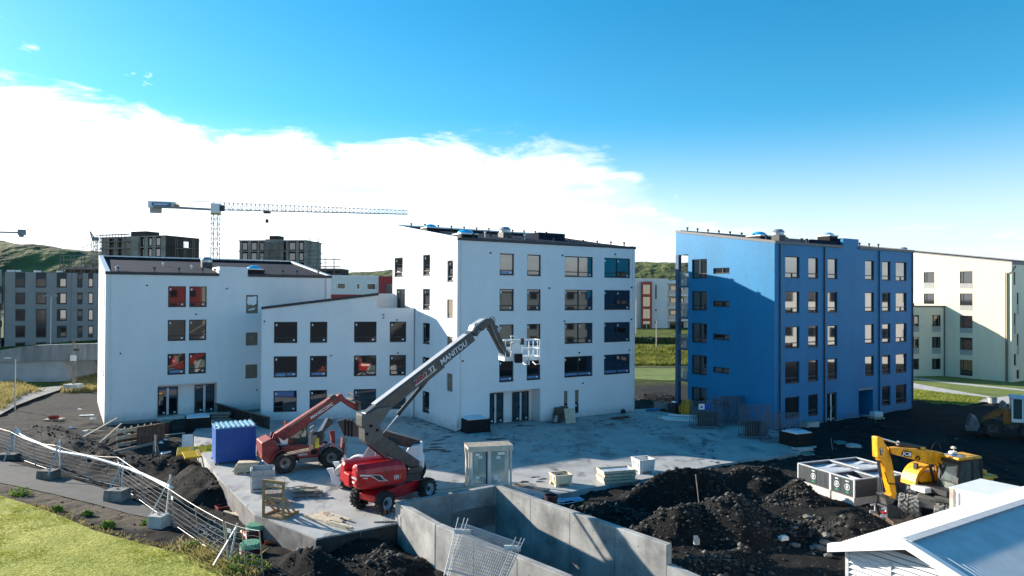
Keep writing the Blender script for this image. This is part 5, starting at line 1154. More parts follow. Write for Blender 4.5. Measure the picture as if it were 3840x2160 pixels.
for x in (-bw, bw): rl.cyl(bx @ Vector((x, 0, .05)), bx @ Vector((x, 0, bh)), r_, n=6)
for x in (bw-.75, bw-.1): rl.tube([bx @ Vector(p) for p in ((x, -bd_-.02, bh), (x, -bd_-.06, .6), (x, -bd_-.03, -.25), (x, bd_*.2, -.32), (x, bd_, -.2))], r_)
rl.tube([bx @ Vector(p) for p in ((-.78, -bd_-.05, 1.38), (-.45, -bd_-.05, 1.38))], .045); rl.tube([bx @ Vector(p) for p in ((-.75, -bd_-.05, 1.38), (-.75, -bd_-.05, .6), (-.55, -bd_-.05, .35))], r_); rl.tube([bx @ Vector(p) for p in ((-.25, -bd_-.05, 1.2), (-.25, -bd_-.05, .7), (-.05, -bd_-.05, .4))], r_)
rl.build('railing', M_whitep, bk_)
MB().box(-.7, -.2, -bd_-.16, -bd_+.06, .98, 1.2, bx).build('control_console', M_plast, bk_); MB().box(-.18, .02, -bd_-.14, -bd_+.06, .88, 1.25, bx).build('console_cover', M_dkmetal, bk_)
MB().box(-.72, -.1, -bd_-.1, -bd_-.03, -.02, .92, bx).build('mast_plate', M_whitep, bk_); MB().box(-.55, -.15, -bd_-.34, -bd_-.102, -.12, .38, bx).build('rotator_block', M_black, bk_)
# ---------------------------------------------- red telehandler
TZ = zz(960, 1440, 4.5275); RP = PL((-12.8, 43.4, 0), 30.8); Rr = empty('telehandler', (-12.8, 43.4, 0), R_(30.8), 'worn red telehandler with raised lettered boom beside the blue container', 'telehandler')
def RT(*pts, off=0.0): return [RP.f(*TZ(x, y), off) for x, y in pts]
for x in (-1.25, 1.5):
    for s in (-1, 1): wheel(Rr, (x, s*1.0, .62), (0, s, 0), .63, .42, M_tyre, mat('dull_rim', (.20, .19, .18), .6, .2), 18, .5)
MB().prism(RT((70, 985), (240, 900), (330, 1000), (420, 1130), (330, 1170), (270, 1330), (170, 1330), (110, 1300), (70, 1250), (75, 1180), off=-.35), -.8, .8).build('counterweight', M_oldred, Rr, bevel=.05, seg=2)
MB().box(-1.9, 2.0, -.48, .48, .5, 1.12).build('chassis', M_oldred, Rr, bevel=.03)
for x in (-1.25, 1.5): MB().cyl((x, -.9, .62), (x, .9, .62), .13, n=10).build('axle', M_dkmetal, Rr)
MB().prism(RT((430, 1090), (560, 1040), (1060, 1055), (1095, 1110), (1060, 1240), (720, 1255), (640, 1190), (520, 1180), off=-1.02), -1.02, -.5).build('engine_cover', M_oldred, Rr, bevel=.04, seg=2)
MB().prism(RT((725, 1262), (1060, 1240), (1060, 1320), (740, 1345), off=-1.0), -1.0, -.5).build('side_tank', mat('grey_tank', (.17, .18, .18), .6, .2), Rr, bevel=.02)
MB().prism(RT((930, 1120), (1050, 1115), (1030, 1190), (935, 1205), off=-1.03), -1.035, -1.022).build('vent_grille', M_black, Rr)
t0 = RP.f(*TZ(722, 1222), -1.04); text('lettering', 'MANITOU', .16, M_whitep, Rr, (t0[0], -1.03, t0[1]), (1, .0, 0), (0, 0, 1), 0, .52)
for x, s in ((1.5, -1), (-1.25, -1)):
    MB().loft([[(x+.76*math.cos(a), s*y, .62+.76*math.sin(a)) for y, k in ((.78, 0), (1.22, 0))] + [(x+.80*math.cos(a), s*y, .62+.80*math.sin(a)) for y in (1.22, .78)] for a in [math.pi*(.12+.76*i/8) for i in range(9)]]).build('mudguard', mat('mudguard_grey', (.09, .11, .11), .6, .2) if x > 0 else M_oldred, Rr)
bt = RT((330, 820), (1440, 155)); bt2 = RT((360, 1010), (1330, 330))
MB().prism(RT((300, 850), (340, 820), (1290, 200), (1370, 210), (1400, 300), (1330, 350), (760, 760), (420, 1000), (360, 1010), (300, 930)), -.24, .24).build('boom', M_oldred, Rr, bevel=.03, seg=2)
MB().prism(RT((560, 720), (1190, 290), (1194, 300), (565, 730), off=-.24), -.252, -.242).build('stripe', mat('pale_stripe', (.55, .42, .3), .6, .1), Rr)
MB().prism(RT((1230, 215), (1300, 170), (1350, 195), (1330, 225), (1260, 270)), -.3, .3).build('hose_carrier', M_dkmetal, Rr)
MB().prism(RT((1370, 190), (1430, 155), (1450, 175), (1500, 240), (1600, 290), (1720, 350), (1710, 440), (1690, 450), (1560, 380), (1480, 320), (1420, 285), (1400, 300)), -.2, .2).build('boom_head', M_oldred, Rr, bevel=.02)
d0 = Vector((RT((920, 590))[0][0], -.256, RT((920, 590))[0][1])); d1 = Vector((RT((1300, 340))[0][0], -.256, RT((1300, 340))[0][1])); dr = (d1-d0).normalized()
text('lettering', 'MANISCOPIC', .26, M_whitep, Rr, d0, dr, (-dr.z, 0, dr.x), .05, (d1-d0).length)
cg = RT((1615, 160), (1720, 180), (1720, 290), (1735, 430), (1690, 455), (1560, 265))
m = MB().prism(RT((1560, 260), (1610, 235), (1735, 285), (1700, 310)), -.55, .55).prism(RT((1690, 330), (1735, 300), (1738, 430), (1695, 450)), -.5, .5)
for y in np.linspace(-.5, .5, 7): m.prism(RT((1615, 165), (1722, 190), (1722, 200), (1615, 176)), float(y)-.015, float(y)+.015)
a, b = RT((1615, 160), (1615, 240)); m.beam((a[0], -.5, a[1]), (b[0], -.5, b[1]), .05, .05).beam((a[0], .5, a[1]), (b[0], .5, b[1]), .05, .05).beam((a[0], -.5, a[1]), (a[0], .5, a[1]), .05, .05); m.build('fork_carriage', mat('rusty_steel', (.14, .10, .08), .8, .4, 5), Rr)
cabp = RT((535, 1000), (560, 870), (700, 730), (850, 720), (870, 960), (860, 1010), off=.4)
cab = MB().prism(cabp, .3, .95).build('cab', M_cglass, Rr); e_ = MB()
for i in range(len(cabp)):
    a, b = cabp[i], cabp[(i+1) % len(cabp)]
    for y in (.3, .95): e_.beam((a[0], y, a[1]), (b[0], y, b[1]), .06, .06)
e_.build('cab_frame', M_dkmetal, cab); MB().prism([(cabp[2][0]-.1, cabp[2][1]+.03), (cabp[3][0]+.05, cabp[3][1]+.03), (cabp[3][0]+.05, cabp[3][1]+.13), (cabp[2][0]-.1, cabp[2][1]+.13)], .25, 1.0).build('cab_roof', M_oldred, cab)
p = RP.f(*TZ(497, 690), .5); beacon(Rr, p[0], .5, p[1])
MB().prism(RT((1240, 800), (1330, 790), (1335, 880), (1330, 1060), (1280, 1060), (1270, 900), off=.3), .2, .42).build('lift_cylinder', M_oldred, Rr)
MB().prism(RT((1460, 910), (1510, 905), (1480, 1240), (1430, 1240), off=.0), -.2, .2).build('stabiliser', M_oldred, Rr); MB().prism(RT((1470, 905), (1560, 900), (1550, 1000), (1465, 1005), off=-.3), -.32, -.29).build('stabiliser_pad', M_woodg, Rr)
m = MB()
for a, b in (((110, 1300), (190, 1360)), ((190, 1360), (290, 1410)), ((290, 1410), (470, 1400))):
    p, q = RT(a, b, off=-1.1); m.beam((p[0], -1.1, p[1]), (q[0], -1.1, q[1]), .09, .05)
m.build('rear_bar', M_steelw, Rr); MB().prism(RT((380, 905), (420, 1000), (530, 1040), (540, 920), (470, 960), off=-.6), -.66, -.6).build('mirror_bracket', M_steelw, Rr)
hose(Rr, [(p[0], -.3, p[1]) for p in RT((1080, 1040), (1130, 1000), (1180, 1010), (1240, 960), (1260, 1000))], .03, M_steelw)
m = MB(); m.prism(RT((250, 920), (280, 830), (310, 820), (330, 850), (300, 930), (260, 990)), -.34, -.26).prism(RT((250, 920), (280, 830), (310, 820), (330, 850), (300, 930), (260, 990)), .26, .34); m.build('pivot_plate', M_oldred, Rr)
# ---------------------------------------------- white telehandler
WP_ = PL((-7.3, 39.6, 0), 2); Wt = empty('telehandler', (-7.3, 39.6, 0), R_(2), 'white telehandler with charcoal boom and forks parked behind the red boom lift', 'telehandler')
def WT(*pts, off=0.0): return [WP_.f(*A_(x, y), off) for x, y in pts]
for x in (-1.35, 1.85):
    for s in (-1, 1): wheel(Wt, (x, s*.95, .6), (0, s, 0), .61, .42, M_tyre, M_rim, 18, .5)
MB().box(-2.0, 2.2, -.5, .5, .45, 1.1).build('chassis', M_dkmetal, Wt, bevel=.03)
MB().box(-.6, 1.9, -1.05, -.52, .75, 1.45).build('engine_cover', M_whitep, Wt, bevel=.06, seg=2)
MB().prism(WT((1130, 600), (1160, 500), (1250, 410), (1370, 395), (1372, 560), (1395, 600), (1390, 755), (1345, 755), (1250, 700), off=-.6), -.62, .62).build('rear_counterweight', M_whitep, Wt, bevel=.05, seg=2)
p = WT((1320, 580), off=-.6)[0]; MB().dome((p[0], -.62, p[1]-.12), .36, .22, .3, 12, 4).build('side_pod', M_whitep, Wt, smooth=True)
MB().prism([(2.25, 2.42), (2.1, 1.95), (-2.0, 2.78), (-2.35, 3.52), (-1.95, 3.62)], -.2, .2).build('boom', M_b2, Wt, bevel=.025)
for x in (-1.9, -1.72, -1.54): MB().box(x-.05, x+.05, -.235, .235, 2.72-(x+1.9)*.2, 3.63-(x+1.9)*.22).build('boom_clamp', M_black, Wt)
hp = [WP_.f(*TZ(x, y)) for x, y in ((1200, 575), (1240, 570), (1300, 600), (1290, 690), (1200, 760), (1110, 880), (1050, 930), (1030, 830), (1080, 780))]
MB().prism(hp, -.19, .19).build('boom_head', M_b2, Wt, bevel=.015)
MB().prism([WP_.f(*TZ(x, y)) for x, y in ((1200, 565), (1235, 575), (1140, 770), (1060, 800))], -.26, -.195).build('head_plate', M_whitep, Wt)
def FZ(*pts): return [WP_.f(*TZ(x, y), -.3) for x, y in pts]
M_fork = mat('fork_steel', (.42, .30, .21), .6, .25, 5)
m = MB(); c0 = FZ((860, 670), (965, 715), (960, 790), (860, 745))
fr = Matrix.Translation((-3.72, -.3, 0))
m.box(-.03, .03, -.45, .45, 3.18, 3.26, fr).box(-.03, .03, -.45, .45, 2.92, 3.0, fr).box(-.03, .03, -.45, -.38, 3.0, 3.18, fr).box(-.03, .03, .38, .45, 3.0, 3.18, fr).box(-.05, .05, -.3, .3, 2.3, 2.9, fr).box(.05, .3, -.2, .2, 2.4, 2.8, fr); m.build('fork_carriage', M_woodg, Wt)
for y in (-.62, -.12): MB().prism([(-3.76, 2.95), (-3.67, 2.95), (-3.67, 1.98), (-5.05, 1.72), (-5.12, 1.78), (-3.76, 2.06)], y-.055, y+.055).build('fork', M_fork, Wt)
MB().box(-3.5, -3.32, -.45, -.2, 2.1, 2.65).build('yellow_tag', mat('yellow_tag', (.6, .55, .05), .6), Wt)
MB().prism([(-3.6, 2.9), (-3.35, 3.0), (-3.1, 2.7), (-3.2, 2.3), (-3.6, 2.2)], -.25, .25).build('tilt_link', M_dkmetal, Wt)
cabp = [(-.95, 1.45), (-.45, 2.3), (-.3, 2.42), (.75, 2.42), (1.0, 2.1), (1.05, 1.45)]
cab = MB().prism(cabp, -.95, -.15).build('cab', mat('pale_cab_glass', (.28, .38, .37), .2, .15, 2, ior=1.4), Wt); e_ = MB()
for i in range(len(cabp)):
    a, b = cabp[i], cabp[(i+1) % len(cabp)]
    for y in (-.96, -.14): e_.beam((a[0], y, a[1]), (b[0], y, b[1]), .07, .07)
for x in (-.12, .5): e_.beam((x, -.96, 1.45), (x, -.96, 2.42), .06, .06)
e_.build('cab_frame', M_whitep, cab); MB().box(-.4, .85, -1.0, -.1, 2.46, 2.56).build('cab_roof', M_dkmetal, cab, bevel=.03)
MB().box(-.1, .25, -.75, -.4, 1.4, 2.0).build('seat', M_dkmetal, cab)
p = WT((1007, 335), off=0)[0]; beacon(Wt, p[0], -.1, p[1])
m = MB(); m.tube([(-1.3, -1.1, 1.4), (-1.55, -1.1, 1.5), (-1.7, -1.1, 1.7), (-1.65, -1.1, 2.3)], .02, 6); m.build('mirror_arm', M_dkmetal, Wt); MB().box(-1.78, -1.68, -1.2, -1.0, 1.62, 1.86).build('mirror', M_plast, Wt)
for s in (-1, 1):
    MB().loft([[(-1.35+.74*math.cos(a), s*y, .6+.74*math.sin(a)) for y in (.72, 1.2)] + [(-1.35+.79*math.cos(a), s*y, .6+.79*math.sin(a)) for y in (1.2, .72)] for a in [math.pi*(.1+.8*i/8) for i in range(9)]]).build('mudguard', M_whitep, Wt)
    MB().prism(WT((95, 710), (180, 700), (200, 780), (290, 830), (310, 900), (250, 962), (170, 900), (150, 800), off=-.7), s*.75-.1, s*.75+.1).build('outrigger', M_whitep, Wt, bevel=.015)
MB().prism(WT((210, 720), (320, 650), (330, 900), (260, 930), off=-.4), -.6, .6).build('front_frame', mat('dirty_white', (.5, .49, .45), .6, .35, 6), Wt)
# ---------------------------------------------- yellow excavator
EZ = zz(3250, 1620, 3.8136); EP = PL((17.4, 33.6, 0), 18); Ex = empty('excavator', (17.4, 33.6, 0), R_(18), 'yellow wheeled excavator with folded arm resting beside the grey bins', 'excavator')
def ET(*pts, off=0.0): return [EP.f(*EZ(x, y), off) for x, y in pts]
M_dkg = mat('muddy_steel', (.10, .098, .09), .85, .35, 4)
_before = set(Ex.children)
CH = Matrix.Translation((3.15, .45, 0)) @ Matrix.Rotation(R_(35), 4, 'Z')          # the undercarriage is turned under the cab
for x in (-1.35, 1.35):
    for y in (-.98, -.52, .52, .98): wheel(Ex, CH @ Vector((x, y, .42)), CH.to_3x3() @ Vector((0, -1 if y < 0 else 1, 0)), .5, .42, M_tyred, M_dkg, 14, .5, lug=.07)
MB().box(-1.7, 1.9, -.42, .42, .5, 1.0, CH).build('chassis', M_dkg, Ex, bevel=.04)
MB().box(-.75, .7, -1.2, -.5, .4, .92, CH).build('step_box', mat('grey_step', (.22, .22, .2), .8, .3, 5), Ex, bevel=.06, seg=2)
MB().box(-1.95, -.8, -1.2, -.3, .99, 1.1, CH).build('mudguard', M_dkg, Ex)
MB().cyl((3.3, 0, 1.0), (3.3, 0, 1.15), .6, n=18).build('slew_ring', M_dkmetal, Ex)
MB().box(2.3, 5.0, -1.15, 1.15, 1.15, 1.42).build('upper_frame', M_dkmetal, Ex, bevel=.03)
MB().box(4.3, 5.55, -1.2, 1.2, 1.42, 1.98).build('engine_cover', M_yel, Ex, bevel=.12, seg=3); MB().box(4.35, 5.2, -.9, 1.0, 1.985, 2.18).build('top_cover', M_yel, Ex, bevel=.08, seg=2); MB().box(5.2, 5.5, -1.215, -1.2, 1.6, 1.85).build('vent_grille', M_black, Ex)
text('lettering', 'JCB', .2, M_whitep, Ex, (4.72, -1.208, 1.62), (1, 0, 0), (0, 0, 1), 0, .36)
MB().prism([(2.5, 1.42)] + [(2.95-.62*math.sin(t), 1.42+.52*math.cos(t)) for t in np.linspace(1.3, 0, 6)] + [(4.2, 1.94), (4.2, 1.42)], .42, 1.15).build('tank_cover', M_yel, Ex, bevel=.05, seg=2); MB().prism([(2.28+.0*i, 0) for i in range(0)] + [(2.95-.95*math.sin(t), 1.3+1.0*math.cos(t)) for t in np.linspace(0, 1.55, 9)] + [(2.95-.8*math.sin(t), 1.3+.85*math.cos(t)) for t in np.linspace(1.55, 0, 9)], .35, 1.2).build('front_guard', M_yel, Ex)
MB().box(1.9, 2.4, -.3, .5, 1.15, 1.38).build('step_plate', M_plast, Ex); 
for y in (-.15, .1): MB().dome((1.9, y, 1.25), .02, .08, .08).build('headlight', M_whitep, Ex)
# cab
cx0, cx1, cy0, cy1 = 2.95, 4.42, -1.16, -.2; zb0, zb1 = 1.30, 2.82
prof = [(cx0, zb0), (cx0-.02, 1.75), (cx0+.12, zb1-.16), (cx0+.22, zb1-.02), (cx1-.1, zb1-.02), (cx1, zb1-.16), (cx1+.03, zb0)]
cab = MB().prism(prof, cy0, cy1).build('cab', mat('cab_glass_green', (.075, .10, .09), .05, .3, 3, ior=1.6), Ex); e_ = MB()
for i in range(len(prof)):
    a, b = prof[i], prof[(i+1) % len(prof)]
    for y in (cy0-.01, cy1+.01): e_.beam((a[0], y, a[1]), (b[0], y, b[1]), .1, .1)
for a in prof: e_.beam((a[0], cy0, a[1]), (a[0], cy1, a[1]), .07, .07)
e_.beam((cx0+.88, cy0-.01, zb0), (cx0+.92, cy0-.01, zb1-.05), .09, .06); e_.box(cx0+.05, cx1, cy0-.05, cy0-.012, zb0-.05, zb0+.28); e_.build('cab_frame', M_dkmetal, cab)
MB().box(cx0+.02, cx1+.05, cy0-.06, cy1+.06, zb1, zb1+.14).build('cab_roof', M_yel, cab, bevel=.08, seg=3); MB().box(cx0+.1, cx0+.6, cy0+.1, cy1-.1, zb1+.141, zb1+.16).build('roof_window', mat('roof_window_blue', (.05, .10, .2), .1, 0), cab)
p_ = (cx0+.55, -.45, zb1+.18); MB().cyl(p_, (p_[0], p_[1], p_[2]+.1), .2, .17, 14).build('antenna_base', M_plast, cab); MB().cyl((p_[0]+.05, p_[1], p_[2]+.1), (p_[0]+.05, p_[1], p_[2]+.26), .02, n=6).dome((p_[0]+.05, p_[1], p_[2]+.24), .13, .13, .1).build('antenna', M_creamp, cab)
MB().box(cx0+.55, cx0+1.0, cy0+.25, cy0+.7, zb0+.2, zb0+.95).build('seat', M_dkmetal, cab)
MB().beam((cx0-.05, cy1+.25, 2.0), (cx0-.05, cy1+.25, 2.9), .03, .03).box(cx0-.62, cx0-.5, .55, .75, 1.95, 2.35).build('mirror', M_dkmetal, Ex)
for o_ in set(Ex.children) - _before: o_.location.x += .55
# boom, arm, bucket
bo = ET((300, 220), (430, 215), (600, 235), (840, 250), (960, 270), (1040, 285), (1110, 340), (1100, 380), (1020, 390), (960, 440), (880, 455), (760, 420), (500, 350), (320, 305))
MB().prism(bo, -.2, .2).build('boom', M_yel, Ex, bevel=.03, seg=2)
MB().prism(ET((980, 400), (1060, 380), (1110, 560), (1110, 640), (1060, 560)), -.26, .26).build('boom_foot', M_yel, Ex, bevel=.03)
p, q = ET((970, 440), (1060, 820)); MB().cyl((p[0], -.3, p[1]), (q[0], -.3, q[1]), .07, n=10).build('boom_cylinder', M_dkmetal, Ex); MB().cyl((p[0], .3, p[1]), (q[0], .3, q[1]), .07, n=10).build('boom_cylinder', M_dkmetal, Ex)
st = ET((110, 65), (150, 58), (200, 75), (215, 140), (260, 210), (300, 320), (325, 420), (350, 560), (390, 880), (370, 950), (330, 940), (270, 700), (215, 500), (150, 370), (120, 360))
MB().prism(st, -.17, .17).build('arm', M_yel, Ex, bevel=.03, seg=2)
p, q, r0 = ET((170, 80), (450, 160), (840, 235)); MB().cyl((p[0], 0, p[1]), (q[0], 0, q[1]), .045, n=10).build('cylinder_rod', M_chrome, Ex); MB().cyl((q[0], 0, q[1]), (r0[0], 0, r0[1]), .09, n=12).cyl((q[0]-.03, 0, q[1]+.01), (q[0]+.08, 0, q[1]-.02), .11, n=12).build('arm_cylinder', M_dkmetal, Ex)
MB().prism(ET((740, 215), (790, 205), (830, 250), (760, 245)), -.12, .12).build('boom_lug', M_yel, Ex)
p, q, r0 = ET((150, 400), (190, 640), (215, 880)); MB().cyl((p[0], -.05, p[1]), (q[0], -.05, q[1]), .075, n=10).build('bucket_cylinder', M_dkmetal, Ex); MB().cyl((q[0], -.05, q[1]), (r0[0], -.05, r0[1]), .045, n=10).build('cylinder_rod', M_chrome, Ex)
MB().prism(ET((160, 880), (200, 870), (350, 930), (370, 960), (300, 1050), (250, 1030), (220, 930)), -.16, .16).build('bucket_link', M_dkg, Ex)
MB().prism(ET((270, 900), (360, 860), (370, 885), (280, 930)), -.22, .22).build('yellow_bracket', M_yel, Ex)
MB().prism(ET((210, 1050), (300, 1020), (420, 1060), (440, 1160), (380, 1220), (230, 1180)), -.3, .3).build('tilt_rotator', M_dkmetal, Ex, bevel=.02)
MB().prism(ET((130, 1060), (205, 1050), (215, 1190), (120, 1190), (122, 1150), (190, 1150), (190, 1080), (140, 1085)), -.34, -.3).prism(ET((130, 1060), (205, 1050), (215, 1190), (120, 1190), (122, 1150), (190, 1150), (190, 1080), (140, 1085)), .3, .34).build('gripper', M_steelw, Ex); MB().prism(ET((165, 1115), (205, 1110), (205, 1145), (165, 1145)), -.345, -.2).build('red_fitting', M_red, Ex)
bp_ = ET((215, 1190), (380, 1200), (490, 1110), (550, 1290), (520, 1330), (380, 1345), (260, 1300))
MB().prism(bp_, -.6, -.55).prism(bp_, .55, .6).prism([bp_[0], bp_[6], (bp_[6][0]+.05, bp_[6][1]+.04), (bp_[0][0]+.06, bp_[0][1])], -.549, .549).prism([bp_[6], bp_[5], (bp_[5][0], bp_[5][1]+.06), (bp_[6][0]+.05, bp_[6][1]+.06)], -.549, .549).prism([bp_[5], bp_[4], bp_[3], (bp_[3][0]-.06, bp_[3][1]), (bp_[5][0], bp_[5][1]+.06)], -.549, .549).build('bucket', mat('rusty_bucket', (.16, .12, .09), .8, .4, 5), Ex)
c0, c1 = ET((495, 325), (640, 350), off=-.2); jd_ = Vector((c1[0]-c0[0], 0, c1[1]-c0[1])).normalized(); up = Vector((-jd_.z, 0, jd_.x)); k = (Vector((c1[0]-c0[0], 0, c1[1]-c0[1]))).length
o = MB().add([Vector((c0[0], -.207, c0[1])) + jd_*a*k + up*b for a, b in ((0, -.05), (1, -.05), (1, .22), (0, .22))], [(0, 1, 2, 3)]).build('name_plate', M_black, Ex); text('lettering', 'JCB', .25, M_whitep, o, Vector((c0[0], -.211, c0[1]))+jd_*.06, jd_, up, .1, k*.86)
MB().add([Vector((c0[0], -.209, c0[1])) + jd_*a*k + up*b for a, b in ((0, .12), (.12, .12), (.12, .21), (0, .21))], [(0, 1, 2, 3)]).build('orange_mark', M_orange, o)
c0, c1 = ET((205, 330), (195, 225), off=-.17); jd_ = Vector((c1[0]-c0[0], 0, c1[1]-c0[1])).normalized(); up = Vector((-jd_.z, 0, jd_.x)); k = math.hypot(c1[0]-c0[0], c1[1]-c0[1])
o = MB().add([Vector((c0[0]+.08, -.178, c0[1])) + jd_*a*k + up*b for a, b in ((0, -.04), (1, -.04), (1, .13), (0, .13))], [(0, 1, 2, 3)]).build('name_plate', M_black, Ex); text('lettering', 'JCB', .12, M_whitep, o, Vector((c0[0]+.08, -.182, c0[1]))+jd_*.04, jd_, up, .1, k*.85)
for pts in ([(255, 190), (290, 330), (340, 380), (330, 440)], [(860, 240), (900, 160), (960, 140), (1010, 230)], [(640, 370), (680, 330), (700, 370), (670, 380)], [(200, 560), (230, 640), (260, 720), (370, 730), (400, 800), (380, 900)], [(430, 1000), (470, 960), (500, 880), (380, 760)]):
    hose(Ex, [(p[0], -.24, p[1]) for p in ET(*pts)], .025)
# ---------------------------------------------- loader at the right edge
LZ = zz(3540, 1440, 5.573); LPn = PL((38.5, 54.2, 0), -30); Ld = empty('wheel_loader', (38.5, 54.2, 0), R_(-30), 'orange wheel loader with white cab in the shade at the right edge', 'loader')
def LT_(*pts, off=-.8): return [LPn.f(*LZ(x, y), off) for x, y in pts]
M_lor = mat('faded_orange', (.24, .095, .018), .7, .3, 4)
for x in (-1.55, .75):
    for s in (-1, 1): wheel(Ld, (x, s*.85, .6), (0, s, 0), .66, .45, M_tyre, M_dkg, 16, .5)
MB().box(-1.9, 2.6, -.5, .5, .55, 1.25).build('chassis', M_dkg, Ld, bevel=.04)
bp_ = LT_((480, 925), (560, 700), (620, 740), (880, 650), (860, 740), (760, 840), (655, 950)); bp2 = [(-3.25, .28), (-3.0, 1.25), (-2.85, 1.3), (-2.55, 1.15), (-2.35, .75), (-2.55, .32)]
MB().prism(bp2, -1.25, -1.2).prism(bp2, 1.2, 1.25).prism([bp2[2], bp2[3], bp2[4], (bp2[4][0]-.06, bp2[4][1]), (bp2[3][0]-.05, bp2[3][1]-.05), (bp2[2][0], bp2[2][1]-.08)], -1.199, 1.199).prism([bp2[4], bp2[5], bp2[0], (bp2[0][0], bp2[0][1]+.05), (bp2[5][0]-.02, bp2[5][1]+.06), (bp2[4][0]-.06, bp2[4][1])], -1.199, 1.199).build('bucket', mat('steel_bucket', (.11, .12, .13), .6, .3, 4), Ld)
for y in (-.45, .45): MB().prism([(-2.4, .7), (-2.3, 1.0), (-1.2, 1.9), (-.6, 2.1), (-.5, 1.8), (-1.1, 1.55), (-2.1, .75)], y-.08, y+.08).build('lift_arm', M_lor, Ld)
MB().box(-.9, -.35, -.7, .7, .9, 2.05).build('front_frame', M_lor, Ld, bevel=.05)
cab = MB().box(-.3, 1.15, -.75, .75, 1.3, 2.85).build('cab', M_cglass, Ld); e_ = MB()
for x in (-.3, .35, 1.15):
    for y in (-.77, .77): e_.beam((x, y, 1.2), (x, y, 2.88), .1, .08)
e_.box(-.36, 1.2, -.82, -.76, 1.15, 1.4).build('cab_frame', M_whitep, cab); MB().box(-.42, 1.25, -.85, .85, 2.88, 3.05).build('cab_roof', mat('pale_blue_roof', (.45, .55, .66), .5), cab, bevel=.06, seg=2)
MB().box(1.2, 2.7, -.7, .7, 1.2, 2.0).build('engine_cover', M_lor, Ld, bevel=.08, seg=2)
# ================================================================== things on the site
def obj_at(name, p, ang, label, cat, group=None): return empty(name, p, R_(ang), label, cat, group)
def gl(z=0): return lambda x, y: G(x, y, z)
Z6 = zz(820, 1660, 2.898); ZE = zz(540, 1380, 4.528); ZL2 = zz(0, 1260, 2.683); ZL3 = zz(0, 1620, 2.683); ZS = zz(1500, 1300, 2.477); Z4 = zz(2350, 1200, 2.28); ZT2 = zz(2100, 1620, 2.683); ZX = zz(2880, 1560, 2.4146); ZW = zz(1200, 1620, 2.683)
def g6(x, y, z=0): return G(*Z6(x, y), z)
# ---- blue mini container
M_blu = mat('container_blue', (.004, .085, .36), .5, .12, 3); M_blur = mat('container_roof', (.22, .42, .55), .5, .2, 4)
p = G(807, 1744, 0); q = G(961, 1728, 0); a_ = math.degrees(math.atan2(q.y-p.y, q.x-p.x)); cw_ = (q-p).length
bc_ = obj_at('container', p, a_, 'small blue ribbed steel container with pale corrugated roof on the deck', 'container')
m = MB().box(.02, cw_-.02, .02, 2.0, .1, 2.18)
for x in np.arange(.12, cw_-.15, .17): m.box(float(x), float(x)+.08, -.012, .019, .16, 2.08)
m.build('wall', M_blu, bc_); m = MB().box(0, cw_, 0, 2.04, 2.181, 2.23)
for x in np.arange(.2, cw_-.1, .29): m.box(float(x), float(x)+.13, -.02, 2.06, 2.231, 2.30)
m.build('roof', M_blur, bc_)
for x in (-.02, cw_-.12):
    for y in (-.02, 1.9): MB().box(x, x+.14, y, y+.14, 0, .099).box(x, x+.14, y, y+.14, 2.3, 2.36).build('corner_casting', M_dkmetal, bc_)
# ---- yellow shutter panels
M_yp = mat('yellow_panel', (.82, .46, 0), .55, .12, 2)
for i, (px, ang, tl_, w, l, zo) in enumerate((((2000, 1200), 35, 14, .95, 1.9, .0), ((1930, 1190), 20, 22, .9, 1.8, .12), ((2060, 1160), 50, 18, .8, 1.5, .06))):
    p = G(*ZL2(*px), -.15); o = obj_at('shutter_panel', p, ang, ['broad yellow shutter panel lying lowest beside the blue container', 'yellow shutter panel nearest the soil heap, tilted on the pile', 'short yellow shutter panel leaning against the blue container'][i], 'panel', 'yellow shutter panels')
    mx = Matrix.Translation((0, 0, .12+zo)) @ Matrix.Rotation(R_(tl_), 4, 'X'); MB().box(-l/2, l/2, -w/2, w/2, 0, .03, mx).box(-l/2, l/2, -w/2, -w/2+.08, -.08, -.002, mx).box(-l/2, l/2, w/2-.08, w/2, -.08, -.002, mx).build('board', M_yp, o, bevel=.006); MB().box(-.1, .12, -w/2-.05, w/2+.1, .034, .06, mx).build('batten', mat('yellow_batten', (.7, .45, .12), .7, .1), o)
p = G(*ZL2(1885, 1145), -.2); o = obj_at('panel', p, 20, 'pale rectangular board standing upright beside the yellow panels', 'panel'); MB().box(-.35, .35, -.03, .03, 0, 1.05, Matrix.Rotation(R_(-12), 4, 'X')).build('board', M_plast, o); MB().box(.352, .39, -.04, .04, 0, 1.1, Matrix.Rotation(R_(-12), 4, 'X')).build('edge_rail', M_dkmetal, o)
# ---- pallets
def pallet(root, L=1.2, Wd=.8, z=0, mt=M_wood, x0=0, y0=0):
    m = MB()
    for x in (0, L/2-.05, L-.1):
        for y in (0, Wd/2-.05, Wd-.1): m.box(x0+x, x0+x+.1, y0+y, y0+y+.1, z+.02, z+.1)
    m.build('block', mt, root)
    for y in (0, Wd/2-.05, Wd-.1): MB().box(x0, x0+L, y0+y, y0+y+.1, z, z+.019).build('bottom_board', mt, root)
    n = 5
    for i in range(n):
        y = i*(Wd-.11)/(n-1); MB().box(x0, x0+L, y0+y, y0+y+.11, z+.101, z+.125).build('deck_board', mt, root)
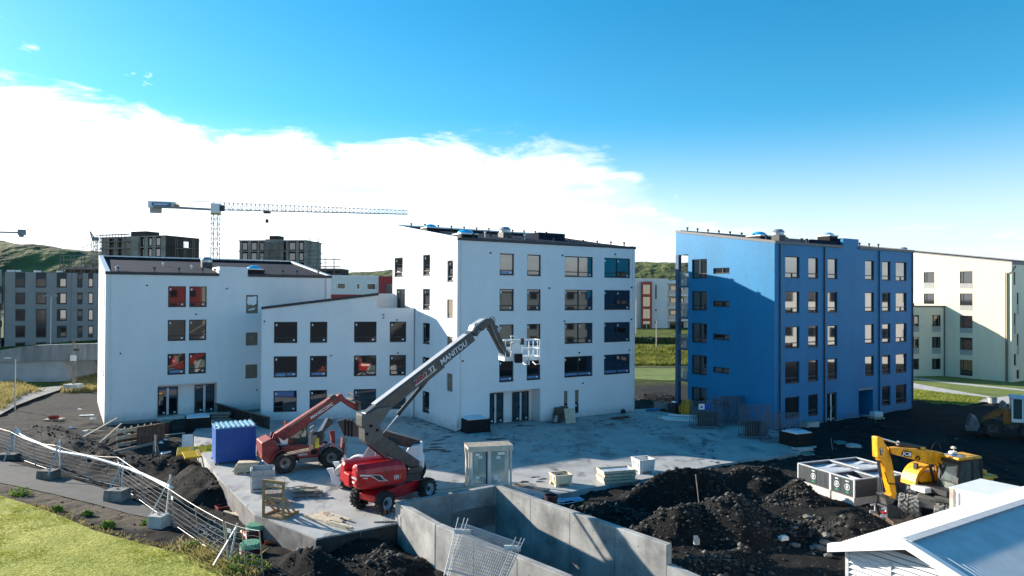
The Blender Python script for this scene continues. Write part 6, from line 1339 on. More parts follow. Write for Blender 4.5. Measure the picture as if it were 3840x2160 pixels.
# ---- caged tank crate
p = g6(348, 548); ang = 20; ib = obj_at('tank_crate', p, ang, 'open grey tank crate in a galvanised cage near the deck edge', 'crate'); MB().box(0, 1.2, 0, 1.0, .02, .12).box(0, .12, 0, 1, .121, .16).box(.54, .66, 0, 1, .121, .16).box(1.08, 1.2, 0, 1, .121, .16).build('base', M_zinc, ib)
m = MB().box(.05, 1.15, .05, .95, .165, .2).box(.05, 1.15, .05, .08, .2, 1.12).box(.05, 1.15, .92, .95, .2, 1.22).box(.05, .08, .08, .92, .2, 1.22).box(1.12, 1.15, .08, .92, .2, 1.12); m.build('tank', mat('grey_plastic', (.42, .43, .44), .5, .08), ib)
for z in (.2, .52, .84, 1.14):
    MB().tube([(0, 0, z), (1.2, 0, z), (1.2, 1, z), (0, 1, z), (0, 0, z)], .018).build('cage_bar', M_zinc, ib)
for x, y in [(0, 0), (.3, 0), (.6, 0), (.9, 0), (1.2, 0), (1.2, .5), (1.2, 1), (0, .5), (0, 1), (.6, 1)]: MB().cyl((x, y, .16), (x, y, 1.16), .018, n=6).build('cage_bar', M_zinc, ib)
# ---- pallet with bright boards behind it
p = g6(165, 345); o = obj_at('board_pallet', p, 12, 'pale sawn boards stacked on a pallet behind the tank crate', 'pallet'); pallet(o)
for i in range(6): MB().box(-.1+.05*i, 1.1+.06*i, .05+.02*(i % 3), .72, .13+.085*i, .205+.085*i).build('board', M_wood, o)
# ---- timber stand
p = g6(487, 808); q = g6(700, 838); ang = math.degrees(math.atan2(q.y-p.y, q.x-p.x)); Lw = (q-p).length; H_ = 1.72
o = obj_at('timber_stand', p, ang, 'tall braced timber window stand with a slatted foot on the deck', 'stand')
for x in (0, Lw): MB().box(x-.05, x+.05, -.05, .05, 0, H_).build('post', M_woodb, o)
for z, h in ((H_+.0, .1), (H_-.22, .08), (.98, .1), (.1, .12)): MB().box(.051, Lw-.051, -.03, .03, z-h, z).build('rail', M_woodb, o)
MB().box(-.05, Lw+.05, -.05, .05, H_+.002, H_+.06).build('rail', M_woodb, o)
for x in (.0, .04, Lw-.04, Lw): MB().beam((x, .06, 1.05 if x in (0, Lw) else .75), (x+(.12 if x < .5 else -.12), 1.0 if x in (0, Lw) else .7, .1), .05, .09).build('brace', M_woodb, o)
for i in range(7): MB().box(-.05, Lw+.1, .08+.15*i, .18+.15*i, .02, .045+.01*(i % 2)).build('slat', M_woodb, o)
for x in (0, Lw): MB().box(x-.04, x+.04, .0, 1.15, .05, .14).build('foot_beam', M_woodb, o)
# ---- pallet of paving stones
p = g6(470, 680); o = obj_at('stone_pallet', p, 14, 'pallet of grey paving stones behind the timber stand', 'pallet'); pallet(o, 1.0, .75); rr = random.Random(3)
for k in range(3):
    for i in range(4):
        for j in range(3): MB().box(.05+.22*i, .26+.22*i, .03+.23*j, .25+.23*j, .13+.14*k+rr.uniform(0, .01), .26+.14*k+rr.uniform(0, .01)).build('paving_stone', mat('paving_stone', (.20, .18, .16), .9, .25, 4), o)
# ---- pallet with offcuts
p = g6(800, 610); o = obj_at('offcut_pallet', p, 12, 'pallet heaped with broken boards and offcuts near the lift', 'pallet'); pallet(o, 1.5, .9, 0, M_woodg)
for i in range(14): mm = Matrix.Translation((.6+rr.uniform(-.5, .6), .45+rr.uniform(-.2, .55), .18+.035*i*.6)) @ Matrix.Rotation(rr.uniform(-.7, .5), 4, 'Z') @ Matrix.Rotation(rr.uniform(-.08, .08), 4, 'Y'); l = rr.uniform(.35, .75); MB().box(-l, l, -.05, .05, 0, .03, mm).build('offcut', M_wood if i % 3 else M_woodg, o)
# ---- bundles of planks
def planks(px, label, n, L, ang, spread, mt=M_wood, grp=None, z=0, th=.06, wd=.1):
    p = G(*px, z); o = obj_at('plank_bundle', p, ang, label, 'planks', grp)
    for i in range(n):
        k = i % max(1, n//2); lay = i//max(1, n//2); mm = Matrix.Translation((rr.uniform(-.25, .25), (k-n/4)*spread, th*.5+.004+lay*(th+.006))) @ Matrix.Rotation(rr.uniform(-.04, .04), 4, 'Z'); l = L/2*rr.uniform(.75, 1.05)
        MB().box(-l, l, -wd/2, wd/2, -th/2, th/2, mm).build('plank', mt, o)
    return o
planks(Z6(1350, 905), 'few pale planks lying apart at the near deck corner', 5, 1.4, -33, .22)
o = planks(Z6(1190, 830), 'loose bundle of pale sawn planks with a coil of wire on top', 16, 1.9, -37, .13)
MB().tube([(-.25+.16*math.cos(t), .1+.16*math.sin(t), .21+.01*math.sin(5*t)) for t in np.linspace(0, 12.5, 40)], .012, 5).build('wire_coil', M_dkmetal, o)
planks(ZS(1220, 1310), 'two long weathered planks lying behind the glazed door crate', 4, 2.6, -38, .16, M_woodg)
planks(ZS(2030, 668), 'brown planks lying flat near the tall white block corner', 3, 2.4, 32, .2, mat('dark_timber', (.09, .06, .045), .8, .3, 3))
planks(Z4(480, 850), 'pale boards and sheets stacked flat by the gas bottles', 10, 3.6, -14, .3, M_plast, None, 0, .05, .26)
planks(Z4(500, 822), 'thin white battens laid on top beside the yellow gas bottles', 4, 2.8, -12, .12, M_whitep, None, .1)
# ---- crated glass doors
p = G(*ZW(1530, 610), 0); q = G(*ZW(1945, 612), 0); p = G(*ZS(645, 1330)); ang = 14; H_ = 2.28; M_pale = mat('pale_timber', (.62, .54, .43), .75, .15, 3); o = obj_at('door_crate', p, ang, 'upright timber crate holding glazed door units behind the ramp wall', 'crate'); Lw = 2.3; Dd = 1.0
for x in (0, Lw):
    for y in (0, Dd): MB().box(x-.05, x+.05, y-.05, y+.05, 0, H_).build('post', M_pale, o)
for y in (0, .32, .64, Dd): MB().box(-.12, Lw+.12, y-.05, y+.05, H_+.002, H_+.05).build('top_slat', M_pale, o)
MB().box(-.1, Lw+.1, -.09, -.052, H_-.24, H_).build('rail', M_pale, o); MB().box(-.1, Lw+.1, Dd+.052, Dd+.09, H_-.24, H_).build('rail', M_pale, o)
MB().box(-.09, -.052, -.05, Dd+.05, H_-.12, H_).build('rail', M_pale, o); MB().beam((-.08, .0, .3), (-.08, Dd, H_-.2), .03, .1).build('brace', M_pale, o); MB().box(-.09, -.052, -.05, Dd+.05, .05, .17).build('rail', M_pale, o)
_gg = mat('green_glass', (.30, .40, .38), .05, 0, ior=1.5); _gg.node_tree.nodes['Principled BSDF'].inputs['Alpha'].default_value = .38
for k, y in enumerate((.08, .45)):
    d = MB().box(.1, .2, y, y+.07, .1, H_-.1).box(Lw-.2, Lw-.1, y, y+.07, .1, H_-.1).box(.2, Lw-.2, y, y+.07, H_-.2, H_-.1).box(.2, Lw-.2, y, y+.07, .1, .22).box(1.02, 1.2, y-.01, y+.08, .22, H_-.2).build('door', M_steelw, o)
    MB().box(.2, 1.02, y+.02, y+.04, .22, H_-.2).box(1.2, Lw-.2, y+.02, y+.04, .22, H_-.2).build('pane', mat('green_glass', (.30, .40, .38), .05, 0, ior=1.5), d)
    if k == 0:
        MB().box(.92, 1.0, y-.03, y-.012, .25, H_-.2).build('seal', M_dkmetal, d)
        for x, z in ((.45, 1.75), (.4, 1.85), (1.45, 1.72), (1.55, 1.9), (1.8, 1.86), (.4, .6), (1.4, .5), (1.55, .42), (1.42, .62)): MB().box(x, x+.2, y+.012, y+.019, z-.08, z+.06, Matrix.Rotation(R_(rr.uniform(-4, 4)), 4, 'Y')).build('sticker', M_sticker, d)
MB().box(-.6, .05, -.4, .0, 0, .06).build('foot_board', M_woodg, o)
p = G(*ZW(1380, 590)); o = obj_at('timber_beam', p, 20, 'long pale timber beam on the deck between lift wheel and door crate', 'beam'); MB().box(-1.4, 1.3, -.07, .07, 0, .14).build('beam', M_pale, o); MB().box(-1.4, 1.3, -.075, .075, .141, .155).build('capping', M_woodg, o)
# ---- tubs and stacked frames
def tub(p, ang, L, Wd, H_, mt, label, n=3):
    o = obj_at('tub', p, ang, label, 'tub'); t = .05; f = .07
    def ring(z, e): return [(-e, -e, z), (L+e, -e, z), (L+e, Wd+e, z), (-e, Wd+e, z)]
    m = MB(); m.loft([ring(.12, -.05), ring(H_-.06, 0)], False).add(ring(.12, -.05), [(3, 2, 1, 0)]); m.loft([ring(H_-.06, -.05), ring(.18, -.1)], False).add(ring(.18, -.1), [(0, 1, 2, 3)])
    m.build('body', mt, o); MB().loft([ring(H_-.06, -.051), ring(H_-.06, .03), ring(H_, .03), ring(H_, -.051)], False).build('rim', mt, o)
    for x in (.0, L-.18):
        for y in (.0, Wd-.18): MB().box(x, x+.18, y, y+.18, 0, .119).build('foot', mt, o)
    for x in np.linspace(.2, L-.2, n): MB().box(float(x)-.03, float(x)+.03, -.03, .0, .15, H_-.08).build('rib', mt, o); 
    for y in np.linspace(.2, Wd-.2, n): MB().box(-.03, 0, float(y)-.03, float(y)+.03, .15, H_-.08).build('rib', mt, o)
    return o
o = tub(G(*ZS(1445, 1306)), 19, 1.02, .92, .62, M_creamp, 'low cream plastic tub with timber scraps in it', 2)
for i in range(4): MB().box(-.5, .5, -.03, .03, 0, .04, Matrix.Translation((.5, .45+.08*i, .5+.02*i)) @ Matrix.Rotation(.2*i, 4, 'Z')).build('scrap', M_woodg, o)
tub(G(*ZS(2225, 1185)), 19, 1.05, 1.0, .82, M_plast, 'tall white plastic tub beside the stacked timber frames')
p = G(*ZS(1895, 1283)); o = obj_at('frame_stack', p, 17, 'stack of shallow pale timber frames on the deck edge', 'stack')
for k in range(4):
    z = .02+.185*k; dx = rr.uniform(-.05, .05); dy = rr.uniform(-.04, .04); L, Wd = 1.95, 1.05
    for a in ((dx, dx+L, dy, dy+.05), (dx, dx+L, dy+Wd-.05, dy+Wd), (dx, dx+.05, dy+.051, dy+Wd-.051), (dx+L-.05, dx+L, dy+.051, dy+Wd-.051)): MB().box(*a, z, z+.15).build('frame_side', M_wood, o)
    MB().box(dx+.051, dx+L-.051, dy+.051, dy+Wd-.051, z+.05, z+.07).build('frame_base', M_ply if k < 3 else mat('blue_white_sheet', (.45, .55, .65), .3, .3, 2), o)
# ---- light wells (black boxes with glazed lids)
def lightwell(px, ang, L, Wd, H_, label, z=0):
    o = obj_at('light_well', G(*px, z), ang, label, 'skylight', 'skylight boxes on the ground'); MB().box(-.06, L+.06, -.06, Wd+.06, -.4, .05).build('skirt', M_black, o); MB().box(0, L, 0, Wd, .051, H_).build('box', M_black, o, bevel=.02)
    MB().box(.12, L-.12, .12, Wd-.12, H_+.002, H_+.06).build('rim', M_whitep, o); MB().loft([[(.2, .2, H_+.061), (L-.2, .2, H_+.061), (L-.2, Wd-.2, H_+.061), (.2, Wd-.2, H_+.061)], [(.38, .38, H_+.17), (L-.38, .38, H_+.17), (L-.38, Wd-.38, H_+.17), (.38, Wd-.38, H_+.17)]]).build('dome', M_domec, o, bevel=.03, seg=2); return o
lightwell(ZS(625, 808), 27, 1.95, 1.7, .98, 'black skylight box at the foot of the tall white block'); lightwell(Z4(1450, 1090), 24, 1.7, 1.6, .88, 'black skylight box in front of the blue block'); lightwell(ZE(690, 1075), 24, 1.9, 1.7, .95, 'dark skylight box below the left white block entrance', -.15)
# ---- cardboard and pallet by the wall, ladder
p = G(*ZS(1465, 700)); o = obj_at('carton_stack', p, 32, 'torn brown cartons heaped against the tall white block', 'cartons'); M_card = mat('cardboard', (.13, .085, .06), .85, .2, 3)
for a in ((0, .75, .1, .7, 0, .62), (.76, 1.3, .1, .75, 0, .85), (.1, .7, .12, .65, .625, 1.12), (.72, 1.2, .15, .7, .855, 1.15)): MB().box(*a).build('carton', M_card, o, bevel=.01)
MB().box(-.35, -.05, -.15, .2, 0, .35).box(-.25, .0, -.1, .15, .36, .55).build('plastic_bag', mat('clear_bag', (.35, .38, .42), .3, .3, 6), o, bevel=.08, seg=2)
p = G(*ZS(1540, 718)); o = obj_at('pallet', p, 24, 'bare timber pallet leaning on the brown cartons', 'pallet'); mm = Matrix.Translation((0, .05, 0)) @ Matrix.Rotation(R_(72), 4, 'X')
for i in range(7): x = i*.135; MB().box(x, x+.1, 0, 1.22, .1, .122, mm).build('deck_board', M_wood, o)
for y in (0, .55, 1.12): MB().box(0, .91, y, y+.1, .02, .099, mm).build('bearer', M_woodg, o)
a = G(*ZS(1635, 655)); b = G(*ZS(1945, 603)); d = (b-a); o = obj_at('ladder', a, math.degrees(math.atan2(d.y, d.x)), 'aluminium ladder lying on its side along the white wall', 'ladder'); L = d.length
for z in (.04, .42): MB().box(0, L, -.03, .03, z-.03, z+.03).build('stile', M_zinc, o)
for i in range(14): x = .2+i*(L-.4)/13; MB().cyl((x, 0, .071), (x+.03, 0, .389), .016, n=6).build('rung', M_zinc, o)
o = obj_at('bag', G(*ZS(2072, 615)), 30, 'small dark tool bag near the right end of the white wall', 'bag'); MB().loft([[(-.2, -.12, 0), (.2, -.12, 0), (.2, .12, 0), (-.2, .12, 0)], [(-.22, -.14, .18), (.22, -.14, .18), (.22, .14, .18), (-.22, .14, .18)], [(-.15, -.04, .32), (.15, -.04, .32), (.15, .04, .32), (-.15, .04, .32)]]).build('body', M_dkmetal, o, bevel=.02); MB().tube([(-.1, 0, .32), (-.08, 0, .42), (.08, 0, .42), (.1, 0, .32)], .012).build('handle', M_dkmetal, o)
# ---- glazing racks
def rack(px, ang, n, L, H_, label, glass=0, banner=0, Dd=1.1):
    o = obj_at('glazing_rack', G(*px), ang, label, 'rack', 'glazing racks by the blue block'); m = MB()
    for y in (0, Dd): m.box(-.05, L+.05, y-.04, y+.04, .05, .13)
    for x in (0, L): m.box(x-.04, x+.04, .041, Dd-.041, .05, .13)
    m.build('base', M_rack, o)
    for x in np.linspace(0, L, n):
        x = float(x); w_ = rr.uniform(-.03, .03)
        MB().tube([(x, .05, .13), (x+w_, .35, H_-.06), (x+w_, .4, H_), (x+w_, Dd-.4, H_), (x+w_, Dd-.35, H_-.06), (x, Dd-.05, .13)], .024, 6).build('post', M_rack, o)
    for z in (.7, 1.3): MB().cyl((0, .17+z*.1, z), (L, .17+z*.1, z), .018, n=6).build('rail', M_rack, o)
    for i in range(glass): x0 = .15+.1*i; MB().box(L*.15, L*.85, .3+.09*i, .34+.09*i, .14, 1.25-.1*i).build('sheet', mat('rack_sheet', (.02, .04, .035), .55, .2), o)
    if banner:
        b = MB().box(L*.18, L*.55, .12, .13, H_-.6, H_-.15).build('banner', M_whitep, o); MB().box(L*.38, L*.55, .108, .119, H_-.6, H_-.15).build('blue_field', mat('banner_blue', (.02, .05, .38), .5, 0), b); MB().cyl((L*.28, .119, H_-.4), (L*.28, .105, H_-.4), .09, n=10).build('emblem', mat('banner_blue', (.02, .05, .38)), b)
    return o
M_rack = mat('rack_steel', (.09, .13, .17), .6, .25, 5)
rack(Z4(745, 905), 8, 14, 2.3, 2.25, 'tall glazing rack behind the bannered front rack', 0, 0); rack(Z4(845, 890), 10, 14, 1.9, 2.2, 'tall glazing rack standing nearest the blue wall', 0, 0)
rack(Z4(575, 930), 5, 15, 2.4, 2.1, 'wide glazing rack with white and blue banner next to the gas bottles', 1, 1); rack(Z4(985, 1015), -4, 13, 2.2, 2.45, 'glazing rack holding dark green sheets', 2, 0); rack(Z4(1165, 1045), -10, 18, 2.7, 2.1, 'empty long glazing rack nearest the black skylight box', 0, 0)
# ---- gas bottles, barrels and bits
M_gas = mat('gas_yellow', (.55, .30, .02), .45, .2, 4)
for i, (x, y) in enumerate(((482, 808), (508, 815), (530, 818), (552, 808), (498, 800), (535, 800))):
    o = obj_at('gas_bottle', G(*Z4(x, y)), 0, ['leftmost yellow gas bottle in front, at the racks', 'second yellow gas bottle from the left in the front row', 'third yellow gas bottle from the left in the front row', 'rightmost yellow gas bottle in front, at the racks', 'yellow gas bottle standing behind the left pair', 'yellow gas bottle standing behind the right pair'][i], 'gas bottle', 'yellow gas bottles')
    MB().cyl((0, 0, 0), (0, 0, 1.0), .15, n=14).dome((0, 0, 1.0), .15, .15, .12, 14, 3).build('cylinder', M_gas, o, smooth=False); MB().cyl((0, 0, 1.12), (0, 0, 1.28), .09, n=10, cap=False).build('collar', M_gas, o); MB().cyl((0, 0, 1.1), (0, 0, 1.22), .03, n=6).build('valve', M_zinc, o)
o = obj_at('gas_bottle', G(*Z4(458, 792)), 0, 'short squat yellow gas bottle beside the dark barrel', 'gas bottle', 'yellow gas bottles'); MB().cyl((0, 0, 0), (0, 0, .5), .16, n=12).dome((0, 0, .5), .16, .16, .1, 12, 3).build('cylinder', M_gas, o); MB().cyl((0, 0, .58), (0, 0, .72), .08, n=8, cap=False).build('collar', M_gas, o)
M_barr = mat('barrel_maroon', (.05, .02, .025), .5, .2)
for i, (x, y, lb) in enumerate(((410, 790, 'dark barrel with a pale lid behind the small tub'), (480, 770, 'dark maroon barrel beside the balcony post'))):
    o = obj_at('barrel', G(*Z4(x, y)), 0, lb, 'barrel'); m = MB(); m.loft([[(r*math.cos(t), r*math.sin(t), z) for t in [2*math.pi*k/16 for k in range(16)]] for r, z in ((.29, 0), (.29, .3), (.31, .32), (.29, .34), (.29, .62), (.31, .64), (.29, .66), (.29, .92))]); m.build('drum', M_barr, o); MB().cyl((0, 0, .921), (0, 0, .95), .3, n=16).build('lid', M_domec if i == 0 else M_barr, o)
tub(G(*Z4(268, 772)), 15, 1.0, .9, .62, mat('grey_tub', (.30, .33, .33), .6, .1), 'small grey tub with yellow contents behind the tall white block')
o = obj_at('roll', G(*Z4(220, 778)), 10, 'blue foil roll lying on the deck beside the grey tub', 'roll'); MB().cyl((-.6, 0, .12), (.6, 0, .16), .12, n=12).build('foil', mat('foil_blue', (.05, .16, .38), .35, .2), o); MB().cyl((.6, 0, .16), (.62, 0, .16), .05, n=8).build('core', M_card, o)
o = obj_at('wrapped_pallet', G(*Z4(2125, 852), 0), 20, 'white wrapped bag on a pallet before the dark doorway of the blue block', 'pallet'); pallet(o, 1.1, .8); MB().box(.05, 1.05, .05, .75, .13, .62).build('bag', mat('white_bag', (.6, .62, .66), .5, .15, 5), o, bevel=.15, seg=3)
o = obj_at('step_block', G(*Z4(1570, 905), -.05), 28, 'low concrete step block at the base of the blue block', 'block'); MB().box(-.7, .75, -.3, .5, -.2, .32).build('block', M_conc2, o, bevel=.03); MB().box(-.6, .6, -.2, .4, .322, .34).build('tread', M_conc, o)
for x, y, lb in ((1825, 1045, 'green round manhole lid behind the excavator arm'), (1535, 1140, 'green round manhole lid in front of the black skylight box'), (1940, 1070, 'pale round manhole lid farthest right on the black yard')):
    o = obj_at('manhole_lid', G(*Z4(x, y), h1(*G(*Z4(x, y), 0)[:2])+.05), 0, lb, 'manhole'); MB().cyl((0, 0, -.3), (0, 0, .0), .52, n=20).build('ring', M_conc2, o); MB().cyl((0, 0, .001), (0, 0, .05), .46, n=20).build('lid', mat('lid_green', (.07, .16, .13), .6, .2) if 'green' in lb else M_conc2, o)
planks(Z4(1500, 1110), 'pale paving slab strip lying before the black skylight box', 3, 1.3, 5, .3, M_conc2, None, .0, .06, .3)
# ---- grey sorting bins
M_bin = mat('bin_grey', (.075, .085, .095), .55, .1, 2); M_rimw = mat('bin_rim', (.50, .52, .54), .5, .08); M_bconc = mat('bin_concrete', (.55, .53, .49), .85, .12, 2)
bx0 = G(*ZX(790, 838), -.35); ba = 22
def bin_(ix, iy, L, Wd, H_, Hc, label, sign=None, open_=False):
    a = R_(ba); o = obj_at('waste_bin', bx0 + Vector((math.cos(a)*ix - math.sin(a)*iy, math.sin(a)*ix + math.cos(a)*iy, 0)), ba, label, 'waste bin', 'grey underground waste bins')
    MB().box(.02, L-.02, .02, Wd-.02, 0, Hc).build('concrete_base', M_bconc, o, bevel=.03)
    m = MB().box(0, L, 0, .05, Hc, H_).box(0, L, Wd-.05, Wd, Hc, H_).box(0, .05, .05, Wd-.05, Hc, H_).box(L-.05, L, .05, Wd-.05, Hc, H_).box(.05, L-.05, .05, Wd-.05, Hc, Hc+.1); m.build('wall', M_bin, o)
    for k in range(int(Wd/.085)): MB().box(-.022, -.002, .06+.085*k, .11+.085*k, Hc+.06, H_-.05).build('slat', M_bin, o)
    MB().box(-.02, L+.02, -.02, .07, H_+.002, H_+.05).box(-.02, L+.02, Wd-.07, Wd+.02, H_+.002, H_+.05).box(-.02, .07, .071, Wd-.071, H_+.002, H_+.05).box(L-.07, L+.02, .071, Wd-.071, H_+.002, H_+.05).build('rim', M_rimw, o)
    for x, y in ((-.03, -.03), (L-.05, -.03), (-.03, Wd-.05)): MB().box(x, x+.08, y, y+.08, Hc, H_).build('corner_post', M_rimw, o)
    if not open_:
        for i, y in enumerate((.28, .72)): MB().prism([(.08, H_-.32), (.3, H_-.1), (L*.5, H_-.2), (L-.2, H_-.06), (L-.08, H_-.12), (L-.08, H_-.3)], Wd*y-.14, Wd*y+.14).build('lifting_hopper', mat('hopper_grey', (.52, .55, .58), .6, .1, 2), o)
    MB().box(.08, L-.08, .08, Wd-.08, H_-.2, H_-.16).build('inner_tray', mat('hopper_grey', (.34, .38, .43)), o) if not open_ else None
    if open_: MB().box(L*.5-.03, L*.5+.03, .06, Wd-.06, H_-.5, H_-.06).build('partition', M_rimw, o)
    for k in (sign or []):
        s = MB().box(-.036, -.023, Wd*k-.24, Wd*k+.24, Hc+.1, H_-.06).build('sign', mat('sign_dark', (.02, .045, .05), .5, 0), o); mz = (Hc+H_)/2+.02
        MB().loft([[(-.045+e, Wd*k+r*math.cos(t), mz+r*math.sin(t)) for t in [2*math.pi*i/20 for i in range(20)]] for r, e in ((.17, 0), (.17, .008), (.135, .008), (.135, 0))], False).build('ring_emblem', M_whitep, s)
        MB().box(-.045, -.037, Wd*k-.06, Wd*k+.06, mz-.07, mz+.06).box(-.045, -.037, Wd*k-.02, Wd*k+.02, mz+.061, mz+.09).build('symbol', M_whitep, s); MB().box(-.045, -.037, Wd*k-.1, Wd*k+.1, H_-.16, H_-.11).build('heading', M_whitep, s); MB().box(-.045, -.037, Wd*k-.09, Wd*k+.09, Hc+.15, Hc+.22).build('caption', mat('sign_green', (.01, .3, .12), .5, 0), s)
# rows run away from the viewer: front face (signs) looks to the left
bin_(0, .05, 1.65, 1.55, 1.42, .52, 'open grey waste bin in front with two round emblem signs', (.28, .72), True); bin_(.05, 1.68, 2.3, 2.3, 1.42, .52, 'grey waste bin at the left end with one round emblem sign', (.5,)); bin_(1.75, .0, 1.9, 1.6, 1.40, .52, 'plain grey waste bin behind the excavator arm'); bin_(2.45, 1.7, 2.0, 2.28, 1.40, .52, 'plain grey waste bin in the far row')
# ---- shed at the lower right, white box container behind it
sc_ = DP(3118, 2045, 20.7); E0 = PL((sc_.x, sc_.y, 0), UANG); sh = obj_at('shed', (sc_.x, sc_.y, 0), UANG, 'white corrugated metal shed with grey ribbed roof at the lower right corner', 'shed'); ze, s_ = sc_.z, 2.2; zr = ze+.76; SL = 14
m = MB()
def corr(m, a, b, L, n, h, up):
    "ribbed sheet: from line a (start) to b (end) across, running length L along local x, ribs along a-b"
    for i in range(n): x0 = L*i/n; x1 = x0+L/n*.5; x2 = L*(i+1)/n; k = len(m.v); m.add([(x0, *a), (x1, a[0], a[1]+h), (x2, *a), (x0, *b), (x1, b[0], b[1]+h), (x2, *b)], [(0, 1, 4, 3), (1, 2, 5, 4)] if up else [(3, 4, 1, 0), (4, 5, 2, 1)])
corr(m, (.0, ze), (-s_, zr), SL, 90, .03, False); m.build('roof', mat('roof_grey_white', (.60, .60, .59), .55, .08, 2), sh); m = MB(); corr(m, (-s_, zr), (-2*s_, ze), SL, 90, .045, False); m.build('roof', mat('roof_zinc', (.58, .60, .61), .65, .08, 2), sh)
MB().box(-.02, SL, -s_-.14, -s_+.14, zr+.03, zr+.06).build('ridge_cap', mat('ridge_zinc', (.36, .39, .42), .6, .1), sh)
MB().prism([(-.05, 0), (0, 0)], 0, 0) if False else None
bg_ = MB().loft([[(-.12, 0.06, ze-.19), (-.12, .06, ze+.05), (.1, .06, ze+.05), (.1, .06, ze-.19)], [(-.12, -s_, zr-.19), (-.12, -s_, zr+.055), (.1, -s_, zr+.055), (.1, -s_, zr-.19)], [(-.12, -2*s_-.06, ze-.19), (-.12, -2*s_-.06, ze+.05), (.1, -2*s_-.06, ze+.05), (.1, -2*s_-.06, ze-.19)]]).build('barge_board', M_whitep, sh)
g_ = .35; m = MB()
for i in range(26):
    z = -.3+i*.15; z2 = z+.15; yl = lambda q: min(-.32, -s_+max(0., (zr-.12-q)/.76*s_)) ; y0 = -.3 if z2 < ze-.1 else -s_+(zr-.15-z2)/.76*s_; y1 = -2*s_+.3 if z2 < ze-.1 else -s_-(zr-.15-z2)/.76*s_
    if y0 <= y1: break
    m.add([(g_+.03, y0, z), (g_-.07, y0, z+.05), (g_-.01, y0, z2), (g_+.03, y1, z), (g_-.07, y1, z+.05), (g_-.01, y1, z2)], [(0, 1, 4, 3), (1, 2, 5, 4)])
m.build('gable_cladding', mat('white_cladding_sheet', (.60, .61, .62), .5, .04), sh); MB().box(g_+.01, SL-.2, -2*s_+.3, -.3, -.4, ze-.12).build('wall', M_whitep, sh)
for y in (-.3, -1.55, -3.0): MB().box(g_-.07, g_+.005, y-.05, y+.05, -.4, ze-.05).build('corner_post', M_steelw, sh)
w_ = DP(3565, 1829, 29.6); o = obj_at('container', (w_.x, w_.y, 0), UANG, 'white box container with rust stained corner between shed and excavator', 'container'); MB().box(0, 2.6, -2.0, 0, -.3, w_.z-.02).build('wall', M_whitep, o, bevel=.02); MB().box(-.05, 2.65, -2.05, .05, w_.z-.018, w_.z+.02).build('roof', M_whitep, o); MB().box(-.04, .1, -.12, .03, -.3, w_.z-.02).build('corner_post', mat('rusty_white', (.6, .5, .42), .6, 0, col2=(.35, .14, .06), scale=3, lo=.5, hi=.75, stretch=(1, 1, .5)), o); MB().cyl((-.07, -.22, -.3), (-.07, -.22, w_.z-.1), .025, n=6).build('lock_rod', M_zinc, o)
# ---- left yard bits
def yz(px, zg=-.4):
    p = G(*px, zg); 
    for _ in range(3): p = G(*px, h1(p.x, p.y))
    return p
p = yz(ZL2(540, 850)); o = obj_at('basin', p+Vector((0, 0, .14)), 10, 'oval dark red basin on a pale pallet in the left yard', 'basin'); m = MB(); m.loft([[(.48*k*math.cos(t), .3*k*math.sin(t), z) for t in [2*math.pi*i/18 for i in range(18)]] for k, z in ((.8, .0), (1.0, .24), (1.06, .24), (.96, .2), (.78, .05))]); m.build('bowl', M_oldred, o); MB().box(-.1, .1, -.33, -.31, .12, .2).build('handle', M_oldred, o)
o = obj_at('pallet', p+Vector((-.65, -.35, .0)), 8, 'pale flat pallet carrying the oval red basin', 'pallet'); pallet(o, 1.3, .8, .0)
p = yz(ZL2(872, 800)); o = obj_at('board', p, 15, 'white rounded board lying on the trodden ground by the wall', 'board'); MB().slab([(.6*math.cos(t), .28*math.sin(t)) for t in [2*math.pi*i/18 for i in range(18)]], .0, .05).build('sheet', M_whitep, o); MB().box(-.3, .3, -.05, .05, .051, .07).build('batten', M_woodg, o)
for i, (x, y, s, lb) in enumerate(((855, 1000, .35, 'small white bucket standing by the timber props'), (935, 835, .28, 'white crumpled sack beside the dark soil lump'), (725, 925, .22, 'white plastic scrap lying left of the soil heap'), (1660, 1180, .4, 'white folded sheet on the soil near the yellow panels'), (1510, 968, .4, 'white scrap board at the deck edge shadow'), (1905, 1010, .25, 'pale offcut at the top of the white upright board'), (1620, 1075, .28, 'white slab scrap in the middle of the timber rubble'), (1660, 1045, .2, 'tiny white scrap on the black soil by the stake'), (800, 742, .22, 'light scrap on the trodden ground below the mast'))):
    p = yz(ZL2(x, y)); o = obj_at('scrap', p, 20*i, lb, 'scrap'); m = MB()
    if i == 0: m.cyl((0, 0, 0), (0, 0, .36), .13, .17, 12)
    else: m.loft([[(-s, -s*.5, 0), (s, -s*.45, 0), (s*.8, s*.5, 0), (-s*.7, s*.5, 0)], [(-s*.8, -s*.4, .08), (s*.9, -s*.3, .12), (s*.6, s*.4, .07), (-s*.6, s*.4, .1)]])
    m.build('piece', M_whitep, o)
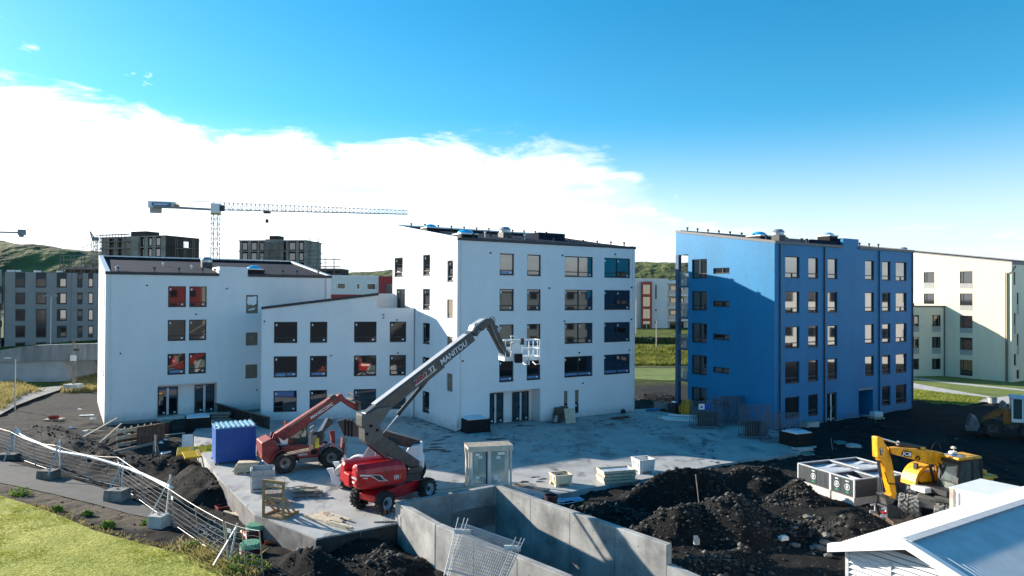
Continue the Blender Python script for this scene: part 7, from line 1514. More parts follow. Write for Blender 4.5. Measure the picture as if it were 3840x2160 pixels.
# formwork box with props
p = yz(ZL2(1175, 1120)); o = obj_at('formwork', p, 58, 'rough timber formwork box with diagonal props beside the left white block', 'formwork'); M_form = mat('formwork_brown', (.15, .075, .05), .8, .35, 3)
Lf = 3.0
for i in range(5): MB().box(0, Lf, -.03, .03, .05+.24*i, .27+.24*i).build('board', M_form if i % 2 else M_wood, o)
for x in np.arange(.1, Lf, .5): MB().box(float(x)-.04, float(x)+.04, .031, .12, 0, 1.35).build('stud', M_wood, o)
MB().box(Lf*.3, Lf, -1.0, -.94, .0, 1.4).build('board', M_form, o); MB().box(Lf-.06, Lf, -.93, -.04, 0, 1.3).build('board', M_form, o)
for x in (.4, 1.2, 2.0): MB().box(x, x+.08, -.93, -.04, .9, 1.0).build('tie', M_wood, o)
for k, (x, y, dx, dy) in enumerate(((.4, .12, -.6, 2.0), (1.6, .12, -.4, 2.3), (2.6, .12, .6, 1.6))): MB().beam((x, y, 1.1), (x+dx, y+dy, .08), .07, .09).build('prop', M_wood, o)
for j in range(7): MB().box(Lf*.3+.05+.28*j, Lf*.3+.065+.28*j, -1.02, -1.0, .1, 1.5).build('mesh_bar', M_dkmetal, o)
# stakes and boards
for i, (a, b, w, h, lb) in enumerate((((1545, 980), (1575, 1190), .12, .12, 'upright weathered stake propped on the black soil'), ((1535, 1050), (1545, 1170), .1, .1, 'short upright stake next to the taller weathered stake'))):
    p = yz(ZL2(*b)); o = obj_at('stake', p, 10*i, lb, 'stake'); hh = (b[1]-a[1])/2.683/2660*45; MB().beam((0, 0, -.3), (-.12+.1*i, .1, hh), w, h).build('stake', M_woodg, o); MB().beam((.18, 0, 0), (-.05, .08, hh*.7), .06, .06).build('brace', M_woodg, o)
for i, (a, b, lb) in enumerate((((1140, 1190), (1540, 1095), 'long grey board lying up to the weathered stake'), ((1510, 1030), (1860, 990), 'thin pale batten between stake and deck edge'), ((835, 1030), (1180, 925), 'pale prop reaching from bucket to formwork'), ((1000, 1090), (1220, 985), 'lower pale prop of the timber formwork'), ((860, 962), (1040, 968), 'short white batten at the back of the formwork'), ((920, 1135), (955, 1275), 'grey lath hanging behind the pipe fence'))):
    p, q = yz(ZL2(*a)), yz(ZL2(*b)); o = obj_at('board', (p+q)/2, 0, lb, 'board'); up = Vector((0, 0, .12 if i not in (2, 3) else .1)); e1 = Vector((0, 0, 0)) if i not in (2, 3) else Vector((0, 0, .7)); MB().beam(p-(p+q)/2+up, q-(p+q)/2+up+e1, .1, .06 if i else .2).build('board', M_woodg if i in (0, 5) else M_wood, o)
# brown branches / bars heap
p = yz(ZL2(1810, 1130)); o = obj_at('bar_heap', p, 0, 'small heap of rusty bars and laths beside the yellow panels', 'heap')
for i in range(14): a = rr.uniform(0, 3.1); l = rr.uniform(.3, .7); c = Vector((rr.uniform(-.4, .4), rr.uniform(-.3, .3), .1+rr.random()*.3)); v = Vector((math.cos(a), math.sin(a), rr.uniform(-.3, .3)))*l; MB().beam(c-v, c+v, .03, .03).build('bar', M_form if i % 3 else M_wood, o)
# dark panels of the low formwork wall in front of the entrance
a, b = ZE(1215, 690), ZE(1990, 1010); p = G(a[0], ZE(0, 775)[1], 0); q = G(b[0]+30, ZE(0, 1040)[1], 0); d = q-p; o = obj_at('formwork_wall', p, math.degrees(math.atan2(d.y, d.x)), 'long dark formwork panel wall between left entrance and link block', 'formwork'); L = d.length; M_dform = mat('dark_formwork', (.035, .03, .028), .7, .3)
n = 9
for i in range(n): MB().box(L*i/n+.015, L*(i+1)/n-.015, 0, .05, .02, .9).build('panel', M_dform, o)
for i in range(n*3): x = L*(i+.5)/(n*3); MB().box(x-.03, x+.03, -.08, -.002, .02, .88).build('stiffener', M_dform, o)
MB().box(0, L, -.1, .08, .901, .96).build('top_rail', mat('form_rail', (.10, .10, .10), .6), o)
p = G(*ZE(1160, 890), 0); o = obj_at('board_stack', p, 15, 'low stack of brown boards on the dark terrace before the entrance', 'stack')
for i in range(5): MB().box(-.1*(i % 2), 1.5-.1*(i % 3), 0, .8-.05*(i % 2), .02+.11*i, .12+.11*i).build('board', M_form if i % 2 else M_woodg, o)
# low terrace by the left entrance with a green topped shaft
o = obj_at('pipe_shaft', yz(ZE(375, 1090)), 0, 'dark pipe shaft with a green lid below the left entrance', 'shaft'); MB().cyl((0, 0, -.4), (0, 0, .8), .38, n=16).build('pipe', M_barr, o); MB().cyl((0, 0, .801), (0, 0, .9), .43, n=16).build('lid', mat('lid_green', (.07, .16, .13)), o)
# ---- maroon inspection shafts with green lids in the foreground
M_lid = mat('lid_green_light', (.17, .40, .26), .5, .1)
def shaft(px, top, z0, label, R0=.44):
    p = G(*px, z0); o = obj_at('inspection_shaft', p, 0, label, 'shaft', 'maroon inspection shafts'); h = (px[1]-top)/2660*34; m = MB(); n = 7
    pr = [(R0, -.3)]
    for i in range(n): z = h*i/n; pr += [(R0, z), (R0*1.06, z+h/n*.25), (R0*1.06, z+h/n*.6), (R0, z+h/n*.85)]
    m.loft([[(r*math.cos(t), r*math.sin(t), z) for t in [2*math.pi*k/22 for k in range(22)]] for r, z in pr]); m.build('pipe', mat('shaft_maroon', (.13, .02, .025), .45, .2), o)
    l = MB().cyl((0, 0, h), (0, 0, h+.16), R0*1.05, n=22).build('lid', M_lid, o)
    for i in range(7): x = -R0*.78+R0*.26*i; w = math.sqrt(max(.01, (R0*.98)**2-x*x)); MB().box(x-.035, x+.035, -w, w, h+.161, h+.21).build('lid_rib', M_lid, o)
shaft(Z6(405, 1075), Z6(0, 930)[1], -1.2, 'upper maroon ribbed shaft with green ribbed lid against the slab side'); shaft(Z6(345, 1250), Z6(0, 1140)[1], -1.2, 'lower maroon ribbed shaft with green ribbed lid among the weeds')
for a, b, lb, r in (((255, 965), (340, 1050), 'orange drain pipe leaning between the maroon shafts', .1), ((500, 1085), (640, 1080), 'red drain pipe stub beside the slab foot', .1), ((580, 1075), (730, 1095), 'bright orange pipe end lying by the slab foot', .12)):
    p, q = G(*Z6(*a), -.9), G(*Z6(*b), -1.0); c = (p+q)/2; o = obj_at('drain_pipe', c, 0, lb, 'pipe'); MB().cyl(p-c, q-c, r, n=12, cap=False).cyl(p-c, q-c, r*.85, n=12, cap=False).build('pipe', mat('orange_pipe', (.5, .12, .05), .45, .2), o); MB().cyl(q-c-(q-p)*.12, q-c, r*1.18, n=12, cap=False).build('socket', mat('orange_pipe', (.5, .12, .05)), o)
o = obj_at('board_scrap', G(*Z6(740, 1065), -.9), 30, 'torn pale insulation sheet leaning on the slab side', 'scrap'); MB().prism([(-.4, 0), (.35, .05), (.45, .3), (.2, .42), (.1, .3), (-.1, .5), (-.35, .35)], -.03, .03).build('sheet', M_plast, o); MB().prism([(-.3, .0), (.1, .0), (.0, .25), (-.25, .2)], -.2, -.15).build('fragment', M_plast, o)
o = obj_at('pallet', yz(Z6(95, 715)), 40, 'broken red painted crate lying at the slab side', 'crate'); MB().box(-.5, .5, -.03, .03, 0, .12).box(-.5, -.44, .031, .6, 0, .12).box(.44, .5, .031, .6, 0, .12).build('frame', M_oldred, o); MB().box(-.43, .43, .57, .63, 0, .12).build('rail', M_oldred, o)
for i, (x, y, a_) in enumerate(((160, 790, -25), (250, 810, -35), (300, 850, -40))): o = obj_at('batten', yz(Z6(x, y)) + Vector((0, 0, .05)), a_-10, ['pale batten lying highest along the slab side', 'pale batten in the middle beside the slab side', 'pale batten lying lowest near the upper shaft'][i], 'batten'); MB().box(-.8, .8, -.05, .05, 0, .05).build('batten', M_wood, o); MB().box(-.3, .5, .06, .14, 0, .04).build('splinter', M_wood, o)
# starter bars, bucket, tarp
o = obj_at('starter_bars', G(*ZW(740, 905), 0), 0, 'thin rusty starter bars standing at the near ramp wall corner', 'rebar'); m = MB()
for i in range(9): x = -.45+.11*i+rr.uniform(-.03, .03); m.cyl((x, rr.uniform(-.15, .15), -.1), (x+rr.uniform(-.05, .05), rr.uniform(-.15, .15), rr.uniform(.5, .85)), .009, n=5)
m.build('bar', M_form, o); MB().beam((-.9, -.1, .03), (.5, .0, .03), .05, .05).build('batten', M_woodg, o)
o = obj_at('bucket', G(*ZW(2325, 765), -.25), 0, 'maroon open bucket behind the right ramp wall', 'bucket'); m = MB(); m.loft([[(r*math.cos(t), r*math.sin(t), z) for t in [2*math.pi*k/16 for k in range(16)]] for r, z in ((.30, 0), (.33, .6), (.36, .6), (.36, .66), (.32, .66), (.29, .1))]); m.build('body', M_barr, o); MB().cyl((0, 0, .05), (0, 0, .12), .28, n=14).build('residue', M_conc, o)
o = obj_at('tarp', G(*ZT2(60, 712), -.1), 20, 'crumpled blue plastic sheet on the rubble behind the ramp', 'tarp'); gx_, gy_ = np.meshgrid(np.linspace(-.9, .9, 16), np.linspace(-.3, .3, 7)); gzv = .14 + .14*np.abs(vnoise(gx_, gy_, 3.1, 5, 3)); me = grid_mesh('sheet', gx_, gy_, gzv, mat('tarp_blue', (.12, .32, .55), .35, .2, 4)); s = inst(me, 'sheet', o); MB().tube([(-.9, -.3, .15), (-.3, -.4, .08), (.3, -.35, .1), (.9, -.3, .14)], .015).build('cord', M_whitep, o)
o = obj_at('foam_block', yz(ZX(138, 1122)), 20, 'white foam block lying on the rubble below the mound', 'block'); MB().box(-.2, .2, -.12, .12, 0, .15).build('block', M_plast, o); MB().box(-.1, .15, -.08, .08, .151, .19).build('chip', M_whitep, o)
o = obj_at('brick', yz(ZT2(1372, 1130)), 10, 'pale broken brick standing on end by the big mound', 'brick'); MB().box(-.1, .12, -.08, .08, 0, .26).build('piece', M_conc2, o); MB().box(-.1, .05, -.07, .07, .261, .36).build('piece', M_conc2, o)
for px, lb, hh in ((ZT2(1400, 680), 'thin pale pole stuck in the trench before the big mound', 1.1), (ZT2(2110, 552), 'short red marker peg left of the grey bins', .45), (ZX(588, 310), 'thin pale lath leaning on the black yard near the racks', .8)):
    o = obj_at('marker_pole', yz(px), 0, lb, 'pole'); MB().cyl((0, 0, -.2), (-.12*hh, .1, hh), .025, n=6).build('pole', M_red if 'red' in lb else M_woodg, o); MB().cyl((-.12*hh, .1, hh), (-.125*hh, .1, hh+.04), .03, n=6).build('cap', M_red if 'red' in lb else M_woodg, o)
# ---- mesh fence panels leaning over the ramp wall
def meshpanel(a, b, c, d, label, r=.017, nx=26, nz=14):
    "a, b lower corners, c, d upper corners (d over a)"
    o0 = (a+b)/2; a, b, c, d = [q-o0 for q in (a, b, c, d)]; o = obj_at('mesh_fence', o0, 0, label, 'fence panel', 'mesh fence panels leaning on the ramp wall')
    for p, q, e in ((a, d, 1.06), (b, c, 1.06)): MB().cyl(p-(q-p)*.05, p+(q-p)*e, r, n=8).build('post', M_zinc, o)
    for t in (.06, .94): MB().cyl(a+(d-a)*t, b+(c-b)*t, r*.8, n=8).build('rail', M_zinc, o)
    m = MB()
    for i in range(1, nx): t = i/nx; p = a+(b-a)*t; q = d+(c-d)*t; m.cyl(p+(q-p)*.06, p+(q-p)*.94, .006, n=4, cap=False)
    for i in range(1, nz): t = .06+.88*i/nz; m.cyl(a+(d-a)*t, b+(c-b)*t, .006, n=4, cap=False)
    tag(m.build('mesh', M_zinc, o), kind='stuff'); MB().box(-.14, .14, -.03, .03, -.08, .08, Matrix.Translation(d+(c-d)*.05+(a-d)*.2)).build('clamp', M_plast, o); MB().box(-.14, .14, -.03, .03, -.08, .08, Matrix.Translation(c+(d-c)*.05+(b-c)*.2)).build('clamp', M_plast, o); return o
def wpt(x, y, Yd): return DP(*ZW(x, y), Yd)
for k, (lo, ro, lb) in enumerate(((0, 0, 'leaning mesh fence panel nearest the viewer on the ramp wall'), (.25, .15, 'leaning mesh fence panel in the middle on the ramp wall'), (.5, .3, 'leaning mesh fence panel closest to the ramp wall'))):
    dx = (0, 60, 95)[k]; dy = (0, 25, 45)[k]
    meshpanel(wpt(1255+dx*.6, 1420, 23.2+lo), wpt(1760+dx*.8, 1560, 22.6+ro), wpt(1960+dx*.9, 1085+dy*.3, 24.4+ro), wpt(1385+dx, 890+dy*.2, 25.2+lo), lb)
# ---- foreground site fence: panels, posts, concrete feet and the white pipe laid along it
M_fence = mat('fence_zinc', (.30, .31, .32), .55, .15, 6, metal=.25)
FJ = [((-95, 1665), None), ((52, 1722), 1601), ((224, 1784), 1649), ((455, 1836), 1720), ((656, 1983), 1828), ((857, 2123), 1963), ((992, 2165), 2052)]
zf0 = -1.0; FB = [G(*p, zf0) for p, _ in FJ]
lab = ['first steel rail fence panel at the left picture edge', 'steel rail fence panel carrying the white pipe beside the left soil heap', 'bent steel rail fence panel in the middle under the white pipe', 'steel rail fence panel where the white pipe ends', 'steel rail fence panel in front of the gravel patch', 'last steel rail fence panel by the maroon shafts']
for i in range(6):
    a, b = FB[i], FB[i+1]; d = b-a; L = d.length; H_ = 1.95; o = obj_at('site_fence', a, math.degrees(math.atan2(d.y, d.x)), lab[i], 'fence panel', 'steel site fence panels'); sag = .22 if i in (1, 2) else .06; lean = -.12
    def tp(x, z): return (x, lean*z, z - sag*math.sin(math.pi*x/L)*z/H_)
    for x in (.05, L*.5, L-.05): MB().tube([tp(x, .05), tp(x, H_*.5), tp(x, H_)], .024, 6).build('post', M_zinc, o)
    for z in (.2, H_): MB().tube([tp(.05+(L-.1)*k/8, z) for k in range(9)], .015, 6).build('rail', M_fence, o)
    for k in range(1, 7): MB().tube([tp(.05+(L-.1)*q/10, .12+(H_-.12)*k/7 + .025*math.sin(q*1.7+k)) for q in range(11)], .009, 4).build('wire', M_zinc, o)
    if i >= 3: MB().box(.25, .5, -.28, -.26, 1.55, 1.72).build('tag', M_sticker, o)
M_foot = mat('weathered_concrete', (.20, .195, .18), .9, .35, 2.2, .3, 16, det=9)
def fence_foot(px, w, h, dd, ang, label, mt=M_foot):
    p = G(*px, zf0+.03); o = obj_at('concrete_foot', p, ang, label, 'concrete block', 'concrete fence feet'); r = random.Random(int(px[0])); m = MB()
    m.loft([[(-w/2*s+r.uniform(-.02, .02), -dd/2*s, z), (w/2*s, -dd/2*s+r.uniform(-.02, .02), z), (w/2*s+r.uniform(-.02, .02), dd/2*s, z), (-w/2*s, dd/2*s, z)] for s, z in ((1, -.1), (1, h*.5), (.96, h))]); m.build('block', mt, o, bevel=.03, seg=2); MB().box(-.05, .05, -.05, .05, h+.002, h+.08).build('lifting_stub', M_zinc, o); return o
fence_foot((32, 1728), 1.3, .5, .8, 5, 'dark concrete fence foot at the left picture edge', mat('dark_concrete', (.07, .068, .06), .9, .3, 2)); fence_foot((182, 1792), 1.05, .5, .8, -8, 'brownish concrete fence foot on the asphalt path edge', mat('brown_concrete', (.15, .13, .105), .9, .35, 2)); fence_foot((440, 1873), 1.1, .58, .85, -6, 'large grey concrete fence foot in the middle of the path'); fence_foot((595, 1972), .82, .55, .7, -12, 'pale grey concrete fence foot beside the path end', M_conc2)
for i, (bx_, tx_, fx_, lb) in enumerate((((52, 1722), (60, 1600), (15, 1728), 'post with diagonal brace at the left picture edge'), ((226, 1784), (224, 1648), (180, 1783), 'tall post with diagonal brace on the brownish foot'), ((456, 1832), (464, 1718), (412, 1832), 'post with diagonal brace on the large grey foot'), ((620, 1960), (640, 1780), (566, 1935), 'tallest post with diagonal brace at the pale foot'), ((856, 2123), (890, 1962), (800, 2120), 'post with brace at the lower end of the fence'))):
    p = G(*bx_, zf0); Yd = p.y; t = DP(*tx_, Yd+.15); f = G(*fx_, zf0+.35); f = Vector((f.x, min(f.y, Yd-.2), f.z)); o = obj_at('fence_brace', p, 0, lb, 'fence post', 'braced fence posts'); MB().beam((0, 0, -.1), t-p, .075, .075).build('post', M_steelw, o); MB().beam(f-p, (t-p)*.93, .055, .055).build('brace', M_steelw, o)
pp = [(75, 1.0), (100, 0)]; wp_ = [(62, 1612), (85, 1635), (150, 1664), (224, 1693), (330, 1712), (462, 1750), (520, 1772), (600, 1808), (645, 1828)]; pts_ = []
for x, y in wp_:
    k = min(range(1, len(FJ)), key=lambda i: abs((FJ[i][0][0]+FJ[i-1][0][0])/2-x)); 
    t = None
    for i in range(6):
        if FJ[i][0][0] <= x <= FJ[i+1][0][0]: a, b = FB[i], FB[i+1]; t = (x-FJ[i][0][0])/(FJ[i+1][0][0]-FJ[i][0][0]); Yd = a.y+(b.y-a.y)*t
    pts_.append(DP(x, y, Yd+.42))
o = obj_at('long_pipe', pts_[0], 0, 'long white plastic pipe hung along the bent site fence', 'pipe'); q_ = [p-pts_[0] for p in pts_]; sm = []
for i in range(len(q_)-1):
    a, b, c, d = q_[max(i-1, 0)], q_[i], q_[i+1], q_[min(i+2, len(q_)-1)]
    for k in range(5): t = k/5; sm.append(.5*((2*b)+(c-a)*t+(2*a-5*b+4*c-d)*t*t+(3*b-a-3*c+d)*t**3))
MB().tube(sm+[q_[-1]], .085, 10).build('pipe', M_whitep, o, smooth=True)
for i in (6, 14, 23, 31): d = (sm[i+1]-sm[i-1]).normalized(); MB().cyl(sm[i]-d*.06, sm[i]+d*.06, .10, n=10).build('joint', M_whitep, o)
# planter near the paving at the far right
o = obj_at('planter', G(3722, 1512, .1), 0, 'small pale round planter on the paving beyond the loader', 'planter'); MB().cyl((0, 0, 0), (0, 0, .55), .35, .4, 14).build('pot', M_conc2, o); MB().cyl((0, 0, .551), (0, 0, .58), .36, n=14).build('soil', M_dkmetal, o)
o = obj_at('wooden_reel', yz((3760, 1530)), 0, 'rough stump like timber block on the black bank by the paving', 'block'); MB().cyl((0, 0, -.1), (0, 0, .6), .3, .26, 9).build('trunk', M_woodg, o); MB().cyl((0, 0, .6), (.05, 0, .72), .16, .1, 7).build('stub', M_woodg, o)
# ================================================================== stones, grass, weeds
rn = np.random.RandomState(5)
def rock_mesh(name, seed, mt, flat=.7):
    r = random.Random(seed); bm = bmesh.new(); bmesh.ops.create_icosphere(bm, subdivisions=1, radius=1)
    for v in bm.verts: v.co *= r.uniform(.72, 1.15); v.co.z *= flat; v.co.x *= 1.15
    me = bpy.data.meshes.new(name); bm.to_mesh(me); bm.free(); me.materials.append(mt); return me
M_rock = mat('lava_stone', (.018, .018, .017), .95, 0, col2=(.075, .072, .066), scale=1.3, lo=.3, hi=.7, det=6, bump=.4, bscale=8)
M_rockp = mat('pale_stone', (.09, .086, .08), .9, 0, col2=(.22, .21, .19), scale=1.5, lo=.3, hi=.7)
RM = [rock_mesh('rock', i, M_rock if i else M_rockp) for i in range(9)]
def stones_at(segs, n, spread, seed):
    r = np.random.RandomState(seed); out = []
    tot = [(b[0]-a[0]).length for a, b in zip(segs[:-1], segs[1:])]; P_ = np.cumsum([0]+tot)
    for _ in range(n):
        t = r.rand()*P_[-1]; i = min(len(tot)-1, int(np.searchsorted(P_, t)-1)); f = (t-P_[i])/max(tot[i], 1e-6); c = segs[i][0].lerp(segs[i+1][0], f)
        out.append((c.x + r.randn()*spread, c.y - abs(r.randn())*spread*.9 + .25*spread))
    return out
dk_ok = lambda x, y: ~inpoly(x, y, DECK) & ~inpoly(x, y, TRENCH)
pos = []; wts = [(0, 46, 1.0), (1, 46, .8), (2, 60, 1.3), (3, 22, .9), (4, 22, .8), (5, 16, 1.0), (6, 22, .8), (7, 20, 1.2), (12, 14, .9), (14, 18, 1.0), (15, 14, 1.0)]
for k, n, sp in wts: pos += [(x, y, k) for x, y in stones_at(seg(MOUNDS[k][0]), n, sp, 40+k)]
for x, y in zip(rn.uniform(5, 13, 40), rn.uniform(24.5, 31, 40)): pos.append((x, y, 90))
pos = [p for p in pos if bool(dk_ok(np.array([p[0]]), np.array([p[1]]))[0])][:290]
hh_ = height(np.array([p[0] for p in pos]), np.array([p[1] for p in pos]))
RLAB = {0: 'dark lava stone on the long mound beside the deck', 1: 'grey stone in the low rubble band behind the ramp wall', 2: 'grey stone on the biggest black mound', 3: 'stone on the brown mound beside the excavator bucket', 4: 'grey stone on the gravel heap beside the bins', 5: 'stone on the low rise between the mounds', 6: 'grey stone on the rubble at the lower right of the ramp', 7: 'dark stone on the left soil heap by the fence', 12: 'dark stone on the sunlit crest of the foreground heap', 14: 'small stone on the soil beside the near ramp wall', 15: 'stone in the stone heap in the gap', 90: 'grey stone on the flat rubble near the shed'}
for (x, y, k), z in zip(pos, hh_):
    s = float(np.clip(.06*math.exp(rn.randn()*.55), .045, .22)); o = inst(RM[rn.randint(9)], 'stone', None, (x, y, float(z)+s*.25), rn.rand()*6.28); o.scale = (s, s*rn.uniform(.7, 1), s*rn.uniform(.7, 1)); tag(o, RLAB[k], 'stone', {0: 'stones on the long mound', 1: 'stones of the rubble band', 2: 'stones on the big mound', 3: 'stones on the brown mound', 4: 'stones of the gravel heap', 5: 'stones on the low rise', 6: 'stones at the lower right', 7: 'stones on the left heap', 12: 'stones on the foreground heap', 14: 'stones beside the near wall', 15: 'stones of the far heap', 90: 'stones near the shed'}[k])
for i, (x, y, s, lb) in enumerate(((240, 1185, .24, 'rounded pale boulder farthest left of the pair near the shed gable'), (405, 1205, .2, 'brownish boulder between the two pale ones near the shed gable'), (480, 1215, .3, 'largest pale boulder near the shed gable'), (520, 1160, .26, 'grey boulder just above the largest pale one'), (525, 1088, .24, 'flat pale boulder at the foot of the brown mound'), (355, 928, .26, 'flat grey boulder in the hollow below the bins'), (540, 1275, .2, 'small pale boulder close to the shed corner post'))):
    p = yz(ZX(x, y)); o = inst(RM[0], 'boulder', None, p + Vector((0, 0, s*.3)), i*1.1); o.scale = (s, s*.8, s*.75); tag(o, lb, 'boulder')
# the rest of the rubble as one loose layer
def rubble(name, XY, S, mt, seed, n_per=1):
    r = np.random.RandomState(seed); base = np.array([(0, 0, .8), (.9, .1, 0), (.2, .9, .1), (-.8, .3, 0), (-.4, -.8, .1), (.5, -.7, 0), (0, 0, -.5)]); tri = np.array([(0, 1, 2), (0, 2, 3), (0, 3, 4), (0, 4, 5), (0, 5, 1), (6, 2, 1), (6, 3, 2), (6, 4, 3), (6, 5, 4), (6, 1, 5)])
    n = len(XY); Zg = height(XY[:, 0], XY[:, 1]); j = 1 + .35*r.uniform(-1, 1, (n, 7, 3)); a = r.rand(n)*6.28; ca, sa = np.cos(a), np.sin(a); v = base[None]*j; vx = v[:, :, 0]*ca[:, None]-v[:, :, 1]*sa[:, None]; vy = v[:, :, 0]*sa[:, None]+v[:, :, 1]*ca[:, None]
    co = np.stack([vx*S[:, None]+XY[:, 0:1], vy*S[:, None]+XY[:, 1:2], v[:, :, 2]*S[:, None]*.8+Zg[:, None]+S[:, None]*.15], -1).reshape(-1, 3).astype(np.float32); f = (tri[None]+7*np.arange(n)[:, None, None]).reshape(-1)
    me = bpy.data.meshes.new(name); me.vertices.add(len(co)); me.vertices.foreach_set('co', co.ravel()); me.loops.add(len(f)); me.loops.foreach_set('vertex_index', f.astype(np.int32)); me.polygons.add(len(f)//3); me.polygons.foreach_set('loop_start', np.arange(0, len(f), 3, dtype=np.int32)); me.polygons.foreach_set('loop_total', np.full(len(f)//3, 3, np.int32)); me.update(calc_edges=True); me.materials.append(mt)
    o = bpy.data.objects.new(name, me); COL.objects.link(o); return tag(o, kind='stuff')
XYs = []
for k, n, sp in ((0, 2600, 1.0), (1, 2200, .8), (2, 3600, 1.4), (3, 900, .9), (4, 1500, .7), (5, 700, 1.0), (6, 1200, .9), (7, 1200, 1.1), (8, 500, .9), (9, 300, .8), (12, 260, 1.1), (13, 150, .8), (14, 500, .9), (15, 1200, 1.0)): XYs += stones_at(seg(MOUNDS[k][0]), n, sp, 70+k)
XYs += list(zip(rn.uniform(4, 24, 5200), rn.uniform(24, 48, 5200))) + list(zip(rn.uniform(-26, -3, 2600), rn.uniform(24, 55, 2600))) + list(zip(rn.uniform(20, 52, 1800), rn.uniform(40, 64, 1800)))
XYs = np.array(XYs); ok = dk_ok(XYs[:, 0], XYs[:, 1])
for P in (LAWN, PATH): ok &= ~inpoly(XYs[:, 0], XYs[:, 1], P)
XYs = XYs[ok]; Sz = np.clip(.020*np.exp(rn.randn(len(XYs))*.9), .010, .2); half = rn.rand(len(XYs)) < .06
rubble('gravel', XYs[~half], Sz[~half], M_rock, 8); rubble('gravel', XYs[half], Sz[half]*.9, M_rockp, 9)
gp_ = [(G(*ZL3(x, y), -1)) for x, y in ((1930, 960), (2150, 860), (2350, 1000), (2330, 1090), (2080, 1120))]; cx_ = sum(p.x for p in gp_)/5; cy_ = sum(p.y for p in gp_)/5
XY2 = np.stack([rn.uniform(cx_-2.6, cx_+2.6, 2200), rn.uniform(cy_-2.6, cy_+2.6, 2200)], -1); XY2 = XY2[inpoly(XY2[:, 0], XY2[:, 1], gp_)]; rubble('gravel', XY2, np.clip(.045*np.exp(rn.randn(len(XY2))*.4), .02, .1), mat('blue_grey_stone', (.16, .17, .18), .8, .3, 3), 10)
# ---- grass
def blades(name, XY, hf, H_, wd, mt, seed, lean=.5, per=4):
    r = np.random.RandomState(seed); n = len(XY); XY = np.repeat(XY, per, 0) + r.randn(n*per, 2)*.03; n *= per; Zg = hf(XY[:, 0], XY[:, 1]); h = H_*(.5+r.rand(n)) if np.isscalar(H_) else np.repeat(H_, per)*(.5+r.rand(n)); a = r.rand(n)*6.28; w = wd*(.6+.8*r.rand(n)); lx, ly = r.randn(n)*lean*h, r.randn(n)*lean*h
    dx, dy = np.cos(a)*w, np.sin(a)*w; z0 = Zg-.02
    co = np.stack([np.stack([XY[:, 0]-dx, XY[:, 1]-dy, z0], -1), np.stack([XY[:, 0]+dx, XY[:, 1]+dy, z0], -1), np.stack([XY[:, 0]+dx*.6+lx*.5, XY[:, 1]+dy*.6+ly*.5, z0+h*.65], -1), np.stack([XY[:, 0]+lx, XY[:, 1]+ly, z0+h], -1)], 1).reshape(-1, 3).astype(np.float32)
    f = (np.array([0, 1, 2, 0, 2, 3])[None]+4*np.arange(n)[:, None]).reshape(-1); me = bpy.data.meshes.new(name); me.vertices.add(len(co)); me.vertices.foreach_set('co', co.ravel()); me.loops.add(len(f)); me.loops.foreach_set('vertex_index', f.astype(np.int32)); me.polygons.add(len(f)//3); me.polygons.foreach_set('loop_start', np.arange(0, len(f), 3, dtype=np.int32)); me.polygons.foreach_set('loop_total', np.full(len(f)//3, 3, np.int32)); me.update(calc_edges=True); me.materials.append(mt); o = bpy.data.objects.new(name, me); COL.objects.link(o); return tag(o, kind='stuff')
def scatter(poly, n, seed):
    r = np.random.RandomState(seed); xs = [p[0] for p in poly]; ys = [p[1] for p in poly]; q = np.stack([r.uniform(min(xs), max(xs), n), r.uniform(min(ys), max(ys), n)], -1); return q[inpoly(q[:, 0], q[:, 1], poly)]
hb_ = lambda x, y: base_height(x, y)+.05
LV = [G(x, y, -1) for x, y in ((-20, 1868), (0, 1862), (112, 1896), (224, 1937), (354, 1993), (522, 2041), (708, 2086), (839, 2130), (960, 2190), (-20, 2190))]
q = scatter(LV, 45000, 1); hgt = .035+.05*np.clip(vnoise(q[:, 0], q[:, 1], .6, 8, 3), 0, 1); blades('grass', q, hb_, hgt, .012, M_grass, 2, .6, 4)
M_straw = mat('straw_grass', (.22, .19, .07), .85, 0, col2=(.42, .35, .14), scale=.8, lo=.3, hi=.7); translucent(M_straw)
edge_pts = [G(x, y, -1) for x, y in ((112, 1890), (224, 1930), (354, 1985), (522, 2032), (708, 2076), (839, 2118))]
def along_pts(pts, n, sp, seed):
    r = np.random.RandomState(seed); o = []
    for _ in range(n): i = r.randint(len(pts)-1); t = r.rand(); c = pts[i].lerp(pts[i+1], t); o.append((c.x+r.randn()*sp, c.y+r.randn()*sp))
    return np.array(o)
hall = lambda x, y: height(x, y)
blades('grass', along_pts(edge_pts, 420, .22, 3), hall, .12, .012, M_straw, 4, .5, 4)
# yellow rough grass by the ramp bridge and on the far banks
q = scatter([G(x, y, -.1) for x, y in ((-40, 1520), (0, 1452), (60, 1440), (120, 1462), (150, 1478), (90, 1492), (0, 1545))], 5000, 5); blades('rough_grass', q, hall, .5, .03, M_straw, 6, .4, 4)
q = scatter([G(x, y, -.1) for x, y in ((222, 1480), (290, 1425), (330, 1400), (375, 1395), (375, 1470), (300, 1478))], 6000, 7); blades('rough_grass', q, hall, .45, .03, M_straw, 8, .4, 4)
# rough tufts on the bank in the gap, small bushes on the hill
def bank(x0, x1, y0, y1, n, H_, mt, seed): r = np.random.RandomState(seed); return blades('rough_grass', np.stack([r.uniform(x0, x1, n), r.uniform(y0, y1, n)], -1), base_height, H_, .06, mt, seed+1, .5, 4)
M_bankg = mat('bank_grass', (.12, .15, .025), .85, 0, col2=(.30, .30, .07), scale=.5, lo=.35, hi=.65); translucent(M_bankg, .5)
bank(8, 42, 106, 121, 9000, .5, M_bankg, 11)
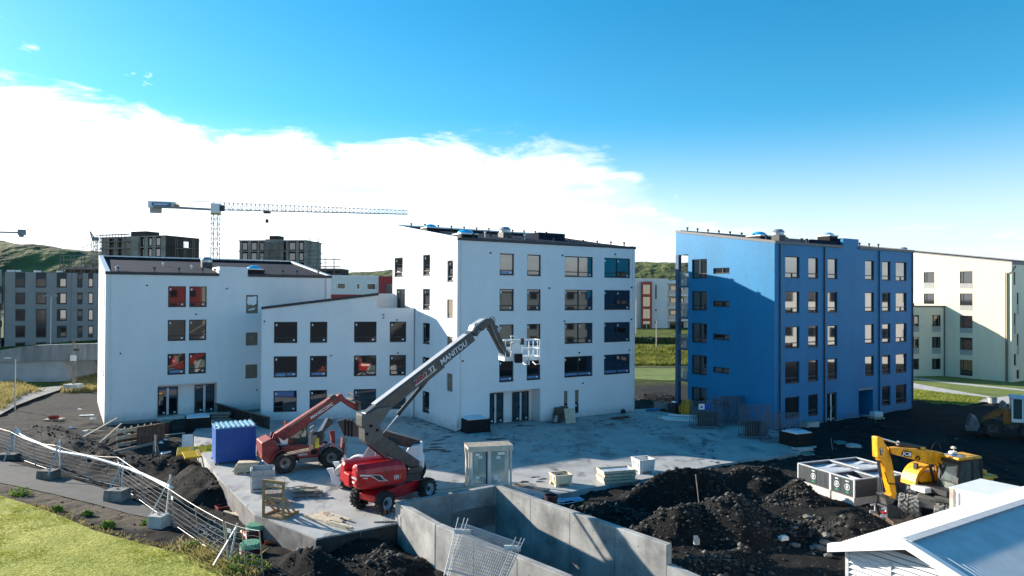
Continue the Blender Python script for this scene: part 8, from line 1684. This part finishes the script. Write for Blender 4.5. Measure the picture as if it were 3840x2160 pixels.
# hedge strip
def leafy(name, P, rx, ry, rz, n, sz, mt, seed, parent=None):
    r = np.random.RandomState(seed); u = r.randn(n, 3); u /= np.linalg.norm(u, axis=1)[:, None]; rad = r.rand(n)**.4; c = u*rad[:, None]*np.array([rx, ry, rz]); c[:, 2] = np.abs(c[:, 2]); a = r.randn(n, 3); a /= np.linalg.norm(a, axis=1)[:, None]; b = np.cross(a, u); b /= np.linalg.norm(b, axis=1)[:, None]+1e-6; s = sz*(.6+.8*r.rand(n))[:, None]
    co = np.stack([c-a*s, c+b*s*.5, c+a*s, c-b*s*.5], 1).reshape(-1, 3); m = MB(); m.v = [tuple(v) for v in co]; m.f = [(4*i, 4*i+1, 4*i+2, 4*i+3) for i in range(n)]; return m.build(name, mt, parent)
M_leafd = mat('dark_leaf', (.018, .035, .010), .8, 0, col2=(.05, .08, .02), scale=.6); M_leaf = mat('weed_leaf', (.08, .16, .02), .7, 0, col2=(.18, .28, .04), scale=2); translucent(M_leaf)
hg = obj_at('hedge', (24, 127, base_height(np.array([24.]), np.array([127.]))[0]), 0, 'long dark clipped hedge in the gap before the distant white block', 'hedge'); leafy('foliage', None, 20, 1.3, .95, 6000, .22, M_leafd, 3, hg); MB().box(-19, 19, -.2, .2, 0, .9).build('stem', M_dkmetal, hg)
# weeds along the fence
WL = [(zz(0, 1620, 2.683)(195, 640), .55, 'bright green weed clump on the verge at the lower left'), (ZL3(575, 790), .28, 'small green weed on the brown verge below the path'), (ZL3(880, 830), .25, 'yellow green weed beside the lawn edge in the middle'), (ZL3(1090, 950), .32, 'leafy weed on the lawn edge below the large grey foot'), (ZL3(1480, 935), .3, 'pale weed leaning on the pale grey fence foot'), (ZL3(1930, 1180), .4, 'dark green weed behind the fence above the lawn corner'), (ZL3(2420, 1370), .7, 'broad green weed patch below the lower maroon shaft'), (ZL3(2560, 1400), .6, 'green weed patch right of the fence end'), (ZL3(2350, 1440), .5, 'small green weed nearest the lower picture edge'), (ZL3(2130, 350), .35, 'green tuft on the slab edge beside the dark heap')]
for i, (px, s, lb) in enumerate(WL):
    p = yz(px, -1.0); o = obj_at('weed', p, 0, lb, 'weed', 'weeds along the site fence'); leafy('foliage', None, s*1.3, s*.8, s, 220, .075, M_leaf, 20+i, o); m = MB()
    for k in range(6): a = k*1.05; m.beam((0, 0, -.05), (.5*s*math.cos(a), .4*s*math.sin(a), s*.8), .015, .015)
    m.build('stem', M_leaf, o)
q = along_pts([G(*ZL3(x, y), -1) for x, y in ((1850, 1150), (2100, 1290), (2350, 1400), (2576, 1440))], 450, .35, 15); blades('rough_grass', q, hall, .3, .014, M_straw, 16, .5, 4)
q = scatter([G(3300+x/2.07, 900+y/2.07, .1) for x, y in ((262, 1160), (640, 1200), (830, 1225), (760, 1255), (640, 1290), (262, 1262))], 5000, 21); blades('grass', q, lambda x, y: 0*x+.1, .12, .03, M_grass, 22, .5, 3)
